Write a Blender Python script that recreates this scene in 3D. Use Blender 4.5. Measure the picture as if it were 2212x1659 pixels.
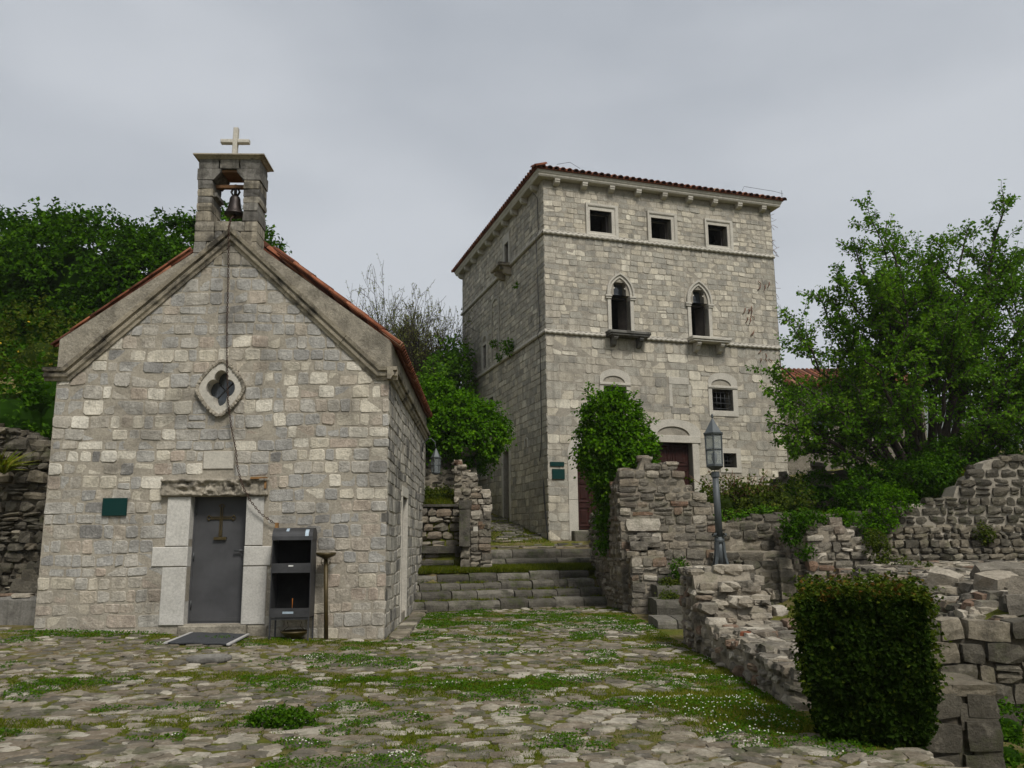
import bpy, math, random
import numpy as np
scene = bpy.context.scene
for o in list(bpy.data.objects):
    bpy.data.objects.remove(o)
random.seed(5)
RNG = np.random.default_rng(11)
col = scene.collection
R = math.radians

# ------------------------------------------------------------------ camera
cam_d = bpy.data.cameras.new('camera')
cam_d.sensor_width = 36.0
cam_d.lens = 36.0 * 1800 / 2212
cam_d.clip_start = 0.05
cam_d.clip_end = 20000
cam = bpy.data.objects.new('camera', cam_d)
cam.rotation_mode = 'XYZ'
from mathutils import Matrix
_p, _r = R(10.656), R(-0.528)
_f = np.array([0, math.cos(_p), math.sin(_p)])
_x = np.array([1.0, 0, 0])
_u = np.cross(_x, _f)
_x2 = math.cos(_r) * _x + math.sin(_r) * _u
_u2 = -math.sin(_r) * _x + math.cos(_r) * _u
cam.matrix_world = Matrix(((_x2[0], _u2[0], -_f[0], 0), (_x2[1], _u2[1], -_f[1], 0), (_x2[2], _u2[2], -_f[2], 1.67), (0, 0, 0, 1)))
col.objects.link(cam)
scene.camera = cam

# ------------------------------------------------------------------ light: overcast sky and a weak broad sun
SUN_EL, SUN_AZ = 52.0, 152.0          # azimuth clockwise from +Y: behind the camera, to the right
EXPOSURE = 1.45
world = bpy.data.worlds.new('World')
scene.world = world
world.use_nodes = True
wt = world.node_tree
wt.nodes.clear()
wo = wt.nodes.new('ShaderNodeOutputWorld')
bg = wt.nodes.new('ShaderNodeBackground')
bg.inputs['Strength'].default_value = 0.1
sky = wt.nodes.new('ShaderNodeTexSky')
sky.sky_type = 'NISHITA'
sky.sun_disc = False
sky.sun_elevation = R(SUN_EL)
sky.sun_rotation = R(SUN_AZ)
tc = wt.nodes.new('ShaderNodeTexCoord')
mp = wt.nodes.new('ShaderNodeMapping')
mp.inputs['Scale'].default_value = (1.3, 1.3, 3.2)
nz = wt.nodes.new('ShaderNodeTexNoise')
nz.inputs['Scale'].default_value = 1.25
nz.inputs['Detail'].default_value = 6
nz.inputs['Roughness'].default_value = 0.45
cr = wt.nodes.new('ShaderNodeValToRGB')
cr.color_ramp.elements[0].position = 0.32
cr.color_ramp.elements[0].color = (0.92, 1.03, 1.20, 1)
cr.color_ramp.elements[1].position = 0.65
cr.color_ramp.elements[1].color = (2.1, 2.18, 2.31, 1)
mx = wt.nodes.new('ShaderNodeMixRGB')
mx.inputs['Fac'].default_value = 0.93          # the cloud deck hides nearly all of the clear sky
wt.links.new(tc.outputs['Generated'], mp.inputs['Vector'])
wt.links.new(mp.outputs['Vector'], nz.inputs['Vector'])
wt.links.new(nz.outputs['Fac'], cr.inputs['Fac'])
wt.links.new(sky.outputs['Color'], mx.inputs['Color1'])
wt.links.new(cr.outputs['Color'], mx.inputs['Color2'])
wt.links.new(mx.outputs['Color'], bg.inputs['Color'])
wt.links.new(bg.outputs['Background'], wo.inputs['Surface'])

sun_d = bpy.data.lights.new('sun', 'SUN')
sun_d.energy = 1.5
sun_d.angle = R(16)
sun_d.color = (1.0, 0.965, 0.91)
sun = bpy.data.objects.new('sun', sun_d)
_sd = np.array([math.sin(R(SUN_AZ)) * math.cos(R(SUN_EL)), math.cos(R(SUN_AZ)) * math.cos(R(SUN_EL)), math.sin(R(SUN_EL))])
from mathutils import Vector
sun.rotation_euler = Vector(_sd).to_track_quat('Z', 'Y').to_euler()
sun.location = (10, -20, 40)
col.objects.link(sun)
vs = scene.view_settings
scene.display_settings.display_device = 'sRGB'
vs.view_transform = 'Standard'
vs.look = 'None'
vs.exposure = EXPOSURE
vs.gamma = 1.0
vs.use_curve_mapping = False
scene.cycles.max_bounces = 6
scene.cycles.diffuse_bounces = 4
scene.cycles.transparent_max_bounces = 6
scene.cycles.use_denoising = True

# ------------------------------------------------------------------ materials
class NT:
    def __init__(s, name):
        s.m = bpy.data.materials.new(name)
        s.m.use_nodes = True
        s.t = s.m.node_tree
        s.t.nodes.clear()
        s.out = s.t.nodes.new('ShaderNodeOutputMaterial')
        s.b = s.t.nodes.new('ShaderNodeBsdfPrincipled')
        s.t.links.new(s.b.outputs[0], s.out.inputs['Surface'])
    def n(s, typ, props=None, **inp):
        x = s.t.nodes.new('ShaderNode' + typ)
        for k, v in (props or {}).items():
            setattr(x, k, v)
        for k, v in inp.items():
            x.inputs[k.replace('_', ' ')].default_value = v
        return x
    def l(s, a, b):
        s.t.links.new(a, b)
    def coord(s, scale=(1, 1, 1)):
        c = s.n('TexCoord')
        m = s.n('Mapping', Scale=scale)
        s.l(c.outputs['Object'], m.inputs['Vector'])
        return m.outputs['Vector']
    def noise(s, scale, detail=6, rough=0.55, vec=None):
        x = s.n('TexNoise', Scale=scale, Detail=detail, Roughness=rough)
        s.l(vec if vec is not None else s.coord(), x.inputs['Vector'])
        return x.outputs['Fac']
    def ramp(s, fac, stops, interp='LINEAR'):
        x = s.n('ValToRGB')
        e = x.color_ramp
        e.interpolation = interp
        while len(e.elements) < len(stops):
            e.elements.new(0.5)
        for el, (p, c) in zip(e.elements, stops):
            el.position = p
            el.color = (*c, 1) if len(c) == 3 else c
        s.l(fac, x.inputs['Fac'])
        return x.outputs['Color']
    def mix(s, a, b, fac, mode='MIX'):
        x = s.n('MixRGB', {'blend_type': mode})
        for k, v in (('Color1', a), ('Color2', b), ('Fac', fac)):
            if isinstance(v, (int, float)):
                x.inputs[k].default_value = v if k == 'Fac' else (v, v, v, 1)
            elif isinstance(v, tuple):
                x.inputs[k].default_value = (*v, 1)
            else:
                s.l(v, x.inputs[k])
        return x.outputs['Color']
    def math(s, op, a, b=None):
        x = s.n('Math', {'operation': op})
        for i, v in enumerate((a, b)):
            if v is None:
                continue
            if isinstance(v, (int, float)):
                x.inputs[i].default_value = v
            else:
                s.l(v, x.inputs[i])
        return x.outputs[0]
    def tone(s):
        x = s.n('Attribute', {'attribute_name': 'tone'})
        return x.outputs['Fac']
    def bump(s, h, strength=0.5, dist=0.02):
        x = s.n('Bump', Strength=strength, Distance=dist)
        s.l(h, x.inputs['Height'])
        s.l(x.outputs['Normal'], s.b.inputs['Normal'])
    def finish(s, color, rough=0.9, spec=0.25, metal=0.0):
        if isinstance(color, tuple):
            s.b.inputs['Base Color'].default_value = (*color, 1)
        else:
            s.l(color, s.b.inputs['Base Color'])
        s.b.inputs['Roughness'].default_value = rough
        s.b.inputs['Specular IOR Level'].default_value = spec
        s.b.inputs['Metallic'].default_value = metal
        return s.m

def stone_mat(name, stops, mott=0.5, dark=0.0, dark_col=(0.045, 0.043, 0.04), dark_scale=0.9, lichen=0.0, streak=0.0, moss=0.0, bump=0.5, tint=(0.89, 0.855, 0.79), dk=(0.5, 0.63)):
    a = NT(name)
    c = a.ramp(a.tone(), stops)
    v = a.coord()
    n1 = a.noise(3.5, 8, 0.65, v)
    c = a.mix(c, a.ramp(n1, [(0.28, (0.55,) * 3), (0.5, (1.0,) * 3), (0.75, (1.3,) * 3)]), mott, 'MULTIPLY')
    n2 = a.noise(28, 6, 0.7, v)
    c = a.mix(c, a.ramp(n2, [(0.3, (0.62,) * 3), (0.55, (1.0,) * 3), (0.8, (1.25,) * 3)]), 0.6, 'MULTIPLY')
    if lichen:      # pale crust
        n3 = a.noise(7.0, 7, 0.7, v)
        c = a.mix(c, (0.56, 0.54, 0.49), a.math('MULTIPLY', a.ramp(n3, [(0.56, (0,) * 3), (0.66, (1,) * 3)]), lichen))
    if dark:        # black weathering crust
        n4 = a.noise(dark_scale, 8, 0.68, v)
        c = a.mix(c, dark_col, a.math('MULTIPLY', a.ramp(n4, [(dk[0], (0,) * 3), (dk[1], (1,) * 3)]), dark))
    if streak:      # vertical rain streaks
        n5 = a.noise(1.0, 6, 0.65, a.coord((9, 9, 0.55)))
        c = a.mix(c, (0.05, 0.048, 0.045), a.math('MULTIPLY', a.ramp(n5, [(0.48, (0,) * 3), (0.64, (1,) * 3)]), streak))
    if moss:
        n6 = a.noise(2.6, 7, 0.7, v)
        c = a.mix(c, (0.055, 0.075, 0.018), a.math('MULTIPLY', a.ramp(n6, [(0.52, (0,) * 3), (0.66, (1,) * 3)]), moss))
    n7 = a.noise(22, 10, 0.72, v)
    a.bump(a.math('ADD', n7, a.math('MULTIPLY', n1, 1.2)), bump, 0.03)
    c = a.mix(c, tint, 1.0, 'MULTIPLY')
    return a.finish(c, 0.95, 0.1)

def plain_mat(name, c, rough=0.6, spec=0.4, metal=0.0, var=0.35, scale=6.0, bump=0.0, detail=6):
    a = NT(name)
    n = a.noise(scale, detail, 0.6)
    k = a.mix(c, a.ramp(n, [(0.25, (1 - var,) * 3), (0.75, (1 + var,) * 3)]), 1.0, 'MULTIPLY')
    if bump:
        a.bump(a.noise(scale * 6, 8, 0.65), bump, 0.01)
    return a.finish(k, rough, spec, metal)

def leaf_mat(name, dark, mid, light, trans=0.35):
    a = NT(name)
    c = a.ramp(a.tone(), [(0.0, dark), (0.55, mid), (1.0, light)])
    a.finish(c, 0.8, 0.05)
    tr = a.n('BsdfTranslucent')
    a.l(a.mix(c, (1.15, 1.25, 0.55), 1.0, 'MULTIPLY'), tr.inputs['Color'])
    ms = a.n('MixShader', Fac=trans)
    a.l(a.b.outputs[0], ms.inputs[1])
    a.l(tr.outputs[0], ms.inputs[2])
    a.l(ms.outputs[0], a.out.inputs['Surface'])
    return a.m

G = lambda v, t=0.0: (v * (1 + t), v, v * (1 - 1.6 * t))
M = {}
M['church'] = stone_mat('church_stone', [(0.0, (0.22, 0.215, 0.205)), (0.16, (0.36, 0.355, 0.34)), (0.38, (0.44, 0.43, 0.40)), (0.55, (0.48, 0.44, 0.37)), (0.66, (0.45, 0.38, 0.315)),
                        (0.74, (0.56, 0.515, 0.42)), (0.88, (0.67, 0.625, 0.525)), (1.0, (0.73, 0.70, 0.62))], 0.75, 0.5, (0.14, 0.13, 0.11), dark_scale=0.9, lichen=0.5, streak=0.16, bump=0.9, tint=(0.95, 0.93, 0.895))
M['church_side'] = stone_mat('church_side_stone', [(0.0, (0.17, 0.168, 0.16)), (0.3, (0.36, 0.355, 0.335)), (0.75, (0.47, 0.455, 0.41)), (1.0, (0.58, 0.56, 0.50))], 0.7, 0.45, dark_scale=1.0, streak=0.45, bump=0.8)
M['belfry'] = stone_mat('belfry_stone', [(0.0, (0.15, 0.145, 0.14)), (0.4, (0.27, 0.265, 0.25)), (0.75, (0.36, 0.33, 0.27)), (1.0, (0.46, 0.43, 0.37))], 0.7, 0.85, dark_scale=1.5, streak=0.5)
M['tower'] = stone_mat('palace_stone', [(0.0, (0.29, 0.275, 0.245)), (0.3, (0.43, 0.41, 0.355)), (0.55, (0.50, 0.46, 0.385)), (0.8, (0.58, 0.53, 0.43)), (1.0, (0.69, 0.65, 0.55))], 0.7, 0.22, dark_scale=0.6, lichen=0.2, streak=0.22, tint=(0.91, 0.895, 0.86))
M['mortar'] = stone_mat('mortar', [(0.0, (0.36, 0.335, 0.29)), (1.0, (0.399, 0.373, 0.322))], 0.6, 0.2)
M['tmortar'] = stone_mat('palace_mortar', [(0.0, (0.335, 0.315, 0.276)), (1.0, (0.374, 0.354, 0.311))], 0.6, 0.15)
M['dirtmortar'] = stone_mat('ruin_mortar', [(0.0, (0.25, 0.225, 0.185)), (1.0, (0.33, 0.30, 0.25))], 0.8, 0.45, moss=0.35, dark_scale=1.6)
M['ruin'] = stone_mat('ruin_stone', [(0.0, (0.11, 0.105, 0.095)), (0.25, (0.18, 0.172, 0.155)), (0.5, (0.25, 0.238, 0.21)), (0.62, (0.24, 0.165, 0.125)), (0.7, (0.30, 0.275, 0.23)), (0.88, (0.42, 0.395, 0.345)), (1.0, (0.56, 0.54, 0.49))],
                      0.8, 0.5, dark_scale=2.2, lichen=0.3, moss=0.3, bump=0.9, tint=(0.84, 0.785, 0.70))
M['ruin_dark'] = stone_mat('dark_ruin_stone', [(0.0, (0.075, 0.072, 0.064)), (0.4, (0.13, 0.124, 0.108)), (0.7, (0.18, 0.165, 0.135)), (0.9, (0.27, 0.25, 0.21)), (1.0, (0.38, 0.36, 0.31))], 0.8, 0.6, dark_scale=2.0, lichen=0.16, moss=0.35, bump=0.9, tint=(0.93, 0.87, 0.77))
M['step'] = stone_mat('step_stone', [(0.0, (0.09, 0.085, 0.075)), (0.5, (0.15, 0.143, 0.125)), (1.0, (0.23, 0.22, 0.195))], 0.85, 0.7, dark_scale=2.2, moss=0.55, bump=1.0)
M['darkmortar'] = stone_mat('dark_ruin_mortar', [(0.0, (0.10, 0.09, 0.075)), (1.0, (0.14, 0.125, 0.10))], 0.8, 0.6, moss=0.5, dark_scale=2.0)
M['paving'] = stone_mat('paving_stone', [(0.0, (0.12, 0.11, 0.095)), (0.35, (0.185, 0.17, 0.14)), (0.55, (0.22, 0.185, 0.145)), (0.8, (0.295, 0.265, 0.215)), (1.0, (0.50, 0.47, 0.41))], 0.8, 0.4, (0.07, 0.06, 0.045), dark_scale=3.0, lichen=0.25, moss=0.75, bump=0.8, tint=(0.87, 0.84, 0.77))
M['white'] = stone_mat('pale_limestone', [(0.0, (0.52, 0.49, 0.43)), (1.0, (0.60, 0.57, 0.505))], 0.3, 0.12, (0.2, 0.19, 0.17), dark_scale=2.0, bump=0.2, tint=(0.87, 0.86, 0.83))
M['marble'] = stone_mat('white_marble', [(0.0, (0.52, 0.52, 0.51)), (1.0, (0.60, 0.60, 0.585))], 0.3, 0.12, (0.3, 0.29, 0.26), dark_scale=2.5, bump=0.2)
M['cornice'] = stone_mat('weathered_cornice', [(0.0, (0.36, 0.33, 0.27)), (1.0, (0.44, 0.40, 0.325))], 0.7, 0.92, dark_scale=1.3, bump=0.6, dk=(0.48, 0.6))
M['black_cornice'] = stone_mat('blackened_balcony', [(0.0, (0.13, 0.13, 0.125)), (1.0, (0.2, 0.2, 0.19))], 0.7, 0.9, dark_scale=2.2, bump=0.6)
M['plaster'] = stone_mat('rough_plaster', [(0.0, (0.34, 0.315, 0.265)), (1.0, (0.42, 0.39, 0.33))], 0.9, 0.6, (0.15, 0.14, 0.12), dark_scale=2.2, lichen=0.3, bump=0.9, tint=(0.78, 0.755, 0.70))
M['cement'] = stone_mat('grey_cement', [(0.0, (0.17, 0.168, 0.16)), (1.0, (0.24, 0.235, 0.22))], 0.8, 0.7, dark_scale=1.0, streak=0.4, bump=0.4)
M['tile'] = stone_mat('terracotta', [(0.0, (0.10, 0.042, 0.03)), (0.5, (0.21, 0.075, 0.042)), (0.85, (0.32, 0.125, 0.07)), (1.0, (0.36, 0.22, 0.15))], 0.7, 0.4, (0.06, 0.04, 0.03), dark_scale=2.0, bump=0.4)
M['carved'] = stone_mat('carved_lintel', [(0.0, (0.36, 0.33, 0.28)), (1.0, (0.45, 0.42, 0.36))], 0.7, 0.75, dark_scale=3.0, bump=0.8)
M['steel'] = plain_mat('painted_steel_door', (0.062, 0.062, 0.064), 0.55, 0.3, 0.0, 0.3, 2.5, 0.05)
M['iron'] = plain_mat('dark_iron', (0.06, 0.063, 0.064), 0.5, 0.5, 0.3, 0.3, 8, 0.1)
M['lampiron'] = plain_mat('grey_painted_iron', (0.075, 0.084, 0.086), 0.55, 0.35, 0.2, 0.25, 9, 0.1)
M['cabinet'] = plain_mat('sooty_sheet_metal', (0.042, 0.042, 0.043), 0.5, 0.45, 0.2, 0.5, 4, 0.08)
M['black_panel'] = plain_mat('flat_black', (0.012, 0.012, 0.012), 0.9, 0.1, 0, 0.4, 5)  # near-black sheet for the inner back of the candle cabinet
M['bare'] = plain_mat('bare_worn_metal', (0.36, 0.44, 0.5), 0.5, 0.5, 0.2, 0.2, 8)
M['brass'] = plain_mat('old_brass_paint', (0.06, 0.042, 0.012), 0.5, 0.5, 0.35, 0.4, 9, 0.1)
M['rust'] = plain_mat('rusty_chain', (0.07, 0.042, 0.03), 0.8, 0.3, 0.3, 0.5, 12, 0.1)
M['ruststain'] = plain_mat('rust_stained_stone', (0.24, 0.13, 0.05), 0.9, 0.2, 0, 0.7, 7, 0.3)
M['bell'] = plain_mat('dark_bronze', (0.028, 0.02, 0.017), 0.5, 0.5, 0.5, 0.4, 9, 0.1)
M['wood'] = plain_mat('dark_red_wood', (0.03, 0.009, 0.0065), 0.6, 0.2, 0, 0.45, 5, 0.15)
M['beam'] = plain_mat('old_beam_wood', (0.16, 0.085, 0.04), 0.8, 0.2, 0, 0.4, 6, 0.2)
M['green'] = plain_mat('dark_green_board', (0.003, 0.03, 0.026), 0.7, 0.15, 0, 0.15, 3)
M['mat'] = plain_mat('grey_rubber', (0.045, 0.047, 0.05), 0.8, 0.2, 0, 0.3, 20, 0.2)
M['matpale'] = plain_mat('pale_mat_edge', (0.38, 0.37, 0.35), 0.8, 0.2, 0, 0.3, 20, 0.2)
M['cable'] = plain_mat('black_cable', (0.03, 0.03, 0.03), 0.6, 0.3)
M['wax'] = plain_mat('orange_wax', (0.55, 0.18, 0.02), 0.5, 0.4)
M['paper'] = plain_mat('white_label', (0.7, 0.7, 0.66), 0.7, 0.3)
M['bark'] = plain_mat('grey_bark', (0.075, 0.06, 0.048), 0.9, 0.15, 0, 0.5, 9, 0.6)
M['bark2'] = plain_mat('dark_bark', (0.05, 0.04, 0.032), 0.9, 0.15, 0, 0.5, 9, 0.6)
M['vine'] = plain_mat('dry_vine', (0.16, 0.075, 0.045), 0.9, 0.15, 0, 0.5, 9)
M['shade'] = plain_mat('window_wood', (0.05, 0.042, 0.036), 0.6, 0.3, 0, 0.4, 6)
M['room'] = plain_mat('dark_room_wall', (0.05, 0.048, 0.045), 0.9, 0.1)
_g = NT('window_glass')
M['glass'] = _g.finish((0.06, 0.07, 0.08), 0.12, 0.8)
_g = NT('lantern_glass')
_gt = _g.n('BsdfTransparent', Color=(0.8, 0.85, 0.85, 1))
_gm = _g.n('MixShader', Fac=0.62)
_g.finish((0.34, 0.36, 0.36), 0.3, 0.6)
_g.l(_g.b.outputs[0], _gm.inputs[1])
_g.l(_gt.outputs[0], _gm.inputs[2])
_g.l(_gm.outputs[0], _g.out.inputs['Surface'])
M['lglass'] = _g.m
M['ivy'] = leaf_mat('ivy_leaves', (0.030, 0.085, 0.002), (0.065, 0.165, 0.003), (0.15, 0.28, 0.010))
M['forest'] = leaf_mat('creeper_leaves', (0.016, 0.046, 0.002), (0.04, 0.105, 0.003), (0.09, 0.18, 0.008), 0.3)
M['tree'] = leaf_mat('fresh_tree_leaves', (0.035, 0.095, 0.005), (0.085, 0.19, 0.01), (0.17, 0.29, 0.022))
M['olive'] = leaf_mat('olive_bush_leaves', (0.03, 0.05, 0.006), (0.065, 0.09, 0.009), (0.12, 0.135, 0.018))
M['bud'] = leaf_mat('young_yellow_leaves', (0.10, 0.11, 0.03), (0.17, 0.19, 0.05), (0.25, 0.25, 0.08))
M['hedge'] = leaf_mat('hedge_leaves', (0.008, 0.018, 0.002), (0.02, 0.042, 0.003), (0.075, 0.10, 0.008), 0.2)
M['redtip'] = leaf_mat('red_hedge_tips', (0.07, 0.03, 0.008), (0.10, 0.045, 0.01), (0.12, 0.09, 0.015), 0.2)
M['grass'] = leaf_mat('grass_blades', (0.05, 0.082, 0.004), (0.105, 0.135, 0.007), (0.23, 0.20, 0.03))
M['clover'] = leaf_mat('clover_leaves', (0.025, 0.07, 0.003), (0.052, 0.125, 0.005), (0.10, 0.18, 0.010))
M['flower'] = plain_mat('white_flowers', (0.62, 0.61, 0.50), 0.8, 0.2, 0, 0.2, 30)
M['yellow'] = plain_mat('yellow_flowers', (0.6, 0.4, 0.03), 0.8, 0.2, 0, 0.2, 30)
def ground_mat():
    a = NT('mossy_ground')
    v = a.coord()
    n1 = a.noise(0.9, 8, 0.65, v)
    c = a.ramp(n1, [(0.34, (0.19, 0.145, 0.085)), (0.46, (0.15, 0.125, 0.05)), (0.55, (0.11, 0.112, 0.018)), (0.7, (0.075, 0.10, 0.010))])
    n2 = a.noise(9, 8, 0.7, v)
    c = a.mix(c, a.ramp(n2, [(0.3, (0.5,) * 3), (0.7, (1.4,) * 3)]), 0.9, 'MULTIPLY')
    n3 = a.noise(45, 6, 0.7, v)
    c = a.mix(c, a.ramp(n3, [(0.62, (0, 0, 0)), (0.7, (0.16, 0.15, 0.13))]), 1.0, 'ADD')
    a.bump(a.math('ADD', n2, n3), 0.8, 0.04)
    return a.finish(c, 0.95, 0.1)
M['ground'] = ground_mat()
def hill_mat():
    a = NT('scrub_hill')
    v = a.coord()
    n = a.noise(0.012, 10, 0.7, v)
    c = a.ramp(n, [(0.35, (0.022, 0.034, 0.014)), (0.55, (0.045, 0.06, 0.025)), (0.7, (0.12, 0.115, 0.10))])
    a.bump(a.noise(0.05, 10, 0.75, v), 1.0, 8.0)
    return a.finish(c, 0.95, 0.1)
M['hill'] = hill_mat()
# ------------------------------------------------------------------ mesh helpers
ORG = {}

class MB:
    def __init__(s):
        s.v, s.f, s.t, s.s = [], [], [], []
    def add(s, verts, faces, tone=0.5, smooth=False):
        b = len(s.v)
        s.v.extend([tuple(map(float, p)) for p in verts])
        for f in faces:
            s.f.append([i + b for i in f])
            s.t.append(tone)
            s.s.append(smooth)
        return s
    def merge(s, o):
        b = len(s.v)
        s.v.extend(o.v)
        s.f.extend([[i + b for i in f] for f in o.f])
        s.t.extend(o.t)
        s.s.extend(o.s)
    def box(s, a, b, tone=0.5):
        x0, y0, z0 = a
        x1, y1, z1 = b
        return s.add([(x0, y0, z0), (x1, y0, z0), (x1, y1, z0), (x0, y1, z0), (x0, y0, z1), (x1, y0, z1), (x1, y1, z1), (x0, y1, z1)],
                     [(3, 2, 1, 0), (4, 5, 6, 7), (0, 1, 5, 4), (1, 2, 6, 5), (2, 3, 7, 6), (3, 0, 4, 7)], tone)

def finish_obj(me, name, mat, parent, kind=None):
    me.materials.append(mat)
    o = bpy.data.objects.new(name, me)
    col.objects.link(o)
    if parent is not None:
        o.parent = parent
        ORG[o.name] = ORG[parent.name]
    else:
        ORG[o.name] = np.zeros(3)
    if kind:
        o['kind'] = kind
    return o

def build(mb, name, mat, parent=None, kind=None, loc=None):
    """one mesh object from an MB; vertices are given in world space"""
    org = ORG[parent.name] if parent is not None else (np.array(loc, float) if loc is not None else np.zeros(3))
    me = bpy.data.meshes.new(name)
    v = np.array(mb.v, float).reshape(-1, 3) - org
    me.from_pydata(v.tolist(), [], mb.f)
    at = me.attributes.new('tone', 'FLOAT', 'FACE')
    at.data.foreach_set('value', np.array(mb.t, np.float32))
    me.polygons.foreach_set('use_smooth', np.array(mb.s, bool))
    o = finish_obj(me, name, mat, parent, kind)
    if loc is not None and parent is None:
        o.location = loc
        ORG[o.name] = np.array(loc, float)
    return o

def build_np(name, verts, faces, tones, mat, parent=None, kind=None, loc=None, smooth=False):
    """fast path: all faces have the same number of corners"""
    org = ORG[parent.name] if parent is not None else (np.array(loc, float) if loc is not None else np.zeros(3))
    me = bpy.data.meshes.new(name)
    v = (np.asarray(verts, np.float64) - org).astype(np.float32)
    f = np.asarray(faces, np.int32)
    k = f.shape[1]
    me.vertices.add(len(v))
    me.vertices.foreach_set('co', v.ravel())
    me.loops.add(f.size)
    me.loops.foreach_set('vertex_index', f.ravel())
    me.polygons.add(len(f))
    me.polygons.foreach_set('loop_start', np.arange(0, f.size, k, dtype=np.int32))
    me.polygons.foreach_set('use_smooth', np.full(len(f), smooth))
    me.update(calc_edges=True)
    at = me.attributes.new('tone', 'FLOAT', 'FACE')
    at.data.foreach_set('value', np.asarray(tones, np.float32))
    o = finish_obj(me, name, mat, parent, kind)
    if loc is not None and parent is None:
        o.location = loc
        ORG[o.name] = np.array(loc, float)
    return o

def thing(name, label, cat, loc, group=None):
    o = bpy.data.objects.new(name, None)
    o.empty_display_size = 0.2
    o.location = loc
    col.objects.link(o)
    ORG[o.name] = np.array(loc, float)
    tag(o, label, cat, group, 'thing')
    return o

def tag(o, label, cat=None, group=None, kind=None):
    o['label'] = label
    if cat:
        o['category'] = cat
    if group:
        o['group'] = group
    if kind:
        o['kind'] = kind
    return o

class Frame:
    """a wall's own axes: u along, z up, w outwards"""
    def __init__(s, O, U, N):
        s.O, s.U, s.N = np.array(O, float), np.array(U, float), np.array(N, float)
        s.Z = np.array([0, 0, 1.0])
    def __call__(s, u, z, w=0.0):
        return s.O + s.U * u + s.N * w + s.Z * z
    def box(s, mb, u0, u1, z0, z1, w0, w1, tone=0.5):
        P = [s(u, z, w) for w in (w0, w1) for u, z in ((u0, z0), (u1, z0), (u1, z1), (u0, z1))]
        mb.add(P, [(3, 2, 1, 0), (4, 5, 6, 7), (0, 1, 5, 4), (1, 2, 6, 5), (2, 3, 7, 6), (3, 0, 4, 7)], tone)

def bbox(mb, fr, u0, u1, z0, z1, w0, w1, b=0.012, tone=0.5, jit=0.0):
    """box with a bevelled front"""
    j = lambda: random.uniform(-jit, jit)
    o = [(u0 + j(), z0 + j()), (u1 + j(), z0 + j()), (u1 + j(), z1 + j()), (u0 + j(), z1 + j())]
    i = [(u0 + b, z0 + b), (u1 - b, z0 + b), (u1 - b, z1 - b), (u0 + b, z1 - b)]
    P = [fr(*p, w0) for p in o] + [fr(*p, w1 - b) for p in o] + [fr(*p, w1) for p in i]
    F = [(3, 2, 1, 0), (8, 9, 10, 11)]
    for k in range(4):
        n = (k + 1) % 4
        F += [(k, n, n + 4, k + 4), (k + 4, n + 4, n + 8, k + 8)]
    mb.add(P, F, tone)

def tube(mb, path, radii, sides=5, tone=0.5, cap=True, smooth=True):
    path = [np.asarray(p, float) for p in path]
    if not hasattr(radii, '__len__'):
        radii = [radii] * len(path)
    n = len(path)
    V = []
    a = None
    for i in range(n):
        d = path[min(i + 1, n - 1)] - path[max(i - 1, 0)]
        d = d / (np.linalg.norm(d) + 1e-9)
        if a is None:
            a = np.cross(d, [0, 0, 1.0] if abs(d[2]) < 0.9 else [1.0, 0, 0])
        a = a - d * (a @ d)
        a /= np.linalg.norm(a) + 1e-9
        b = np.cross(d, a)
        for k in range(sides):
            t = 2 * math.pi * k / sides
            V.append(path[i] + radii[i] * (math.cos(t) * a + math.sin(t) * b))
    F = []
    for i in range(n - 1):
        for k in range(sides):
            k2 = (k + 1) % sides
            F.append((i * sides + k, i * sides + k2, (i + 1) * sides + k2, (i + 1) * sides + k))
    if cap:
        F.append(tuple(range(sides - 1, -1, -1)))
        F.append(tuple(range((n - 1) * sides, n * sides)))
    mb.add(V, F, tone, smooth)

def lathe(mb, c, prof, sides=16, tone=0.5, smooth=True, ax=None):
    """prof: (radius, height) pairs about the vertical through c"""
    c = np.asarray(c, float)
    V, F = [], []
    for r, h in prof:
        for k in range(sides):
            t = 2 * math.pi * (k + 0.5) / sides
            V.append(c + np.array([r * math.cos(t), r * math.sin(t), h]))
    for i in range(len(prof) - 1):
        for k in range(sides):
            k2 = (k + 1) % sides
            F.append((i * sides + k, i * sides + k2, (i + 1) * sides + k2, (i + 1) * sides + k))
    F.append(tuple(range(sides - 1, -1, -1)))
    F.append(tuple(range((len(prof) - 1) * sides, len(prof) * sides)))
    mb.add(V, F, tone, smooth)

def sweep(mb, fr, path, prof, tone=0.5, cap=True, smooth=False):
    """profile (d, w) swept along a polyline of (u, z) on a wall; d is measured to the left of travel"""
    n = len(path)
    path = [np.array(p, float) for p in path]
    nrm = []
    for i in range(n - 1):
        t = path[i + 1] - path[i]
        t /= np.linalg.norm(t)
        nrm.append(np.array([-t[1], t[0]]))
    V = []
    for i in range(n):
        if i == 0:
            m = nrm[0]
        elif i == n - 1:
            m = nrm[-1]
        else:
            m = nrm[i - 1] + nrm[i]
            m = m / (m @ nrm[i])
        for d, w in prof:
            q = path[i] + m * d
            V.append(fr(q[0], q[1], w))
    k = len(prof)
    F = []
    for i in range(n - 1):
        for j in range(k):
            j2 = (j + 1) % k
            F.append((i * k + j, i * k + j2, (i + 1) * k + j2, (i + 1) * k + j))
    if cap:
        F.append(tuple(range(k - 1, -1, -1)))
        F.append(tuple(range((n - 1) * k, n * k)))
    mb.add(V, F, tone, smooth)

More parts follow.
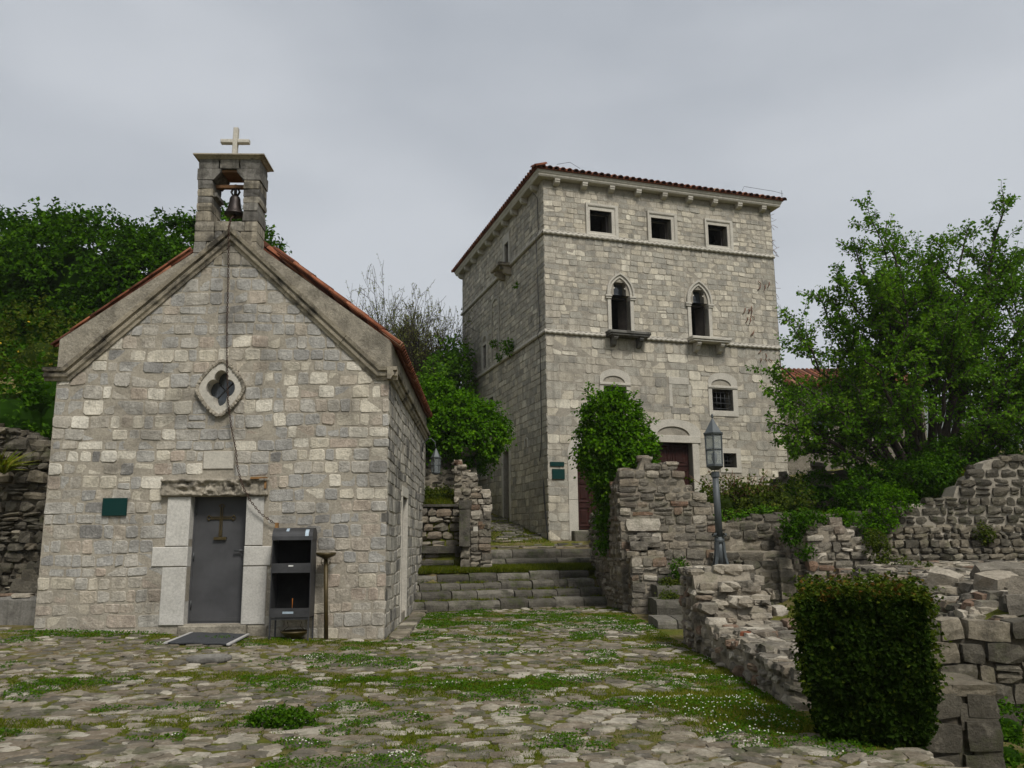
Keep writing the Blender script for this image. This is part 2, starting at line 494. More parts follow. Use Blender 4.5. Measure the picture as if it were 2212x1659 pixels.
def ring_plate(mb, fr, outer, inner, w1, w0, bev=0.0, tone=0.5, closed=True, wi=None):
    """surround between two outlines with the same number of (u, z) points: front, outer edge and inner reveal"""
    n = len(outer)
    V = []
    wi = w0 if wi is None else wi
    for (a, b) in zip(outer, inner):
        c = (b[0] + (a[0] - b[0]) * bev, b[1] + (a[1] - b[1]) * bev)
        V += [fr(*a, w0), fr(*a, w1), fr(*c, w1), fr(*b, w1 - (0.5 * bev * 0.1 if bev else 0)), fr(*b, wi)]
    F = []
    for i in range(n if closed else n - 1):
        j = (i + 1) % n
        for k in range(4):
            F.append((i * 5 + k, i * 5 + k + 1, j * 5 + k + 1, j * 5 + k))
    if not closed:
        F.append((0, 1, 2, 3, 4))
        e = (n - 1) * 5
        F.append((e + 4, e + 3, e + 2, e + 1, e))
    mb.add(V, F, tone)

# --- stones
_G3 = [(x, y, z) for x in (-1, 0, 1) for y in (-1, 0, 1) for z in (-1, 0, 1) if (x, y, z) != (0, 0, 0)]
_GI = {p: i for i, p in enumerate(_G3)}
_GF = []
for ax in range(3):
    for sgn in (-1, 1):
        o1, o2 = (ax + 1) % 3, (ax + 2) % 3
        for a in (-1, 0):
            for b in (-1, 0):
                q = []
                for da, db in ((0, 0), (1, 0), (1, 1), (0, 1)):
                    p = [0, 0, 0]
                    p[ax] = sgn
                    p[o1] = a + da
                    p[o2] = b + db
                    q.append(_GI[tuple(p)])
                _GF.append(tuple(q) if sgn > 0 else tuple(reversed(q)))
_G3A = np.array(_G3, float)

_NA = np.abs(_G3A).sum(1)
def rock(C, ax, rnd=0.25, jit=0.08, tone=0.5, smooth=False):
    """irregular chipped block: 26 points, 24 faces. ax: three half-axis vectors"""
    p = _G3A.copy()
    k = np.ones((26, 1))
    cor, edg, fac = _NA == 3, _NA == 2, _NA == 1
    k[cor, 0] = 1 - rnd * RNG.uniform(0.15, 1.0, cor.sum())
    k[edg, 0] = 1 + rnd * RNG.uniform(-0.45, 0.12, edg.sum())
    k[fac, 0] = 1 + rnd * RNG.uniform(-0.05, 0.3, fac.sum())
    p = p * k + RNG.uniform(-jit, jit, p.shape)
    A = np.array(ax, float)
    m = MB()
    m.add((np.asarray(C, float) + p @ A), _GF, tone, False)
    return m

def plate(fr, q, tone, w1, back, bev, jit, cut=0.16, smooth=False):
    """dressed stone showing one face in a wall; q: four (u, z) corners, counter-clockwise"""
    q = [(a + random.uniform(-jit, jit), b + random.uniform(-jit, jit)) for a, b in q]
    c = (sum(a for a, b in q) / 4, sum(b for a, b in q) / 4)
    hmin = min(q[2][1] - q[1][1], q[3][1] - q[0][1], q[1][0] - q[0][0], q[2][0] - q[3][0])
    hmin = max(hmin, 0.02)
    out = []
    for i in range(4):
        a, p, n = np.array(q[i]), np.array(q[i - 1]), np.array(q[(i + 1) % 4])
        k = hmin * cut * random.uniform(0.3, 1.0)
        for o in (p, n):
            d = o - a
            L = np.linalg.norm(d) + 1e-9
            out.append(tuple(a + d / L * min(k, 0.4 * L)))
    tu, tz = random.uniform(-0.012, 0.012), random.uniform(-0.012, 0.012)
    V = [fr(a, b, back) for a, b in out]
    V += [fr(a, b, w1 - bev) for a, b in out]
    inn = []
    for a, b in out:
        d = np.array([c[0] - a, c[1] - b])
        L = np.linalg.norm(d) + 1e-9
        s = min(bev * random.uniform(0.7, 1.6), 0.3 * L)
        inn.append((a + d[0] / L * s, b + d[1] / L * s))
    V += [fr(a, b, w1 + tu * (a - c[0]) / 0.3 + tz * (b - c[1]) / 0.2 + random.uniform(-0.003, 0.003)) for a, b in inn]
    F = [tuple(range(16, 24))]
    for k in range(8):
        n = (k + 1) % 8
        F += [(k, n, n + 8, k + 8), (k + 8, n + 8, n + 16, k + 16)]
    m = MB()
    m.add(V, F, tone, smooth)
    return m

def spans(poly, z):
    """intervals of u inside a polygon at height z"""
    xs = []
    n = len(poly)
    for i in range(n):
        (a, b), (c, d) = poly[i], poly[(i + 1) % n]
        if (b <= z < d) or (d <= z < b):
            xs.append(a + (c - a) * (z - b) / (d - b))
    xs.sort()
    return list(zip(xs[::2], xs[1::2]))

def layout(poly, holes, z0, z1, hr, wr, double=0.0, start=0):
    """coursed masonry: list of corner quads inside poly and outside the hole rectangles (u0, u1, z0, z1)"""
    out = []
    z = z0
    while z < z1 - 0.04:
        h = random.uniform(*hr)
        if z1 - z - h < hr[0] * 0.6:
            h = z1 - z
        b, t = z + 0.004, z + h - 0.004
        sb, st = spans(poly, b), spans(poly, t)
        if len(sb) == len(st):
            pairs = list(zip(sb, st))
        else:
            pairs = [(x, x) for x in spans(poly, z + h / 2)]
        for (b0, b1), (t0, t1) in pairs:
            cuts = []
            for (u0, u1, a0, a1) in holes:
                if min(t, a1) - max(b, a0) > 0.055:
                    cuts.append((u0, u1))
            lo, hi = min(b0, t0), max(b1, t1)
            segs = [(lo, hi)]
            for c0, c1 in cuts:
                ns = []
                for s0, s1 in segs:
                    if c1 <= s0 or c0 >= s1:
                        ns.append((s0, s1))
                    else:
                        if c0 > s0:
                            ns.append((s0, c0))
                        if c1 < s1:
                            ns.append((c1, s1))
                segs = ns
            for s0, s1 in segs:
                L = s1 - s0
                if L < 0.04:
                    continue
                us = [s0]
                while us[-1] < s1 - 1e-6:
                    w = random.uniform(*wr) * (1.0 if random.random() > 0.12 else 1.5)
                    if s1 - us[-1] - w < wr[0] * 0.7:
                        w = s1 - us[-1]
                        if w > wr[1] * 1.45:
                            w = w / 2
                    us.append(min(us[-1] + w, s1))
                for a, c in zip(us, us[1:]):
                    q = [(a, b), (c, b), (c, t), (a, t)]
                    q[0] = (max(a, b0), b)
                    q[3] = (max(a, t0), t)
                    q[1] = (min(c, b1), b)
                    q[2] = (min(c, t1), t)
                    if q[1][0] - q[0][0] < 0.03 and q[2][0] - q[3][0] < 0.03:
                        continue
                    if q[1][0] < q[0][0]:
                        q[1] = (q[0][0] + 0.01, b)
                    if q[2][0] < q[3][0]:
                        m_ = (q[2][0] + q[3][0]) / 2
                        q[2] = (m_ + 0.005, t)
                        q[3] = (m_ - 0.005, t)
                    if double and random.random() < double and h > 0.24:
                        k = b + (t - b) * random.uniform(0.4, 0.6)
                        f_ = (k - b) / (t - b)
                        l_ = q[0][0] + (q[3][0] - q[0][0]) * f_
                        r_ = q[1][0] + (q[2][0] - q[1][0]) * f_
                        out.append([q[0], q[1], (r_, k - 0.006), (l_, k - 0.006)])
                        out.append([(l_, k + 0.006), (r_, k + 0.006), q[2], q[3]])
                    else:
                        out.append(q)
        z += h
    return out

def warp(q, a=0.045):
    return [(u, z + a * 2 * (float(fbm(np.array([u]), np.array([z * 1.6 + 20]), 1.3, 2)[0]) - 0.5)) for u, z in q]
def shrink(q, g):
    q = warp(q)
    return [(q[0][0] + g, q[0][1] + g), (q[1][0] - g, q[1][1] + g), (q[2][0] - g, q[2][1] - g), (q[3][0] + g, q[3][1] - g)]

def emit(stones, name, mat, parent, limit=300, rest='stonework'):
    """stones: (weight, MB). The largest become objects of their own, the rest one part"""
    stones = sorted(stones, key=lambda s: -s[0])
    for w, m in stones[:limit]:
        build(m, name, mat, parent)
    if len(stones) > limit:
        k = MB()
        for w, m in stones[limit:]:
            k.merge(m)
        build(k, rest, mat, parent, kind='stuff')

def grid_wall(mb, fr, u0, u1, z0, z1, holes, w, tone=0.5, reveal=0.4):
    """plane wall with rectangular holes and their reveals"""
    us = sorted({u0, u1, *[h[0] for h in holes], *[h[1] for h in holes]})
    zs = sorted({z0, z1, *[h[2] for h in holes], *[h[3] for h in holes]})
    for a, c in zip(us, us[1:]):
        for b, d in zip(zs, zs[1:]):
            mu, mz = (a + c) / 2, (b + d) / 2
            if any(h[0] < mu < h[1] and h[2] < mz < h[3] for h in holes):
                continue
            mb.add([fr(a, b, w), fr(c, b, w), fr(c, d, w), fr(a, d, w)], [(0, 1, 2, 3)], tone)
    for h in holes:
        a, c, b, d = h
        P = [fr(a, b, w), fr(c, b, w), fr(c, d, w), fr(a, d, w)] + [fr(a, b, w - reveal), fr(c, b, w - reveal), fr(c, d, w - reveal), fr(a, d, w - reveal)]
        mb.add(P, [(0, 4, 5, 1), (1, 5, 6, 2), (2, 6, 7, 3), (3, 7, 4, 0)], tone)

# --- value noise for patches
_LAT = RNG.random((256, 256))
def vnoise(x, y, s):
    x = np.asarray(x, float) / s + 40.0
    y = np.asarray(y, float) / s + 40.0
    i, j = np.floor(x).astype(int), np.floor(y).astype(int)
    fx, fy = x - i, y - j
    fx = fx * fx * (3 - 2 * fx)
    fy = fy * fy * (3 - 2 * fy)
    g = lambda a, b: _LAT[a % 256, b % 256]
    return (g(i, j) * (1 - fx) + g(i + 1, j) * fx) * (1 - fy) + (g(i, j + 1) * (1 - fx) + g(i + 1, j + 1) * fx) * fy
def fbm(x, y, s, o=4):
    t, a, n = 0, 1.0, 0
    for k in range(o):
        t = t + a * vnoise(x + 17 * k, y - 9 * k, s / 2 ** k)
        n += a
        a *= 0.55
    return t / n

# --- foliage
def leaf_mesh(P, A, Nn, L, Wd):
    """P base points, A axis, Nn facing; one folded leaf of two triangles-pairs each"""
    A = A / (np.linalg.norm(A, axis=1, keepdims=True) + 1e-9)
    B = np.cross(A, Nn)
    B /= np.linalg.norm(B, axis=1, keepdims=True) + 1e-9
    Nn = np.cross(B, A)
    L = np.asarray(L).reshape(-1, 1)
    Wd = np.asarray(Wd).reshape(-1, 1)
    v0 = P
    v1 = P + A * L * 0.45 + B * Wd + Nn * L * 0.10
    v2 = P + A * L - Nn * L * 0.12
    v3 = P + A * L * 0.45 - B * Wd + Nn * L * 0.10
    V = np.stack([v0, v1, v2, v3], 1).reshape(-1, 3)
    n = len(P)
    F = np.arange(4 * n).reshape(n, 4)
    return V, F

def sphere_pts(n):
    v = RNG.normal(size=(n, 3))
    return v / np.linalg.norm(v, axis=1, keepdims=True)

def ellip_core(c, r, k=0.86, nu=14, nv=9):
    V, F = [], []
    for j in range(nv + 1):
        ph = -math.pi / 2 + math.pi * j / nv
        for i in range(nu):
            t = 2 * math.pi * i / nu
            V.append((c[0] + k * r[0] * math.cos(ph) * math.cos(t), c[1] + k * r[1] * math.cos(ph) * math.sin(t), c[2] + k * r[2] * math.sin(ph)))
    for j in range(nv):
        for i in range(nu):
            i2 = (i + 1) % nu
            F.append((j * nu + i, j * nu + i2, (j + 1) * nu + i2, (j + 1) * nu + i))
    return np.array(V), np.array(F)

def blob_leaves(blobs, n_sprays, k, size, lump=0.18, droop=0.35, view=None, spray=0.35, core=0.72):
    """leafy mass: sprays of leaves over the skin of overlapping ellipsoids. blobs: (centre, radii)"""
    blobs = [(np.array(c, float), np.array(r, float)) for c, r in blobs]
    area = np.array([(r[0] * r[1] + r[1] * r[2] + r[0] * r[2]) for c, r in blobs])
    pick = RNG.choice(len(blobs), n_sprays, p=area / area.sum())
    d = sphere_pts(n_sprays)
    C = np.array([b[0] for b in blobs])[pick]
    Rr = np.array([b[1] for b in blobs])[pick]
    rad = 1.0 + 1.5 * lump * (fbm(C[:, 0] + d[:, 0] * Rr[:, 0] + d[:, 1], C[:, 2] + d[:, 2] * Rr[:, 2] - d[:, 1] * Rr[:, 1], max(0.35, 0.32 * Rr.mean()), 3) - 0.5) * 2 + RNG.uniform(-0.07, 0.04, n_sprays)
    P = C + d * Rr * rad[:, None]
    keep = np.ones(n_sprays, bool)
    for i, (c, r) in enumerate(blobs):
        ins = (((P - c) / (r * 0.86)) ** 2).sum(1) < 1
        keep &= ~(ins & (pick != i))
    if view is not None:
        out = d / Rr
        out /= np.linalg.norm(out, axis=1, keepdims=True)
        tov = np.array(view) - P
        tov /= np.linalg.norm(tov, axis=1, keepdims=True)
        keep &= (out * tov).sum(1) > -0.45
    P, d, Rr = P[keep], d[keep], Rr[keep]
    nrm = d / Rr
    nrm /= np.linalg.norm(nrm, axis=1, keepdims=True)
    m = len(P)
    # each spray leans out and hangs a little; its leaves fan along it
    dirn = nrm * 0.75 + RNG.normal(size=(m, 3)) * 0.45 + np.array([0, 0, -droop])
    dirn /= np.linalg.norm(dirn, axis=1, keepdims=True)
    t = RNG.uniform(0, 1, (m, k)) ** 0.7
    L = spray * RNG.uniform(0.6, 1.3, (m, 1))
    Q = P[:, None, :] + dirn[:, None, :] * (t * L)[:, :, None] + RNG.normal(size=(m, k, 3)) * size * 0.55
    A = dirn[:, None, :] * 0.5 + RNG.normal(size=(m, k, 3)) * 0.6 + np.array([0, 0, -0.15])
    Nn = nrm[:, None, :] * 0.45 + np.array([0, 0, 0.85]) + RNG.normal(size=(m, k, 3)) * 0.42
    s = size * RNG.uniform(0.6, 1.3, (m * k))
    V, F = leaf_mesh(Q.reshape(-1, 3), A.reshape(-1, 3), Nn.reshape(-1, 3), s, s * 0.38)
    base = np.repeat(np.clip(RNG.normal(0.45, 0.16, m), 0, 1), k)
    T = np.clip(base + RNG.normal(0, 0.14, m * k), 0, 1)
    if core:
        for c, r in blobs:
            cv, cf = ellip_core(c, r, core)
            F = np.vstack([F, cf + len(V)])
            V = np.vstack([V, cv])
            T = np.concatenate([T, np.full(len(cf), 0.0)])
    return V, F, T

def curve_path(p0, p1, n, sag, wob):
    p0, p1 = np.array(p0, float), np.array(p1, float)
    L = np.linalg.norm(p1 - p0)
    t = np.linspace(0, 1, n)[:, None]
    P = p0 + (p1 - p0) * t
    P[:, 2] += (sag * L * 4 * t * (1 - t))[:, 0]
    w = RNG.normal(size=(n, 3)) * wob * L
    w[0] = 0
    w[-1] = 0
    return P + w

def leaves_on(path, n, size, out=0.12, up=0.4):
    """leaves along a twig"""
    path = np.asarray(path)
    t = RNG.uniform(0.1, 1.0, n) * (len(path) - 1)
    i = np.minimum(t.astype(int), len(path) - 2)
    f = (t - i)[:, None]
    P = path[i] * (1 - f) + path[i + 1] * f
    d = path[i + 1] - path[i]
    d /= np.linalg.norm(d, axis=1, keepdims=True) + 1e-9
    r = RNG.normal(size=(n, 3))
    r -= d * (r * d).sum(1)[:, None]
    r /= np.linalg.norm(r, axis=1, keepdims=True)
    A = r * 0.8 + d * 0.5 + np.array([0, 0, -0.35])
    P = P + r * RNG.uniform(0, out, (n, 1))
    Nn = np.array([0, 0, up]) + RNG.normal(size=(n, 3)) * 0.6
    s = size * RNG.uniform(0.6, 1.25, n)
    return leaf_mesh(P, A, Nn, s, s * 0.36)

class LeafBag:
    def __init__(s):
        s.V, s.F, s.T, s.n = [], [], [], 0
    def add(s, V, F, tone, spread=0.15):
        s.V.append(V)
        s.F.append(F + s.n)
        s.n += len(V)
        s.T.append(np.clip(np.asarray(tone) + RNG.normal(0, spread, len(F)), 0, 1))
    def build(s, name, mat, parent=None, kind=None, loc=None):
        return build_np(name, np.vstack(s.V), np.vstack(s.F), np.concatenate(s.T), mat, parent, kind, loc)

SN, CS = math.sin(R(18)), math.cos(R(18))
def sm(x, a, b):
    t = np.clip((np.asarray(x, float) - a) / (b - a), 0, 1)
    return t * t * (3 - 2 * t)
def H(x, y):
    """height of the ground"""
    x = np.asarray(x, float)
    y = np.asarray(y, float)
    t = -SN * x + CS * y
    u = CS * (x - 1.176) + SN * (y - 28)
    v = t - 26.266
    court = 0.04 * np.clip(-2.2 - x, 0, 7) * sm(y, 9, 15)
    # alley with its two flights
    al = np.where(t < 20.6, 0.0, np.where(t < 22.0, (t - 20.6) / 1.4 * 0.72 - 0.12, np.where(t < 23.2, 0.84 + (t - 22) * 0.066,
         np.where(t < 24.1, 0.80 + (t - 23.2) * 0.45, np.where(t < 25.6, 1.42 + (t - 24.1) * 0.05, 1.6 + (t - 25.6) * 0.1)))))
    al = np.where(v > 0, 1.67 + 0.17 * v, al)
    z = np.where(t > 20.6, al, court)
    # bank behind the small dry wall left of the alley
    z = np.where((x < -0.75 - 0.1 * (y - 23)) & (y > 23.75), np.maximum(z, 2.6 + 0.22 * (y - 23.7)), z)
    # behind and left of the chapel
    z = np.where((x < -2.7) & (y > 24.6), 2.7 + 0.24 * (y - 24.6), z)
    hl = 2.6 + 0.42 * (y - 17) + 0.10 * np.clip(-8.5 - x, 0, 10)
    z = np.where((x < -8.45) & (y > 17.3), np.minimum(hl, 9.5), z)
    # ruins on the right
    pit = np.where(y < 10.4, -0.5, np.where(y < 21.25, -0.15 + 0.9 * sm(x, 5.2, 7.4) + 0.03 * (y - 11), 0))
    z = np.where((x > 3.2) & (y < 21.25), pit, z)
    up = 2.05 + 0.06 * (y - 21) + 1.15 * sm(x, 10.3, 12.2) + 0.12 * np.clip(x - 11.5, 0, 12)
    z = np.where((x > 2.6) & (y >= 21.25), up, z)
    z = np.where((x > 2.6) & (v > -3.5), np.maximum(z, 1.72 + 0.24 * np.minimum(u, 7.8) + 0.1 * np.minimum(v, 0)), z)
    far = sm(np.hypot(x, y), 45, 70)
    z = z * (1 - far) + 5.0 * far * sm(y, -10, 30)
    return z + 0.05 * (fbm(x, y, 1.6, 3) - 0.5)
def Hs(x, y):
    return float(H(np.array([x]), np.array([y]))[0])
# ================================================================== the chapel
CY = R(2.0)
CU = np.array([math.cos(CY), math.sin(CY), 0])
CN = np.array([math.sin(CY), -math.cos(CY), 0])
CO = np.array([-2.246, 15.0, 0.0])
CF = Frame(CO, CU, CN)                          # front: u from -6 to 0
CS_ = Frame(CO, -CN, CU)                        # right-hand side: u runs away from the front
CLEN = 9.6
chapel = thing('chapel', 'small gabled stone chapel with open bell turret, carved lintel and grey metal door', 'chapel', tuple(CF(-3, 0, -4.5)))

def quatre(c, s, n=64, off=0.0):
    pts = []
    for i in range(n):
        t = 2 * math.pi * (i + off) / n
        # four round lobes
        a = ((t + math.pi / 4) % (math.pi / 2)) - math.pi / 4
        d, rr = 0.165, 0.15
        disc = rr * rr - (d * math.sin(a)) ** 2
        r = d * math.cos(a) + math.sqrt(max(disc, 0))
        r = max(r, 0.14)
        pts.append((c[0] + s * r * math.cos(t), c[1] + s * r * math.sin(t) * 1.28))
    return pts
def ogee_diamond(c, a, b, n=64, p=1.5):
    pts = []
    for i in range(n):
        t = 2 * math.pi * i / n
        r = (abs(math.cos(t)) ** p + abs(math.sin(t)) ** p) ** (-1 / p)
        pts.append((c[0] + a * r * math.cos(t), c[1] + b * r * math.sin(t)))
    return pts
QC = (-3.04, 4.44)
c_holes = [(-3.46, -2.48, 0.30, 2.5), (QC[0] - 0.30, QC[0] + 0.30, QC[1] - 0.35, QC[1] + 0.35)]
c_keep = [(-3.86, -2.1, 0.05, 2.5), (-4.06, -2.02, 1.29, 1.61), (-3.96, -2.12, 2.5, 2.8), (-3.28, -2.75, 2.98, 3.29), (QC[0] - 0.24, QC[0] + 0.24, QC[1] - 0.38, QC[1] + 0.38)]
k = MB()
grid_wall(k, CF, -5.99, -0.01, -0.3, 5.3, c_holes, -0.003, 0.5, 0.3)
k.add([CF(-5.99, 5.3, -0.003), CF(-0.01, 5.3, -0.003), CF(-2.5, 7.0, -0.003), CF(-3.5, 7.0, -0.003)], [(0, 1, 2, 3)], 0.5)
# right side with its door, rear, left side
grid_wall(k, CS_, 0.01, CLEN, -0.3, 5.3, [(2.75, 3.85, 0.2, 2.62)], -0.008, 0.5, 0.35)
BL, BR = CF(-6, 0, 0), CF(0, 0, 0)
bk = -CN * CLEN
P = [CF(-5.99, -0.3, 0), CF(-5.99, 5.3, 0), CF(-5.99, 5.3, 0) + bk, CF(-5.99, -0.3, 0) + bk]
k.add(P, [(0, 1, 2, 3)], 0.5)
P = [CF(-6, -0.3, 0) + bk, CF(0, -0.3, 0) + bk, CF(0, 5.3, 0) + bk, CF(-3, 7.5, 0) + bk, CF(-6, 5.3, 0) + bk]
k.add(P, [(4, 3, 2, 1, 0)], 0.5)
build(k, 'wall', M['mortar'], chapel)
# masonry of the front
cpoly = [(-6, 0.0), (0, 0.0), (0, 4.6), (-0.22, 4.62), (-3, 7.24), (-5.78, 4.62), (-6, 4.6)]
st = []
for q in layout(cpoly, c_keep, 0.0, 7.22, (0.17, 0.27), (0.15, 0.36), 0.02):
    a = (q[1][0] - q[0][0]) * (q[2][1] - q[1][1])
    # more pale repairs in the middle heights, greyer gable, beige foot
    zc = q[0][1]
    r = random.random()
    tone = random.uniform(0.2, 0.5) if r < 0.48 else random.uniform(0.5, 0.72) if r < 0.64 else random.uniform(0.74, 1.0) if r < 0.94 else random.uniform(0, 0.2)
    if zc > 5.2 or (1.0 < zc < 2.4 and r > 0.6):
        tone = min(tone, random.uniform(0.2, 0.62))
    if zc < 0.9:
        tone = random.uniform(0.4, 0.75)
    st.append((a, plate(CF, shrink(q, random.uniform(0.004, 0.009)), tone, random.uniform(-0.004, 0.012), -0.1, random.uniform(0.008, 0.02), 0.014, 0.2)))
emit(st, 'stone', M['church'], chapel, 300, 'small_stonework')
# masonry of the right side
st = []
spoly = [(0, 0.0), (CLEN, 0.0), (CLEN, 4.58), (0, 4.58)]
for q in layout(spoly, [(2.62, 3.98, 0.1, 2.82)], 0.0, 4.58, (0.17, 0.27), (0.22, 0.5)):
    st.append((1, plate(CS_, shrink(q, 0.006), random.random(), random.uniform(-0.006, 0.010), -0.1, 0.016, 0.008, 0.2)))
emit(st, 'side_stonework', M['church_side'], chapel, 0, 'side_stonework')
# parapet bands above the cornice
k = MB()
bandp = [(-6, 4.78), (-5.8, 4.78), (-3, 7.42), (-0.2, 4.78), (0, 4.78), (0.0, 5.33), (-3, 7.52), (-6.0, 5.35)]
V = [CF(a, b, 0.015) for a, b in bandp] + [CF(a, b, -0.22) for a, b in bandp]
n = len(bandp)
k.add(V, [(0, 1, 2, 6, 7)[::1], (2, 3, 4, 5, 6)] + [(i, i + n, (i + 1) % n + n, (i + 1) % n) for i in range(n)], 0.6)
build(k, 'gable_band', M['plaster'], chapel)
k = MB()
CS_.box(k, 0.0, CLEN, 4.76, 5.30, -0.2, 0.02, 0.4)
build(k, 'side_band', M['plaster'], chapel)
# raking cornice with its short level returns, in moulded lengths
prof = [(-0.115, -0.03), (-0.115, 0.035), (-0.07, 0.05), (-0.045, 0.085), (0.0, 0.095), (0.03, 0.07), (0.05, 0.075), (0.05, 0.13), (0.115, 0.15), (0.115, -0.03)]
def rake(path, name='cornice_stone', pieces=6, fr=CF, mat='cornice'):
    P = [np.array(p) for p in path]
    for i in range(pieces):
        a, b = i / pieces, (i + 1) / pieces
        m = MB()
        q0, q1 = P[0] + (P[1] - P[0]) * a, P[0] + (P[1] - P[0]) * b
        g = (P[1] - P[0]) / np.linalg.norm(P[1] - P[0]) * 0.003
        j = random.uniform(-0.006, 0.006)
        sweep(m, fr, [q0 + g, q1 - g], [(d, w + (j if w > 0 else 0)) for d, w in prof], random.random())
        build(m, name, M[mat], chapel)
for path in ([(-6.2, 4.70), (-5.86, 4.70)], ):
    m = MB()
    sweep(m, CF, [(-6.2, 4.70), (-5.80, 4.70), (-5.66, 4.83)], prof, 0.4)
    build(m, 'cornice_stone', M['cornice'], chapel)
rake([(-5.66, 4.83), (-3.06, 7.27)], pieces=5)
m = MB()
sweep(m, CF, [(-3.06, 7.27), (-3.0, 7.325), (-2.94, 7.27)], prof, 0.7)
build(m, 'cornice_stone', M['cornice'], chapel)
rake([(-2.94, 7.27), (-0.34, 4.83)], pieces=5)
m = MB()
sweep(m, CF, [(-0.34, 4.83), (-0.20, 4.70), (0.148, 4.70)], prof, 0.4)
build(m, 'cornice_stone', M['cornice'], chapel)
rake([(-0.152, 4.698), (CLEN, 4.698)], pieces=7, fr=CS_)

# roof: two slopes of barrel tiles
SL = math.atan2(7.72 - 5.42, 3.0)
def tile_mesh(origin, along, across, up, L, r0, r1, tone):
    """one barrel tile: open half tube with thickness"""
    m = MB()
    V = []
    n = 5
    for (t, r) in ((0, r0), (1, r1)):
        for rr in (r, r - 0.016):
            for i in range(n + 1):
                a = math.pi * i / n
                V.append(origin + along * L * t + across * rr * math.cos(a) + up * rr * math.sin(a))
    F = []
    s = n + 1
    for i in range(n):
        F += [(i, i + 1, 2 * s + i + 1, 2 * s + i), (s + i, 3 * s + i, 3 * s + i + 1, s + i + 1), (i, s + i, s + i + 1, i + 1), (2 * s + i, 2 * s + i + 1, 3 * s + i + 1, 3 * s + i)]
    m.add(V, F, tone, True)
    return m
rest = MB()
deck = MB()
for side in (1, -1):
    eave = CF(0.15, 5.26, 0.0) if side > 0 else CF(-6.15, 5.235, 0.0)
    dirn = (-CU * side) * math.cos(SL) + np.array([0, 0, 1.0]) * math.sin(SL)
    upn = (CU * side) * math.sin(SL) + np.array([0, 0, 1.0]) * math.cos(SL)
    ncol = 44
    for c in range(ncol):
        o = eave - CN * (0.06 + c * (CLEN - 0.05) / ncol)
        for r in range(9):
            if c < 3 and r * 0.425 + 0.5 > (0.17 + 2.46) / math.cos(SL):
                continue
            t = tile_mesh(o + dirn * r * 0.425 + upn * (0.02 + 0.02 * (r > 0)), dirn, -CN, upn, 0.50, 0.10 if c else 0.055, 0.085 if c else 0.048, random.random())
            if side > 0 and r == 0:
                build(t, 'tile', M['tile'], chapel)
            elif c == 0:
                build(t, 'verge_tile', M['tile'], chapel)
            else:
                rest.merge(t)
    a0, a1 = eave + dirn * 0.06 - CN * 0.58, eave + dirn * 3.83 - CN * 0.58
    b = -CN * (CLEN - 0.58)
    th = upn * 0.03
    deck.add([a0, a1, a1 + b, a0 + b, a0 - th, a1 - th, a1 + b - th, a0 + b - th], [(0, 1, 2, 3), (7, 6, 5, 4), (0, 4, 5, 1), (1, 5, 6, 2), (2, 6, 7, 3), (3, 7, 4, 0)], 0.3)
build(rest, 'roof_tiles', M['tile'], chapel, kind='stuff')
build(deck, 'roof', M['tile'], chapel)

# bell turret
def turret_stone(u0, u1, z0, z1, w0, w1, tone):
    m = MB()
    g = 0.005
    C = CF((u0 + u1) / 2, (z0 + z1) / 2, (w0 + w1) / 2)
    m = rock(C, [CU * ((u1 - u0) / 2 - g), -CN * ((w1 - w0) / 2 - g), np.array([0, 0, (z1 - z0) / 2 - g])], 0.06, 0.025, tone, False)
    build(m, 'turret_stone', M['belfry'], chapel)
z = 6.78
TW0, TW1 = -0.54, 0.03
for h in (0.24, 0.22, 0.21, 0.20):
    us = [-3.70, -3.38 + random.uniform(-0.1, 0.1), -3.08 + random.uniform(-0.1, 0.1), -2.82 + random.uniform(-0.06, 0.06), -2.53]
    for a, b in zip(us, us[1:]):
        turret_stone(a, b, z, z + h, TW0, TW1, random.uniform(0.3, 1.0))
    z += h
z0 = z
for (ua, ub) in ((-3.70, -3.40), (-2.83, -2.53)):
    z = z0
    hs = [0.21, 0.17, 0.14, 0.16, 0.18]
    sc = (8.47 - z0) / sum(hs)
    for i, h in enumerate(hs):
        h *= sc
        turret_stone(ua + random.uniform(-0.012, 0.012), ub + random.uniform(-0.02, 0.02), z, z + h, TW0, TW1 + random.uniform(-0.01, 0.02), random.uniform(0.0, 0.8))
        z += h
# impost on the left jamb, chamfered arch stones and lintel
turret_stone(-3.42, -3.33, 8.16, 8.24, TW0 + 0.05, TW1 - 0.05, 0.4)
for pts in ([(-3.71, 8.48), (-3.40, 8.48), (-3.27, 8.64), (-3.27, 8.70), (-3.71, 8.70)], [(-2.83, 8.48), (-2.52, 8.48), (-2.52, 8.70), (-2.97, 8.70), (-2.97, 8.64)]):
    m = MB()
    n = len(pts)
    m.add([CF(a, b, TW1) for a, b in pts] + [CF(a, b, TW0) for a, b in pts], [tuple(range(n)), tuple(range(2 * n - 1, n - 1, -1))] + [(i, i + n, (i + 1) % n + n, (i + 1) % n) for i in range(n)], 0.3)
    build(m, 'turret_stone', M['belfry'], chapel)
for a, b in ((-3.70, -3.32), (-3.31, -2.93), (-2.92, -2.53)):
    turret_stone(a, b, 8.705, 8.90, TW0, TW1, random.uniform(0, 0.5))
m = MB()
c0 = CF(-3.115, 0, (TW0 + TW1) / 2)
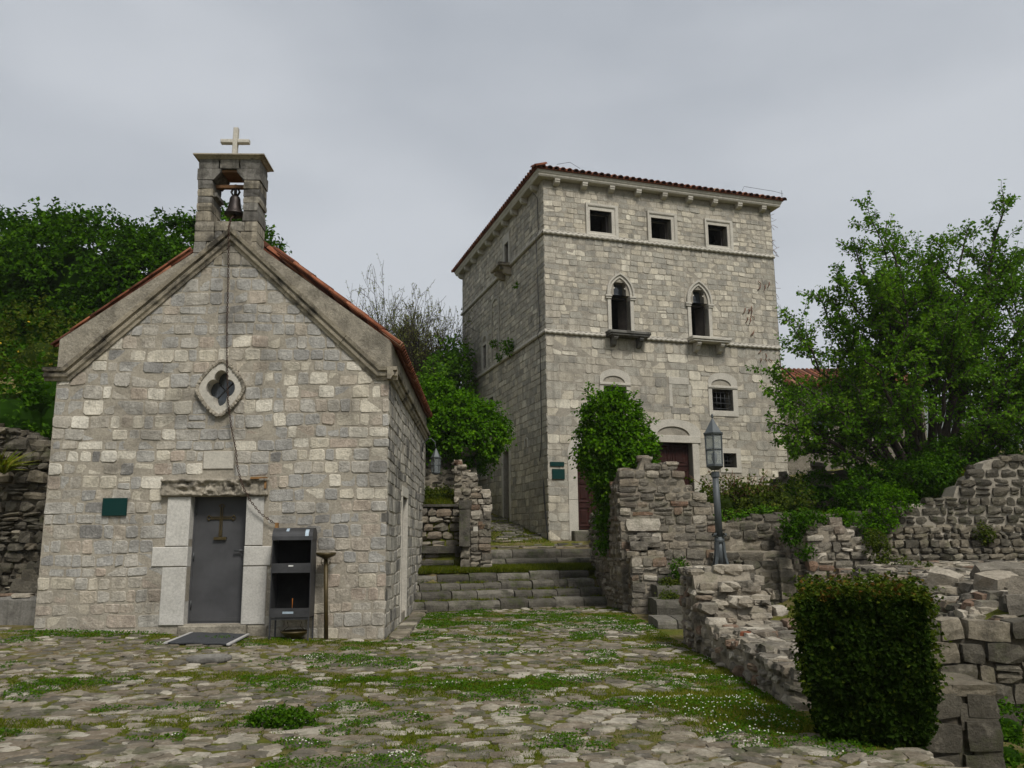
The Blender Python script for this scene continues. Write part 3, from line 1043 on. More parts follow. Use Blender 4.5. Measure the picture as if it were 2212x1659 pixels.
def slab(m, hu, hw, z0, z1, hu2=None, hw2=None, tone=0.5):
    hu2 = hu if hu2 is None else hu2
    hw2 = hw if hw2 is None else hw2
    V = [c0 + CU * a * hu + CN * b * hw + np.array([0, 0, z0]) for a, b in ((-1, -1), (1, -1), (1, 1), (-1, 1))]
    V += [c0 + CU * a * hu2 + CN * b * hw2 + np.array([0, 0, z1]) for a, b in ((-1, -1), (1, -1), (1, 1), (-1, 1))]
    m.add(V, [(0, 1, 2, 3), (7, 6, 5, 4), (0, 4, 5, 1), (1, 5, 6, 2), (2, 6, 7, 3), (3, 7, 4, 0)], tone)
slab(m, 0.60, 0.29, 8.895, 8.92, 0.62, 0.32)
slab(m, 0.62, 0.32, 8.921, 8.945, 0.65, 0.36)
slab(m, 0.67, 0.38, 8.946, 8.97)
build(m, 'turret_cornice', M['cornice'], chapel)
m = MB()
slab(m, 0.65, 0.36, 8.971, 9.10, 0.06, 0.05, 0.8)
build(m, 'turret_cap', M['plaster'], chapel)
m = MB()
for (ua, ub, za, zb) in ((-3.158, -3.072, 9.08, 9.68), (-3.39, -3.161, 9.355, 9.43), (-3.069, -2.84, 9.355, 9.43)):
    bbox(m, CF, ua, ub, za, zb, -0.31, -0.20, 0.01, 0.8, 0.004)
build(m, 'stone_cross', M['white'], chapel)

m = MB()
CF.box(m, -3.30, -2.95, 8.655, 8.70, TW0 + 0.03, TW1 - 0.06)
build(m, 'ceiling_board', M['beam'], chapel)
# quatrefoil window
m = MB()
ring_plate(m, CF, ogee_diamond(QC, 0.42, 0.50, p=1.36), quatre(QC, 0.82), 0.05, -0.08, 0.0, 0.6, True, -0.24)
build(m, 'window_frame', M['white'], chapel)
m = MB()
# rope-like border stones round the frame
pp = ogee_diamond(QC, 0.425, 0.51, 40, 1.34)
for i in range(40):
    a, b = np.array(pp[i]), np.array(pp[(i + 1) % 40])
    c = (a + b) / 2
    t = (b - a)
    nn = np.array([t[1], -t[0]]) / (np.linalg.norm(t) + 1e-9)
    m.merge(rock(CF(c[0], c[1], 0.045), [CU * t[0] * 0.55 + np.array([0, 0, t[1] * 0.55]), (CU * nn[0] + np.array([0, 0, nn[1]])) * 0.032, CN * 0.035], 0.4, 0.1, random.random()))
build(m, 'carved_border', M['carved'], chapel)
m = MB()
CF.box(m, QC[0] - 0.33, QC[0] + 0.33, QC[1] - 0.4, QC[1] + 0.4, -0.27, -0.25)
wp = build(m, 'pane', M['glass'], chapel)
m = MB()
for s in (1, -1):
    tube(m, [CF(QC[0] - 0.2, QC[1] - s * 0.22, -0.235), CF(QC[0] + 0.2, QC[1] + s * 0.22, -0.235)], 0.009, 5)
build(m, 'glazing_bar', M['iron'], chapel)

# doorway
DJ = [(-3.86, -3.46, 1.63, 2.48, 'L'), (-4.07, -3.46, 1.285, 1.615, 'L'), (-3.88, -3.46, 0.29, 1.27, 'L'),
      (-2.48, -2.17, 1.63, 2.48, 'R'), (-2.48, -2.01, 1.285, 1.615, 'R'), (-2.48, -2.07, 0.29, 1.27, 'R')]
for (a, b, c, d, s) in DJ:
    m = MB()
    bbox(m, CF, a, b, c, d, -0.22, 0.028, 0.01, random.random(), 0.004)
    build(m, 'door_jamb', M['marble'], chapel)
m = MB()
bbox(m, CF, -3.47, -2.47, 0.29, 2.52, -0.26, -0.2, 0.004)
dr = build(m, 'door', M['steel'], chapel)
m = MB()
for (a, b, c, d) in ((-3.47, -3.43, 0.3, 2.5), (-2.51, -2.47, 0.3, 2.5)):
    CF.box(m, a, b, c, d, -0.199, -0.185)
build(m, 'door_edge', M['steel'], dr)
for hz_ in (0.62, 1.45, 2.25):
    m = MB()
    tube(m, [CF(-3.42, hz_ - 0.07, -0.185), CF(-3.42, hz_ + 0.07, -0.185)], 0.014, 6)
    build(m, 'hinge', M['iron'], dr)
m = MB()
CF.box(m, -3.425, -2.515, 0.335, 0.39, -0.199, -0.192)
build(m, 'kick_plate', M['steel'], dr)
m = MB()
# bronze cross of two slim rails with ring ends on a foot
cx, cz = -2.97, 2.12
for du in (-0.016, 0.016):
    CF.box(m, cx + du - 0.009, cx + du + 0.009, 1.78, 2.30, -0.195, -0.175)
    CF.box(m, cx - 0.19, cx + 0.19, cz + du - 0.009, cz + du + 0.009, -0.196, -0.176)
for (a, b) in ((0, 0.21), (-0.215, 0), (0.215, 0)):
    pts = [CF(cx + a + 0.034 * math.cos(t), cz + b + 0.034 * math.sin(t), -0.185) for t in np.linspace(0, 2 * math.pi, 11)]
    tube(m, pts, 0.010, 5)
    for q in (-1, 1):
        d_ = (q * 0.035, 0.0) if a == 0 else (0.0, q * 0.035)
        m.merge(rock(CF(cx + a + d_[0], cz + b + d_[1], -0.185), [CU * 0.018, CN * 0.012, np.array([0, 0, 0.018])], 0.6, 0.02))
CF.box(m, cx - 0.03, cx + 0.03, 1.80, 1.90, -0.194, -0.170)
CF.box(m, cx - 0.11, cx + 0.11, 1.735, 1.785, -0.197, -0.150)
build(m, 'door_cross', M['brass'], dr)
m = MB()
tube(m, [CF(-2.70, 1.545, -0.14), CF(-2.52, 1.545, -0.14)], 0.019, 6)
tube(m, [CF(-2.53, 1.545, -0.2), CF(-2.53, 1.545, -0.15)], 0.014, 6)
CF.box(m, -2.565, -2.51, 1.28, 1.58, -0.197, -0.182)
tube(m, [CF(-2.60, 1.53, -0.16), CF(-2.57, 1.44, -0.17), CF(-2.53, 1.40, -0.18)], 0.006, 5)
build(m, 'door_handle', M['iron'], dr)
# carved lintel
m = MB()
nu, nzz = 96, 18
V, F = [], []
for i in range(nu + 1):
    for j in range(nzz + 1):
        u, zz = -3.98 + 1.88 * i / nu, 2.487 + 0.325 * j / nzz
        uu = (u + 3.04)
        scroll = 0
        if abs(uu) < 0.66 and 0.10 < j / nzz < 0.80:
            x = uu / 0.26
            k_ = x - round(x)
            rr = math.hypot(k_ * 0.26, (zz - 2.645)) / 0.12
            ang = math.atan2(zz - 2.645, k_ * 0.26 + 1e-6)
            scroll = 0.022 * math.cos(rr * 5.5 + ang * (1 if round(x) % 2 else -1) * 1.0) * math.exp(-rr * 0.6) + 0.13 * (float(fbm(np.array([u * 9]), np.array([zz * 9]), 0.6, 3)[0]) - 0.45)
        top = 0.045 if j / nzz > 0.82 else 0.0
        end = 0.03 if abs(uu) > 0.80 else 0.0
        ero = 0.05 * (float(fbm(np.array([u * 3]), np.array([zz * 5 + 9]), 0.35, 3)[0]) - 0.5)
        w = 0.075 + scroll + top + end + ero
        if i in (0, nu) or j in (0, nzz):
            w = -0.05
        V.append(CF(u, zz, w))
for i in range(nu):
    for j in range(nzz):
        a = i * (nzz + 1) + j
        F.append((a, a + nzz + 1, a + nzz + 2, a + 1))
m.add(V, F, 0.5, True)
build(m, 'carved_lintel', M['carved'], chapel)
m = MB()
CF.box(m, -2.40, -2.13, 2.785, 2.822, -0.03, 0.145)
CF.box(m, -2.155, -2.122, 2.62, 2.784, 0.0, 0.128)
build(m, 'rusty_bracket', M['ruststain'], chapel)
for (a, b, c, d, w) in ((-3.55, -2.38, 0.06, 0.285, 0.06), (-2.37, -2.02, 0.05, 0.275, 0.03)):
    m = MB()
    bbox(m, CF, a, b, c, d, -0.25, w, 0.02, 0.5, 0.008)
    build(m, 'threshold', M['plaster'], chapel)
m = MB()
bbox(m, CF, -3.28, -2.745, 2.98, 3.29, -0.05, 0.02, 0.006)
build(m, 'blank_tablet', M['white'], chapel)
# side doorway
for (a, b, c, d) in ((2.60, 2.76, 0.05, 2.62), (3.84, 4.0, 0.05, 2.62), (2.58, 4.02, 2.62, 2.84)):
    m = MB()
    bbox(m, CS_, a, b, c, d, -0.3, 0.02, 0.008, random.random())
    build(m, 'side_door_frame', M['white'], chapel)
m = MB()
CS_.box(m, 2.7, 3.9, 0.1, 2.7, -0.36, -0.30)
build(m, 'side_door', M['wood'], chapel)
# foot stones along the right side, small weeds left to the grass
m = MB()
for i in range(9):
    m = rock(CS_(0.3 + i * 0.62, 0.02, 0.22), [CU * 0.16, -CN * 0.30, np.array([0, 0, 0.05])], 0.15, 0.08, random.random())
    build(m, 'footing_stone', M['paving'], chapel)

# ---- bell, hanging in the turret
bp = CF(-3.05, 7.86, -0.22)
bell = thing('bell', 'small dark bronze bell hanging in the open turret', 'bell', tuple(bp))
m = MB()
lathe(m, bp, [(0.185, 0.0), (0.19, 0.02), (0.165, 0.05), (0.13, 0.13), (0.108, 0.25), (0.10, 0.33), (0.082, 0.37), (0.03, 0.39)], 20)
build(m, 'bell_body', M['bell'], bell)
m = MB()
tube(m, [bp + np.array([0, 0, 0.38]), bp + np.array([0, 0, 0.62])], 0.03, 6)
for s in (-1, 1):
    tube(m, [bp + CU * s * 0.03 + np.array([0, 0, 0.38]), bp + CU * s * 0.08 + np.array([0, 0, 0.47]), bp + CU * s * 0.03 + np.array([0, 0, 0.57])], 0.022, 6)
build(m, 'bell_crown', M['bell'], bell)
m = MB()
CF.box(m, -3.42, -2.81, 8.40, 8.46, -0.27, -0.17)
build(m, 'yoke', M['beam'], bell)
m = MB()
tube(m, [bp + np.array([0, 0, 0.12]), bp + np.array([0, 0, -0.02])], 0.012, 5)
m.merge(rock(bp + np.array([0, 0, -0.02]), [CU * 0.03, CN * 0.03, np.array([0, 0, 0.035])], 0.7, 0.02))
build(m, 'clapper', M['bell'], bell)

# ---- chain from the bell to the wall hook over the cabinet
cp = [CF(-3.04, 7.86, -0.2), CF(-3.03, 7.70, 0.02), CF(-3.015, 7.46, 0.19), CF(-3.00, 7.2, 0.19), CF(-2.985, 6.4, 0.13), CF(-2.965, 5.6, 0.12), CF(-2.94, 5.0, 0.10), CF(-2.88, 4.2, 0.1),
      CF(-2.79, 3.7, 0.1), CF(-2.70, 3.35, 0.1), CF(-2.64, 3.0, 0.13), CF(-2.58, 2.82, 0.16), CF(-2.50, 2.62, 0.17), CF(-2.38, 2.40, 0.14), CF(-2.20, 2.18, 0.1), CF(-2.02, 2.05, 0.08), CF(-1.92, 1.99, 0.07)]
cp = np.array(cp)
seg = np.r_[0, np.cumsum(np.linalg.norm(np.diff(cp, axis=0), axis=1))]
m = MB()
L, i = seg[-1], 0
s = 0.0
step = 0.046
while s < L - step:
    a = np.array([np.interp(s, seg, cp[:, j]) for j in range(3)])
    b = np.array([np.interp(s + step * 1.25, seg, cp[:, j]) for j in range(3)])
    d = (b - a) / np.linalg.norm(b - a)
    side = CU if i % 2 else CN
    side = side - d * (side @ d)
    side /= np.linalg.norm(side)
    c, h = (a + b) / 2, np.linalg.norm(b - a) / 2
    pts = [c + d * h * math.cos(t) + side * 0.016 * math.sin(t) for t in np.linspace(0, 2 * math.pi, 7)]
    tube(m, pts, 0.0075, 3, cap=False)
    s += step
    i += 1
chain = build(m, 'bell_chain', M['rust'], None, None, tuple(cp[-1]))
tag(chain, 'long rusty chain running from the bell down the chapel front', 'chain')
m = MB()
CF.box(m, -1.95, -1.90, 1.90, 2.02, -0.02, 0.08)
hk = build(m, 'chain_hook', M['ruststain'], chapel)

# ---- green board on the chapel
m = MB()
bbox(m, CF, -4.985, -4.56, 2.165, 2.475, 0.02, 0.042, 0.004)
g1 = build(m, 'green_sign', M['green'], None, None, tuple(CF(-4.77, 2.165, 0.03)))
tag(g1, 'blank dark green board fixed to the chapel front left of its door', 'sign')

# ---- candle cabinet
KB = CF(-1.53, 0.06, 0.3)
cab = thing('candle_cabinet', 'sooty grey metal candle cabinet with rounded top beside the chapel door', 'cabinet', tuple(KB))
u0, u1, wf, wb = -1.88, -1.21, 0.50, 0.08
m = MB()
CF.box(m, u0, u0 + 0.012, 0.44, 1.715, wb, wf)
CF.box(m, u1 - 0.012, u1, 0.44, 1.715, wb, wf)
build(m, 'side_panel', M['cabinet'], cab)
m = MB()
CF.box(m, u0 + 0.012, u1 - 0.012, 0.44, 1.9, wb, wb + 0.012)
build(m, 'back_panel', M['black_panel'], cab)
m = MB()
arc = [(wb + (wf - wb) * (0.5 - 0.5 * math.cos(t)), 1.716 + 0.21 * math.sin(t) ** 0.8 if 0 < t < math.pi else 1.716) for t in np.linspace(0, math.pi, 15)]
V = [CF(u, zz, w) for u in (u0 - 0.008, u1 + 0.008) for w, zz in arc]
n = len(arc)
m.add(V, [(i, i + 1, n + i + 1, n + i) for i in range(n - 1)] + [tuple(range(n)), tuple(range(2 * n - 1, n - 1, -1))], 0.5)
build(m, 'curved_top', M['cabinet'], cab)
for (a, b, zt, zb) in ((u0 + 0.22, u0 + 0.27, 1.92, 1.85), (u1 - 0.12, u1 - 0.06, 1.90, 1.74), (u0 + 0.08, u0 + 0.10, 1.90, 1.86)):
    m = MB()
    V = []
    for u in (a, b):
        for w, zz in arc:
            if zb < zz <= zt and w > (wb + wf) / 2:
                V.append(CF(u, zz + 0.004, w + 0.004))
    h = len(V) // 2
    if h > 1:
        m.add(V, [(i, i + 1, h + i + 1, h + i) for i in range(h - 1)], 0.5)
        build(m, 'worn_patch', M['bare'], cab)
for (za, zb, nm) in ((1.17, 1.33, 'shelf_front'), (0.44, 0.59, 'shelf_front')):
    m = MB()
    CF.box(m, u0 + 0.013, u1 - 0.013, za, zb, wf - 0.02, wf - 0.004)
    CF.box(m, u0 + 0.013, u1 - 0.013, za, za + 0.012, wb + 0.013, wf - 0.021)
    CF.box(m, u0 + 0.013, u1 - 0.013, zb - 0.05, zb - 0.03, wb + 0.013, wf - 0.021)
    build(m, nm, M['cabinet'], cab)
m = MB()
CF.box(m, u0 + 0.22, u0 + 0.40, 0.50, 0.535, wf - 0.0035, wf - 0.002)
build(m, 'worn_patch', M['bare'], cab)
m = MB()
CF.box(m, -1.59, -1.51, 1.275, 1.297, wf - 0.003, wf)
build(m, 'paper_label', M['paper'], cab)
for (u, w) in ((u0 + 0.015, wf - 0.015), (u1 - 0.015, wf - 0.015), (u0 + 0.015, wb + 0.015), (u1 - 0.015, wb + 0.015)):
    m = MB()
    CF.box(m, u - 0.013, u + 0.013, 0.0, 0.44, w - 0.013, w + 0.013)
    build(m, 'leg', M['cabinet'], cab)
m = MB()
for s in (0.0, 1.0):
    CF.box(m, u0 + 0.03, u1 - 0.03, 0.40, 0.43, wb + 0.02 + s * (wf - wb - 0.05), wb + 0.03 + s * (wf - wb - 0.05))
build(m, 'rail', M['cabinet'], cab)
m = MB()
cpos = CF(-1.54, 0.562, 0.32)
lathe(m, cpos, [(0.006, 0), (0.006, 0.17), (0.002, 0.18)], 6)
cd = build(m, 'thin_candle', M['wax'], None, None, tuple(cpos))
tag(cd, 'single thin orange candle standing in the lower tray of the cabinet', 'candle')
m = MB()
bc = CF(-1.50, 0.075, 0.28)
lathe(m, bc, [(0.10, 0.0), (0.13, 0.02), (0.225, 0.10), (0.235, 0.13), (0.225, 0.13), (0.13, 0.045), (0.02, 0.04)], 20)
for s in (-1, 1):
    tube(m, [bc + CU * s * 0.2 + np.array([0, 0, 0.12]), bc + CU * s * 0.1 + np.array([0, 0, 0.2]), bc + CU * s * 0.12 + np.array([0, 0, 0.28])], 0.007, 5)
bw = build(m, 'brass_bowl', M['brass'], None, None, tuple(bc))
tag(bw, 'shallow brass bowl on the ground under the candle cabinet', 'bowl')

# ---- brass candle stand
sp = CF(-0.95, 0.03, 0.32)
std = thing('brass_stand', 'tall slim brass stand with a shallow dish right of the cabinet', 'candle stand', tuple(sp))
m = MB()
tube(m, [sp, CF(-1.0, 1.40, 0.30)], [0.038, 0.036], 8)
build(m, 'pole', M['brass'], std)
m = MB()
dc = CF(-1.0, 1.40, 0.30)
lathe(m, dc, [(0.03, -0.02), (0.05, 0.0), (0.16, 0.05), (0.178, 0.10), (0.168, 0.10), (0.15, 0.065), (0.02, 0.04)], 20)
build(m, 'dish', M['brass'], std)
m = MB()
for s in (-1, 1):
    tube(m, [dc + CU * s * a + np.array([0, 0, b]) for a, b in ((0.04, -0.12), (0.075, -0.08), (0.08, -0.02), (0.06, 0.01), (0.05, -0.03))], 0.006, 5)
build(m, 'scroll', M['brass'], std)

# ---- door mat and stone ring
def mk_mat():
    pts = [(-3.30, 0.12), (-2.28, 0.14), (-2.22, 1.45), (-3.26, 1.40)]
    c = np.mean([CF(a, 0, b) for a, b in pts], axis=0)
    c[2] = Hs(c[0], c[1])
    t = thing('door_mat', 'dark grey rubber mat with pale ends on the ground before the chapel door', 'mat', tuple(c))
    def strip(f0, f1, g0, g1, name, mat, z0, z1):
        m = MB()
        q = []
        n = 8
        V = []
        for zz in (z0, z1):
            for i in range(n + 1):
                f = f0 + (f1 - f0) * i / n
                for g in (g0, g1):
                    a = np.array(pts[0]) * (1 - f) * (1 - g) + np.array(pts[1]) * f * (1 - g) + np.array(pts[2]) * f * g + np.array(pts[3]) * (1 - f) * g
                    p = CF(a[0], 0, a[1])
                    p[2] = Hs(p[0], p[1]) + 0.03 + zz + 0.005 * math.sin(i * 1.7 + g * 2)
                    V.append(p)
        F = []
        o = 2 * (n + 1)
        for i in range(n):
            F += [(2 * i, 2 * i + 2, 2 * i + 3, 2 * i + 1), (o + 2 * i, o + 2 * i + 1, o + 2 * i + 3, o + 2 * i + 2), (2 * i, o + 2 * i, o + 2 * i + 2, 2 * i + 2), (2 * i + 1, 2 * i + 3, o + 2 * i + 3, o + 2 * i + 1)]
        F += [(0, 1, o + 1, o), (2 * n, o + 2 * n, o + 2 * n + 1, 2 * n + 1)]
        m.add(V, F, 0.5)
        build(m, name, mat, t)
    strip(0.06, 0.94, 0.0, 1.0, 'rubber_sheet', M['mat'], 0.0, 0.016)
    strip(0.0, 0.055, -0.02, 1.02, 'pale_end', M['matpale'], 0.0, 0.02)
    strip(0.945, 1.0, -0.02, 1.02, 'pale_end', M['matpale'], 0.0, 0.02)
mk_mat()
rc = CF(-2.16, 0, 2.65)
rc[2] = Hs(rc[0], rc[1])
m = MB()
lathe(m, rc, [(0.30, -0.02), (0.31, 0.045), (0.27, 0.06), (0.22, 0.055), (0.20, 0.03), (0.05, 0.028)], 24)
rg = build(m, 'drain_cover', M['cement'], None, None, tuple(rc))
tag(rg, 'round grey stone drain ring set in the paving before the mat', 'drain cover')

# ---- hanging lantern at the far corner of the chapel's side
def lantern_body(root, c, zb, zt, rb, rt, zroof, metal, roof_r):
    """six-sided glazed lantern: c = centre on plan"""
    c = np.array([c[0], c[1], 0.0])
    def hexp(r, z, k, off=0.0):
        t = 2 * math.pi * (k + off) / 6 + 0.26
        return c + np.array([r * math.cos(t), r * math.sin(t), z])
    for k in range(6):
        m = MB()
        tube(m, [hexp(rb, zb, k), hexp(rt, zt, k)], 0.045 * rt + 0.004, 4, smooth=False)
        build(m, 'frame_bar', metal, root)
    m = MB()
    for k in range(6):
        V = [hexp(rb * 0.97, zb, k), hexp(rb * 0.97, zb, k + 1), hexp(rt * 0.97, zt, k + 1), hexp(rt * 0.97, zt, k)]
        m = MB()
        m.add(V, [(0, 1, 2, 3)])
        build(m, 'glass_pane', M['lglass'], root)
    for z, r in ((zb, rb), ((zb + zt) / 2, (rb + rt) / 2), (zt, rt)):
        m = MB()
        for k in range(6):
            tube(m, [hexp(r, z, k), hexp(r, z, k + 1)], 0.05 * rt + 0.003, 4, smooth=False)
        build(m, 'frame_ring', metal, root)
    m = MB()
    V = [hexp(roof_r, zt, k) for k in range(6)] + [hexp(roof_r * 1.02, zt + 0.025, k) for k in range(6)] + [hexp(roof_r * 0.86, zt + 0.035, k) for k in range(6)] + [c + np.array([0, 0, zroof])]
    F = [tuple(range(5, -1, -1))]
    for k in range(6):
        j = (k + 1) % 6
        F += [(k, j, 6 + j, 6 + k), (6 + k, 6 + j, 12 + j, 12 + k), (12 + k, 12 + j, 18)]
    m.add(V, F)
    build(m, 'lantern_roof', metal, root)
    m = MB()
    V = [hexp(rb * 1.08, zb, k) for k in range(6)] + [hexp(rb * 1.08, zb - 0.03, k) for k in range(6)] + [hexp(rb * 0.5, zb - 0.1 * (rb / 0.17), k) for k in range(6)]
    F = [tuple(range(6)), tuple(range(17, 11, -1))]
    for k in range(6):
        j = (k + 1) % 6
        F += [(k, 6 + k, 6 + j, j), (6 + k, 12 + k, 12 + j, 6 + j)]
    m.add(V, F)
    build(m, 'lantern_base', metal, root)
    m = MB()
    lathe(m, c + np.array([0, 0, zb]), [(0.03, 0), (0.035, 0.06), (0.05, 0.10), (0.045, 0.18), (0.015, 0.21)], 10)
    build(m, 'bulb', M['glass'], root)
hl = thing('hanging_lantern', 'grey iron lantern hanging from a curved arm at the far corner of the chapel', 'lantern', (-2.14, 23.2, 3.5))
lantern_body(hl, (-2.14, 23.2), 3.56, 3.95, 0.115, 0.135, 4.25, M['lampiron'], 0.155)
m = MB()
tube(m, [(-2.53, 23.25, 4.10), (-2.50, 23.25, 4.36), (-2.40, 23.22, 4.50), (-2.27, 23.2, 4.50), (-2.17, 23.2, 4.40), (-2.14, 23.2, 4.22)], 0.013, 6)
tube(m, [(-2.535, 23.25, 4.02), (-2.535, 23.25, 4.14)], 0.02, 6)
build(m, 'arm', M['lampiron'], hl)
# ================================================================== the palace
TU = np.array([CS, SN, 0])
TN = np.array([SN, -CS, 0])
TO = np.array([1.176, 28.0, 0.0])
TF = Frame(TO, TU, TN)                 # front, u 0..9.5
TL = Frame(TO, -TN, -TU)               # left side, u runs away from the front, 0..11.45
TW, TD, TTOP = 9.5, 11.45, 14.42
palace = thing('palace', 'tall square three-storey stone palace with pointed windows and a red tiled roof', 'palace', tuple(TF(4.75, 1.7, -5.7)))

def arch_rect(u0, u1, z0, zs, rise, n=16):
    """outline: up the right jamb, over a segmental or round arch, down the left jamb"""
    c, a = (u0 + u1) / 2, (u1 - u0) / 2
    return [(u1, z0)] + [(c + a * math.cos(t), zs + rise * math.sin(t)) for t in np.linspace(0, math.pi, n)] + [(u0, z0)]
def ogive(u0, u1, z0, zs, za, n=10, tre=0.0):
    """pointed outline with an ogee tip; tre adds trefoil cusps"""
    c, a = (u0 + u1) / 2, (u1 - u0) / 2
    pts = [(u1, z0)]
    right = []
    for i in range(n + 1):
        f = i / n
        x = a * max(1 - f ** 2.6, 0) ** 0.85
        z = zs + (za - zs) * (f ** 0.95 if f < 0.7 else f)
        if tre:
            bumpv = -tre * math.exp(-((f - 0.42) / 0.09) ** 2) + tre * 0.35 * math.exp(-((f - 0.7) / 0.12) ** 2)
            x = max(x + bumpv * a, 0.0)
        right.append((c + x, z))
    pts += right
    pts += [(2 * c - x, z) for x, z in reversed(right[:-1])]
    pts.append((u0, z0))
    return pts
def rect(u0, u1, z0, z1):
    return [(u0, z0), (u1, z0), (u1, z1), (u0, z1)]

holes, keep = [], []
wins = [(1.77, 2.63, 12.62, 13.44, 0.23), (4.23, 5.06, 12.62, 13.43, 0.22), (6.63, 7.46, 12.61, 13.42, 0.21)]
for (a, b, c, d, e) in wins:
    holes.append((a, b, c, d))
    keep.append((a - 0.12, b + 0.22, 12.45, d + 0.18))
pw = [(2.50, 3.26, 8.90, 10.27, 10.96), (5.72, 6.46, 8.90, 10.24, 10.96)]
for (a, b, c, zs, za) in pw:
    holes.append((a, b, c, zs + 0.05))
    holes.append((a + 0.14, b - 0.14, zs + 0.05, 10.8))
    keep.append((a - 0.12, b + 0.14, c, zs + 0.05))
    keep.append((a - 0.05, b + 0.05, zs + 0.05, za - 0.15))
gw = [(2.12, 3.0, 6.02, 6.97, 1.98, 3.16), (6.43, 7.30, 6.27, 7.06, 6.28, 7.50)]
for (a, b, c, d, oa, ob) in gw:
    holes.append((a, b, c, d))
    keep.append((oa + 0.04, ob - 0.04, c - 0.16, d + 0.26))
    keep.append((oa + 0.22, ob - 0.22, d + 0.26, d + 0.56))
holes.append((4.01, 5.51, 2.35, 5.04))
keep.append((3.80, 5.74, 2.0, 5.45))
keep.append((4.15, 5.40, 5.45, 5.78))
holes.append((6.76, 7.30, 4.20, 4.72))
keep.append((6.66, 7.45, 4.05, 4.86))
holes.append((1.06, 2.30, 2.0, 4.48))
keep.append((0.74, 2.62, 1.65, 4.48))
keep.append((0.90, 2.45, 4.48, 5.25))
k = MB()
grid_wall(k, TF, 0.01, TW - 0.01, 0.6, TTOP, holes, -0.004, 0.5, 0.45)
lholes = [(3.99, 4.54, 12.5, 13.5), (7.23, 7.79, 8.95, 10.0), (6.25, 6.95, 6.84, 7.55), (4.22, 5.0, 2.4, 5.09), (7.45, 8.1, 4.34, 5.18)]
lkeep = [(3.86, 4.67, 12.48, 13.8), (7.12, 7.92, 8.9, 10.4), (6.2, 7.0, 6.80, 7.62), (4.08, 5.12, 2.2, 5.5), (7.4, 8.15, 4.3, 5.25), (2.05, 2.3, 5.06, 5.3)]
grid_wall(k, TL, 0.01, TD - 0.01, 0.6, TTOP, lholes, -0.008, 0.5, 0.45)
A_, B_, C_, D_ = [TO + TU * a - TN * b for a, b in ((0, 0), (TW, 0), (TW, TD), (0, TD))]
zz = lambda p, z: np.array([p[0], p[1], z])
k.add([zz(B_, 0.6), zz(C_, 0.6), zz(C_, TTOP), zz(B_, TTOP)], [(0, 1, 2, 3)])
k.add([zz(C_, 0.6), zz(D_, 0.6), zz(D_, TTOP), zz(C_, TTOP)], [(0, 1, 2, 3)])
build(k, 'wall', M['tmortar'], palace)
# floors and room walls inside, so that the openings look into dim rooms
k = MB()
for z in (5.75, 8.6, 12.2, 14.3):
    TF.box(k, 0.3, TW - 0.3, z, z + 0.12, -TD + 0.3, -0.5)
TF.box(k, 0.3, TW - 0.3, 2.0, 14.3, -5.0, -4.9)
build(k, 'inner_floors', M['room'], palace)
st = []
tpoly = [(0, 1.2), (TW, 1.2), (TW, 14.2), (0, 14.2)]
def ttone():
    r = random.random()
    return random.uniform(0.1, 0.5) if r < 0.5 else random.uniform(0.4, 0.8) if r < 0.87 else random.uniform(0.8, 1.0)
base_cut = lambda u: 1.67 + 0.235 * u - 0.25
for z0, z1, hr, wr in ((1.2, 8.70, (0.20, 0.34), (0.24, 0.6)), (8.87, 12.33, (0.17, 0.25), (0.17, 0.42)), (12.50, 14.20, (0.17, 0.25), (0.17, 0.42))):
    for q in layout([(0, z0), (TW, z0), (TW, z1), (0, z1)], keep, z0, z1, hr, wr, 0.06):
        if q[2][1] < base_cut((q[0][0] + q[1][0]) / 2):
            continue
        a = (q[1][0] - q[0][0]) * (q[2][1] - q[1][1])
        uc = (q[0][0] + q[1][0]) / 2
        if 1.0 < uc < 2.6 and q[2][1] < 5.3:
            a *= 0.2
        st.append((a, plate(TF, shrink(q, random.uniform(0.004, 0.010)), ttone(), random.uniform(-0.004, 0.010), -0.1, 0.009, 0.010, 0.26)))
emit(st, 'stone', M['tower'], palace, 300, 'small_stonework')
st = []
for z0, z1, hr, wr in ((1.4, 8.70, (0.20, 0.30), (0.28, 0.62)), (8.87, 12.33, (0.17, 0.25), (0.2, 0.45)), (12.50, 14.20, (0.17, 0.25), (0.2, 0.45))):
    for q in layout([(0, z0), (TD, z0), (TD, z1), (0, z1)], lkeep, z0, z1, hr, wr):
        st.append((1, plate(TL, shrink(q, 0.006), ttone(), random.uniform(-0.006, 0.010), -0.1, 0.015, 0.008, 0.2)))
emit(st, 'side_stonework', M['tower'], palace, 0, 'side_stonework')
# larger corner stones
z = 1.5
i = 0
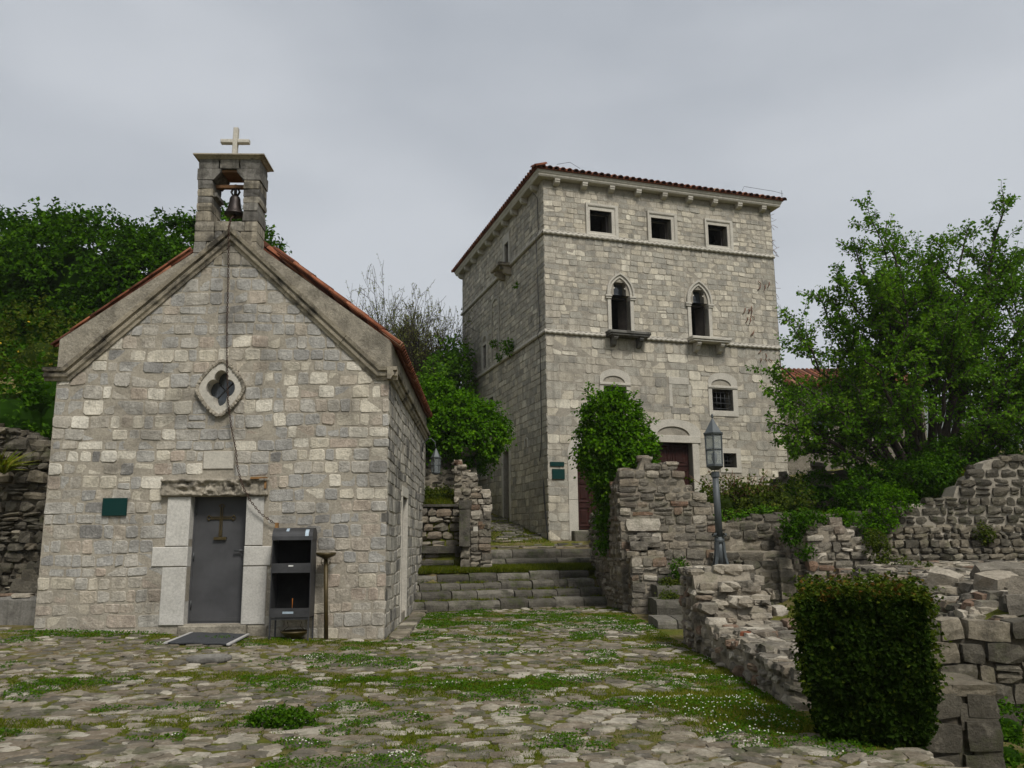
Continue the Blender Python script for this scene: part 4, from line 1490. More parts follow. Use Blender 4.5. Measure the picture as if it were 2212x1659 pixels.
# string courses: fillets with a twisted rope roll
def rope(fr, u0, u1, z, w, r):
    m = MB()
    n = max(2, int((u1 - u0) / 0.034))
    V = []
    kk = 8
    for i in range(n + 1):
        u = u0 + (u1 - u0) * i / n
        for j in range(kk):
            t = -math.pi * 0.62 + math.pi * 1.24 * j / (kk - 1)
            rr = r * (1 + 0.20 * math.sin(2 * math.pi * (u / 0.20) + t * 1.6))
            V.append(fr(u, z + rr * math.sin(t), w + rr * math.cos(t)))
    F = []
    for i in range(n):
        for j in range(kk - 1):
            a = i * kk + j
            F.append((a, a + kk, a + kk + 1, a + 1))
    m.add(V, F, random.random(), True)
    return m
for z in (12.41, 8.78):
    for fr, L in ((TF, TW), (TL, TD)):
        segs = []
        x = -0.0
        gaps = [(a, b) for a, b in ((2.24, 3.84), (5.50, 7.12))] if (z < 9 and fr is TF) else [(3.80, 4.75)] if (z > 12 and fr is TL) else []
        edges = [0.0] + [e for g in gaps for e in g] + [L]
        for a, b in zip(edges[::2], edges[1::2]):
            m = rope(fr, a - (0.06 if a == 0 else 0), b, z - 0.01, 0.035, 0.062)
            build(m, 'rope_moulding', M['white'], palace)
            m = MB()
            fr.box(m, a - (0.05 if a == 0 else 0), b, z + 0.058, z + 0.092, -0.05, 0.062)
            build(m, 'string_fillet', M['white'], palace)
# cornice and corbels
m = MB()
for fr, L in ((TF, TW), (TL, TD)):
    pass
cprof = [(0.0, -0.1), (0.0, 0.25), (0.05, 0.28), (0.09, 0.28), (0.13, 0.31), (0.20, 0.33), (0.24, 0.33), (0.24, -0.1)]
def cornice_loop():
    m = MB()
    corners = [(-1, -1), (1, -1), (1, 1), (-1, 1)]
    base = [(A_, -TU + TN), (B_, TU + TN), (C_, TU - TN), (D_, -TU - TN)]
    V, F = [], []
    kk = len(cprof)
    for p, o in base:
        for d, w in cprof:
            V.append(p + o * w + np.array([0, 0, 14.40 + d]))
    for i in range(4):
        j = (i + 1) % 4
        for q in range(kk):
            q2 = (q + 1) % kk
            F.append((i * kk + q, j * kk + q, j * kk + q2, i * kk + q2))
    m.add(V, F, 0.5)
    return m
build(cornice_loop(), 'cornice', M['white'], palace)
m = MB()
TF.box(m, 0.0, TW, 14.20, 14.402, -0.4, -0.01)
TL.box(m, 0.4, TD, 14.20, 14.402, -0.4, -0.01)
build(m, 'frieze', M['tower'], palace)
def corbel(fr, u):
    m = MB()
    prof = [(14.40, -0.02), (14.40, 0.24), (14.33, 0.24), (14.30, 0.22), (14.26, 0.215), (14.21, 0.15), (14.185, 0.06), (14.18, -0.02)]
    V = [fr(u + s, z, w) for s in (-0.10, 0.10) for z, w in prof]
    n = len(prof)
    m.add(V, [tuple(range(n)), tuple(range(2 * n - 1, n - 1, -1))] + [(i, i + n, (i + 1) % n + n, (i + 1) % n) for i in range(n)], random.random())
    build(m, 'corbel', M['white'], palace)
for i in range(9):
    corbel(TF, 0.47 + i * 1.075)
for i in range(10):
    corbel(TL, 0.66 + i * 1.19)
# low hipped roof: rows of barrel tiles along the two visible eaves, plain tiling above
OV = 0.38
RZ = 14.655
RS = R(19)
corn = [A_ + (-TU + TN) * OV, B_ + (TU + TN) * OV, C_ + (TU - TN) * OV, D_ + (-TU - TN) * OV]
ctr = (A_ + B_ + C_ + D_) / 4
run = TW / 2 + OV
apz = RZ + run * math.tan(RS)
rid0 = ctr + TN * ((TD - TW) / 2)
rid1 = ctr - TN * ((TD - TW) / 2)
m = MB()
V = [zz(p, RZ) for p in corn] + [zz(rid0, apz), zz(rid1, apz)] + [zz(p, RZ - 0.03) for p in corn]
m.add(V, [(0, 1, 4), (1, 2, 5, 4), (2, 3, 5), (3, 0, 4, 5), (9, 8, 7, 6), (0, 6, 7, 1), (1, 7, 8, 2), (2, 8, 9, 3), (3, 9, 6, 0)], 0.4)
build(m, 'roof', M['tile'], palace)
rest = MB()
for (p0, p1, inw) in ((corn[0], corn[1], -TN), (corn[3], corn[0], TU)):
    al = p1 - p0
    L = np.linalg.norm(al)
    al /= L
    n = int(L / 0.245)
    dirn = inw * math.cos(RS) + np.array([0, 0, math.sin(RS)])
    upn = -inw * math.sin(RS) + np.array([0, 0, math.cos(RS)])
    for i in range(n + 1):
        o = zz(p0 + al * (i * L / n), RZ) - dirn * 0.05
        for r in range(4):
            d0 = min(i * L / n, L - i * L / n)
            if r * 0.4 * math.cos(RS) > d0 + 0.1:
                continue
            rest.merge(tile_mesh(o + dirn * r * 0.40 + upn * (0.012 * (r > 0)), dirn, al, upn, 0.46, 0.112, 0.095, random.random() ** 1.5))
build(rest, 'eave_tiles', M['tile'], palace, kind='stuff')
hip = MB()
p0, p1 = zz(corn[0], RZ + 0.0), zz(rid0, apz + 0.02)
for i in range(14):
    a = p0 + (p1 - p0) * (i / 14)
    d = (p1 - p0) / np.linalg.norm(p1 - p0)
    s = np.cross(d, [0, 0, 1.0])
    s /= np.linalg.norm(s)
    hip.merge(tile_mesh(a, d, s, np.cross(s, d), 0.5, 0.11, 0.095, random.random()))
build(hip, 'hip_tiles', M['tile'], palace, kind='stuff')
m = MB()
for (pts) in ([TF(0.4, 14.85, 0.38), TF(0.9, 15.0, 0.38), TF(1.3, 14.82, 0.36)], [TF(8.0, 14.8, 0.40), TF(8.1, 15.0, 0.38), TF(9.4, 14.95, 0.42), TF(9.8, 14.88, 0.46)], [TF(9.75, 14.75, 0.45), TF(9.76, 15.02, 0.45)]):
    tube(m, pts, 0.008, 4)
build(m, 'lightning_wire', M['cable'], palace)

# --- square top-floor windows
def sq_window(fr, a, b, c, d, e, mat='white', leaf=True):
    m = MB()
    ring_plate(m, fr, rect(a - e * 0.62, b + e, c - e * 0.72, d + e), rect(a, b, c, d), 0.045, -0.05, 0.0, random.random(), True, -0.30)
    f = build(m, 'window_frame', M[mat], palace)
    m = MB()
    ring_plate(m, fr, rect(a - e * 0.70, b + e * 1.08, c - e * 0.80, d + e * 1.08), rect(a - e * 0.35, b + e * 0.55, c - e * 0.35, d + e * 0.60), 0.085, -0.05, 0.3, random.random(), True, 0.03)
    build(m, 'moulding', M[mat], f)
    m = MB()
    ring_plate(m, fr, rect(a, b, c, d), rect(a + 0.035, b - 0.035, c + 0.035, d - 0.035), -0.26, -0.31, 0, 0.5, True, -0.31)
    build(m, 'sash', M['shade'], f)
    if leaf:
        m = MB()
        fr.box(m, b - 0.07, b - 0.035, c + 0.04, d - 0.04, -0.75, -0.30)
        build(m, 'open_leaf', M['shade'], f)
    return f
for (a, b, c, d, e) in wins:
    sq_window(TF, a, b, c, d, e)
# --- pointed windows over balconies
for idx, (a, b, c, zs, za) in enumerate(pw):
    m = MB()
    o = ogive(a - 0.13, b + 0.13, c, zs, za + 0.15)
    i_ = ogive(a, b, c, zs, za, 10)
    ring_plate(m, TF, o, i_, 0.05, -0.05, 0.0, 0.6, False, -0.28)
    f = build(m, 'window_frame', M['white'], palace)
    m = MB()
    o = ogive(a - 0.16, b + 0.16, zs, zs, za + 0.185)
    i2 = ogive(a - 0.09, b + 0.09, zs, zs, za + 0.105)
    ring_plate(m, TF, o, i2, 0.10, -0.05, 0.25, 0.4, False, 0.03)
    build(m, 'hood_mould', M['white'], f)
    m = MB()
    o = ogive(a - 0.002, b + 0.002, zs + 0.06, zs + 0.06, za + 0.01, 16)
    tr = ogive(a + 0.03, b - 0.03, zs + 0.06, zs + 0.06, za - 0.05, 16, 0.42)
    ring_plate(m, TF, o, tr, -0.02, -0.10, 0.0, 0.5, False, -0.10)
    build(m, 'trefoil_cusp', M['white'], f)
    for (x0, x1) in ((a - 0.22, a + 0.03), (b - 0.03, b + 0.22)):
        m = MB()
        bbox(m, TF, x0, x1, zs - 0.05, zs + 0.02, -0.2, 0.11, 0.008)
        bbox(m, TF, x0 + 0.02, x1 - 0.02, zs - 0.12, zs - 0.052, -0.2, 0.085, 0.008)
        build(m, 'impost', M['white'], f)
    m = MB()
    V = [TF(u, z, -0.30) for u, z in ogive(a, b, zs, zs, za)]
    m.add(V, [tuple(range(len(V)))], 0.5)
    build(m, 'arch_pane', M['glass'], f)
    m = MB()
    TF.box(m, a, b, zs - 0.03, zs + 0.02, -0.34, -0.27)
    TF.box(m, a, a + 0.04, c, zs - 0.03, -0.34, -0.27)
    TF.box(m, b - 0.04, b, c, zs - 0.03, -0.34, -0.27)
    build(m, 'sash', M['shade'], f)
    m = MB()
    V = [TF(b - 0.05, c + 0.03, -0.30), TF(b - 0.20, c + 0.03, -0.62), TF(b - 0.20, zs - 0.05, -0.62), TF(b - 0.05, zs - 0.05, -0.30)]
    m.add(V + [v + TU * 0.03 for v in V], [(0, 1, 2, 3), (7, 6, 5, 4), (0, 4, 5, 1), (2, 6, 7, 3)], 0.5)
    build(m, 'open_leaf', M['shade'], f)
    bm = 'black_cornice' if idx == 0 else 'white'
    u0, u1 = (2.24, 3.84) if idx == 0 else (5.50, 7.12)
    m = MB()
    bbox(m, TF, u0, u1, 8.80, 8.91, -0.1, 0.46, 0.02)
    bbox(m, TF, u0 + 0.04, u1 - 0.04, 8.73, 8.798, -0.1, 0.42, 0.02)
    bl = build(m, 'balcony_slab', M[bm], palace)
    for uc in ((u0 + 0.32, u1 - 0.32) if idx else (u0 + 0.27, u1 - 0.33)):
        m = MB()
        prof = [(8.73, -0.02), (8.73, 0.36), (8.66, 0.37), (8.60, 0.33), (8.58, 0.27), (8.52, 0.24), (8.45, 0.20), (8.40, 0.12), (8.38, 0.04), (8.40, -0.02)]
        V = [TF(uc + s, z, w) for s in (-0.08, 0.08) for z, w in prof]
        n = len(prof)
        m.add(V, [tuple(range(n)), tuple(range(2 * n - 1, n - 1, -1))] + [(i, i + n, (i + 1) % n + n, (i + 1) % n) for i in range(n)], 0.5)
        build(m, 'bracket', M[bm], bl)
# --- grilled windows with relieving arches
for idx, (a, b, c, d, oa, ob) in enumerate(gw):
    m = MB()
    ring_plate(m, TF, rect(oa, ob, c - 0.20, d + 0.12), rect(a, b, c, d), 0.03, -0.05, 0.0, 0.5, True, -0.28)
    f = build(m, 'window_frame', M['white'], palace)
    m = MB()
    bbox(m, TF, oa - 0.01, ob + 0.01, d + 0.035, d + 0.13, -0.1, 0.065, 0.012)
    build(m, 'lintel', M['white'], f)
    m = MB()
    o = arch_rect(oa, ob, d + 0.132, d + 0.26, 0.36)
    i_ = arch_rect(a - 0.02, b - 0.06, d + 0.132, d + 0.134, 0.24)
    ring_plate(m, TF, o, i_, 0.035, -0.05, 0.0, 0.5, False, -0.14)
    build(m, 'relieving_arch', M['white'], f)
    m = MB()
    V = [TF(u, z, -0.12) for u, z in i_]
    m.add(V, [tuple(range(len(V)))], 0.3)
    build(m, 'lunette', M['white'] if idx else M['tower'], f)
    for i in range(5):
        m = MB()
        u = a + (b - a) * (i + 0.5) / 5
        tube(m, [TF(u, c, -0.12), TF(u, d, -0.12)], 0.011, 5)
        build(m, 'grille_bar', M['iron'], f)
    for i in range(4):
        m = MB()
        z = c + (d - c) * (i + 0.5) / 4
        tube(m, [TF(a, z, -0.12), TF(b, z, -0.12)], 0.011, 5)
        build(m, 'grille_bar', M['iron'], f)
# small barred window by the main door
m = MB()
ring_plate(m, TF, rect(6.62, 7.49, 4.02, 4.90), rect(6.76, 7.30, 4.20, 4.72), 0.025, -0.05, 0.0, 0.5, True, -0.3)
f = build(m, 'window_frame', M['white'], palace)
for i in range(3):
    m = MB()
    tube(m, [TF(6.9 + 0.13 * i, 4.2, -0.15), TF(6.9 + 0.13 * i, 4.72, -0.15)], 0.010, 5)
    build(m, 'grille_bar', M['iron'], f)
    m = MB()
    tube(m, [TF(6.76, 4.3 + 0.15 * i, -0.15), TF(7.3, 4.3 + 0.15 * i, -0.15)], 0.010, 5)
    build(m, 'grille_bar', M['iron'], f)
# blocked opening outlined in pale stones
for (a, b, c, d) in ((4.69, 5.50, 7.16, 7.42), (4.69, 4.82, 6.33, 7.15), (5.46, 5.58, 6.33, 7.15), (4.74, 5.50, 6.08, 6.32)):
    m = MB()
    bbox(m, TF, a, b, c, d, -0.1, 0.018, 0.012, random.random(), 0.006)
    build(m, 'blocked_frame', M['white'] if b - a < 0.2 or c > 7 else M['tower'], palace)
# --- main doorway
def panel_leaf(fr, a, b, c, d, w, parent, rows):
    m = MB()
    bbox(m, fr, a, b, c, d, w - 0.06, w, 0.006)
    lf = build(m, 'door_leaf', M['wood'], parent)
    h = (d - c) / rows
    for r in range(rows):
        z0, z1 = c + r * h + 0.10, c + (r + 1) * h - 0.06
        m = MB()
        ring_plate(m, fr, rect(a + 0.08, b - 0.08, z0, z1), rect(a + 0.13, b - 0.13, z0 + 0.05, z1 - 0.05), w + 0.025, w - 0.01, 0.4, 0.5, True, w - 0.005)
        bbox(m, fr, a + 0.19, b - 0.19, z0 + 0.11, z1 - 0.11, w - 0.01, w + 0.022, 0.015)
        build(m, 'panel', M['wood'], lf)
    return lf
def doorway(a, b, z0, d, oa, ob, zs, rise, nm):
    m = MB()
    TFb = TF
    for (x0, x1) in ((oa + 0.12, a), (b, ob - 0.10)):
        mm = MB()
        bbox(mm, TF, x0, x1, z0 - 0.3, d - 0.002, -0.35, 0.035, 0.01, random.random())
        build(mm, 'door_jamb', M['white'], palace)
    mm = MB()
    bbox(mm, TF, oa + 0.02, ob - 0.02, d, d + 0.26, -0.35, 0.06, 0.012, random.random())
    build(mm, 'lintel', M['white'], palace)
    o = [(ob, d + 0.262)] + arch_rect(oa, ob, zs, zs, rise, 20)[1:-1] + [(oa, d + 0.262)]
    i_ = [(b - 0.1, d + 0.262)] + arch_rect(a + 0.1, b - 0.1, d + 0.264, d + 0.264, max(zs + rise - d - 0.52, 0.2), 20)[1:-1] + [(a + 0.1, d + 0.262)]
    mm = MB()
    ring_plate(mm, TF, o, i_, 0.045, -0.05, 0.0, random.random(), False, -0.12)
    build(mm, 'door_arch', M['white'], palace)
    mm = MB()
    V = [TF(u, z, -0.08) for u, z in i_]
    mm.add(V, [tuple(range(len(V)))], 0.8)
    build(mm, 'tympanum', M['white'], palace)
doorway(4.01, 5.51, 2.6, 5.04, 3.73, 5.86, 5.42, 0.46, 'main')
TFD = TF
dmain = MB()
TF.box(dmain, 4.0, 5.52, 2.35, 5.05, -0.40, -0.34)
dm = build(dmain, 'main_door', M['wood'], palace)
panel_leaf(TF, 4.02, 4.755, 2.4, 5.03, -0.26, dm, 3)
panel_leaf(TF, 4.765, 5.50, 2.4, 5.03, -0.26, dm, 3)
# left doorway with its round arch, half hidden by the creeper
for (x0, x1) in ((0.72, 1.06), (2.30, 2.62)):
    for (z0, z1) in ((1.62, 3.0), (3.01, 4.47)):
        m = MB()
        bbox(m, TF, x0, x1, z0, z1, -0.35, 0.03, 0.01, random.random())
        build(m, 'door_jamb', M['white'], palace)
m = MB()
o = arch_rect(0.70, 2.64, 4.48, 4.48, 0.97, 22)[1:-1]
i_ = arch_rect(1.06, 2.30, 4.48, 4.48, 0.62, 22)[1:-1]
ring_plate(m, TF, o, i_, 0.035, -0.05, 0.0, 0.5, False, -0.35)
build(m, 'door_arch', M['white'], palace)
m = MB()
TF.box(m, 1.05, 2.31, 1.95, 5.1, -0.42, -0.36)
dl = build(m, 'side_door', M['wood'], palace)
panel_leaf(TF, 1.07, 1.67, 2.03, 4.47, -0.28, dl, 3)
panel_leaf(TF, 1.68, 2.29, 2.03, 4.47, -0.28, dl, 3)
m = MB()
V = [TF(u, z, -0.3) for u, z in i_]
m.add(V, [tuple(range(len(V)))], 0.8)
build(m, 'tympanum', M['white'], palace)
m = MB()
bbox(m, TF, 0.80, 2.7, 1.60, 1.97, -0.3, 0.30, 0.03, 0.5, 0.01)
build(m, 'door_step', M['step'], palace)

# --- left side openings
m = MB()
ring_plate(m, TL, rect(3.82, 4.71, 12.46, 13.86), rect(3.99, 4.54, 12.5, 13.5), 0.05, -0.05, 0, 0.5, True, -0.3)
build(m, 'window_frame', M['white'], palace)
m = MB()
bbox(m, TL, 3.66, 4.86, 12.36, 12.48, -0.1, 0.55, 0.02)
bl = build(m, 'balcony_slab', M['cornice'], palace)
for uc in (3.86, 4.64):
    m = MB()
    prof = [(12.36, -0.02), (12.36, 0.45), (12.24, 0.44), (12.20, 0.34), (12.08, 0.28), (12.02, 0.12), (12.02, -0.02)]
    V = [TL(uc + s, z, w) for s in (-0.09, 0.09) for z, w in prof]
    n = len(prof)
    m.add(V, [tuple(range(n)), tuple(range(2 * n - 1, n - 1, -1))] + [(i, i + n, (i + 1) % n + n, (i + 1) % n) for i in range(n)], 0.5)
    build(m, 'bracket', M['cornice'], bl)
m = MB()
ring_plate(m, TL, rect(7.06, 7.97, 8.90, 10.12), rect(7.23, 7.79, 8.95, 10.0), 0.045, -0.05, 0, 0.5, True, -0.3)
f = build(m, 'window_frame', M['white'], palace)
m = MB()
o = arch_rect(7.06, 7.97, 10.13, 10.22, 0.42)
i_ = arch_rect(7.2, 7.82, 10.13, 10.14, 0.26)
ring_plate(m, TL, o, i_, 0.04, -0.05, 0, 0.5, False, -0.12)
m.add([TL(u, z, -0.1) for u, z in i_], [tuple(range(len(i_)))], 0.5)
build(m, 'relieving_arch', M['white'], f)
m = MB()
o = arch_rect(5.35, 6.5, 9.0, 11.3, 0.42)
i_ = arch_rect(5.47, 6.38, 9.0, 11.3, 0.32)
ring_plate(m, TL, o, i_, 0.035, -0.03, 0, 0.3, False, 0.0)
build(m, 'blind_arch', M['tower'], palace)
for (a, b, c, d) in ((4.06, 4.21, 2.2, 5.10), (5.01, 5.16, 2.2, 5.10), (4.0, 5.2, 5.11, 5.40)):
    m = MB()
    bbox(m, TL, a, b, c, d, -0.35, 0.035, 0.01, random.random())
    build(m, 'door_jamb', M['white'], palace)
m = MB()
TL.box(m, 4.2, 5.02, 2.2, 5.1, -0.46, -0.42)
build(m, 'rear_door', M['shade'], palace)
for (a, b, c, d) in ((6.25, 6.95, 6.84, 7.55), (7.45, 8.1, 4.34, 5.18)):
    m = MB()
    ring_plate(m, TL, rect(a - 0.12, b + 0.12, c - 0.12, d + 0.12), rect(a, b, c, d), 0.03, -0.05, 0, 0.5, True, -0.3)
    build(m, 'window_frame', M['white'], palace)
m = MB()
o = arch_rect(1.98, 2.38, 4.98, 5.2, 0.16, 10)
i_ = arch_rect(2.06, 2.30, 5.02, 5.2, 0.10, 10)
ring_plate(m, TL, o, i_, 0.03, -0.05, 0, 0.5, False, -0.09)
build(m, 'small_niche', M['white'], palace)
# cables on the left side
m = MB()
tube(m, [TL(0.9, 14.3, 0.1), TL(0.55, 13.9, 0.03), TL(0.5, 12.6, 0.03), TL(0.47, 12.4, 0.13), TL(0.48, 8.95, 0.03), TL(0.5, 8.78, 0.13), TL(0.5, 8.5, 0.03), TL(0.48, 5.2, 0.03), TL(0.6, 4.6, 0.03), TL(0.75, 4.35, 0.03)], 0.013, 4)
build(m, 'cable', M['cable'], palace)
m = MB()
tube(m, [TL(0.4, 3.7, 0.02), TL(0.35, 3.3, 0.03), TL(0.22, 2.5, 0.03), TL(0.08, 2.0, 0.03), TL(0.04, 1.66, 0.03)], 0.02, 4)
build(m, 'cable', M['cable'], palace)
# dry creeper stems on the right end of the front
m = MB()
for (u, z, n, s) in ((8.75, 11.2, 2, 0.28), (9.2, 11.25, 2, 0.26), (8.2, 10.15, 4, 0.35), (8.35, 9.85, 3, 0.28), (8.55, 9.3, 2, 0.25), (8.75, 8.55, 2, 0.2), (8.8, 8.4, 3, 0.22)):
    for i in range(n):
        a = random.uniform(-2.3, -0.8)
        p = np.array([u + random.uniform(-0.2, 0.2), z + random.uniform(-0.1, 0.2)])
        q = p + np.array([math.cos(a), math.sin(a)]) * s * random.uniform(0.5, 1.3)
        tube(m, [TF(p[0], p[1], 0.03), TF((p[0] + q[0]) / 2 + 0.03, (p[1] + q[1]) / 2, 0.05), TF(q[0], q[1], 0.03)], [0.012, 0.018, 0.008], 4)
build(m, 'dry_creeper', M['vine'], palace)
m = MB()
for i in range(26):
    z = random.choice([14.0, 13.9, 11.6, 12.8, 11.1, 10.9, 13.0])
    p = TF(TW, z + random.uniform(-0.3, 0.3), -0.2)
    q = p + TU * random.uniform(0.1, 0.45) + np.array([0, 0, random.uniform(-0.3, 0.3)])
    tube(m, [p, (p + q) / 2 + np.array([0, 0, random.uniform(-0.1, 0.15)]), q], 0.008, 3)
build(m, 'dry_creeper', M['vine'], palace)
# tufts growing on the left side's lower string course
bag = LeafBag()
for (u, z, r, n) in ((3.6, 9.0, 0.34, 260), (4.9, 8.9, 0.15, 60), (5.6, 9.6, 0.16, 60), (2.6, 11.2, 0.10, 30)):
    c = TL(u, z, 0.2)
    d = sphere_pts(n)
    P = c + d * r * RNG.uniform(0.2, 1, (n, 1))
    V, F = leaf_mesh(P, d + RNG.normal(size=(n, 3)) * 0.5, d + np.array([0, 0, 1.0]), np.full(n, 0.12), np.full(n, 0.04))
    bag.add(V, F, 0.5)
bag.build('wall_weeds', M['ivy'], palace)

# --- green boards on the palace corner
for (a, b, c, d, lab) in ((0.07, 0.58, 4.12, 4.27, 'narrow blank dark green strip board above the squarer one on the palace corner'), (0.14, 0.59, 3.69, 4.03, 'squarish blank dark green board under the narrow one on the palace corner')):
    m = MB()
    bbox(m, TF, a, b, c, d, 0.02, 0.045, 0.005)
    g = build(m, 'green_sign', M['green'], None, None, tuple(TF((a + b) / 2, c, 0.03)))
    tag(g, lab, 'sign', 'green boards on the palace corner')
# ================================================================== ground, hills
def make_ground():
    xs = np.concatenate([np.linspace(-75, -14, 40, endpoint=False), np.arange(-14, 17, 0.22), np.linspace(17, 80, 40)])
    ys = np.concatenate([np.linspace(-40, 4, 20, endpoint=False), np.arange(4, 34, 0.22), np.linspace(34.2, 80, 36)])
    X, Y = np.meshgrid(xs, ys)
    Z = H(X, Y)
    V = np.stack([X, Y, Z], -1).reshape(-1, 3)
    nx = len(xs)
    j, i = np.meshgrid(np.arange(len(ys) - 1), np.arange(nx - 1), indexing='ij')
    a = (j * nx + i).ravel()
    F = np.stack([a, a + 1, a + nx + 1, a + nx], 1)
    o = build_np('ground', V, F, np.full(len(F), 0.5), M['ground'], None, 'structure', None, True)
    tag(o, 'mossy earth of the yard showing between worn paving stones')
    return o
ground = make_ground()
def make_hills():
    az = np.radians(np.linspace(-180, 180, 361))
    rr = np.array([62, 75, 95, 125, 165, 210, 270, 350, 450, 580, 740, 930, 1150, 1400, 1700, 2050, 2450, 2900])
    A, Rr = np.meshgrid(az, rr)
    deg = np.degrees(A)
    # skyline seen from the yard, as an elevation angle for each direction
    ridge = 6.0 + 5.0 * np.exp(-((deg - 21) / 6.5) ** 2) + 7.0 * np.exp(-((deg + 14) / 12) ** 2) - 1.5 * np.exp(-((deg + 2) / 5) ** 2) + 1.6 * np.exp(-((deg - 33) / 6) ** 2)
    ridge = ridge * np.where(np.abs(deg) > 60, 0.6, 1)
    X, Y = Rr * np.sin(A), Rr * np.cos(A)
    f = np.clip((Rr - 120) / 2330, 0, 1) ** 0.6
    foot = 4.0 - 3.0 * sm(Rr, 62, 200)
    Z = foot + Rr * np.tan(np.radians(ridge)) * f * (0.92 + 0.16 * fbm(X, Y, 420, 4)) * np.where(Rr > 2700, 0.86, 1) + 14 * sm(Rr, 120, 300) * (fbm(X, Y, 70, 4) - 0.5) * 2
    V = np.stack([X, Y, Z], -1).reshape(-1, 3)
    n = len(az)
    j, i = np.meshgrid(np.arange(len(rr) - 1), np.arange(n - 1), indexing='ij')
    a = (j * n + i).ravel()
    F = np.stack([a, a + n, a + n + 1, a + 1], 1)
    o = build_np('hills', V, F, np.full(len(F), 0.5), M['hill'], None, 'structure', None, True)
    tag(o, 'misty scrub covered mountain sides around the ruined town')
make_hills()

# ------------------------------------------------------------------ worn paving
def clip_poly(poly, p, q):
    """keep the side of poly nearer to p than q"""
    m, d = (p + q) / 2, q - p
    out = []
    n = len(poly)
    for i in range(n):
        a, b = poly[i], poly[(i + 1) % n]
        da, db = (a - m) @ d, (b - m) @ d
        if da <= 0:
            out.append(a)
        if (da < 0 < db) or (db < 0 < da):
            out.append(a + (b - a) * (da / (da - db)))
    return out
def grassy(x, y):
    """0 bare paving .. 1 turf"""
    x, y = np.asarray(x, float), np.asarray(y, float)
    g = 0.95 * (fbm(x * 0.7, y * 1.4, 1.3, 4) - 0.43) * 2.6
    g = g + 0.12 * sm(y, 12.5, 16) * sm(x, -2.6, -1.4) - 0.22 * sm(-x, 0.6, 3.0) * (1 - sm(y, 13.5, 15))
    g = g + 0.75 * np.exp(-(((x - 2.05) / 0.65) ** 2 + ((y - 8.9) / 1.5) ** 2))
    g = g + 0.45 * np.exp(-(((x + 0.2) / 0.8) ** 2 + ((y - 10.4) / 0.8) ** 2)) + 0.5 * np.exp(-((x - 2.5) / 0.45) ** 2) * sm(y, 7, 9)
    g = g + 0.4 * np.exp(-((y - 14.5 - 0.035 * (x + 2.2)) / 0.35) ** 2) * (x < -2.0)
    g = g - 0.7 * np.exp(-(((x - 2.0) / 1.4) ** 2 + ((y - 6.6) / 0.6) ** 2)) - 0.35 * np.exp(-(((x + 0.6) / 1.3) ** 2 + ((y - 12.7) / 0.9) ** 2))
    g = g - 0.35 * np.exp(-(((x - 0.9) / 0.8) ** 2 + ((y - 8.0) / 1.0) ** 2))
    return g
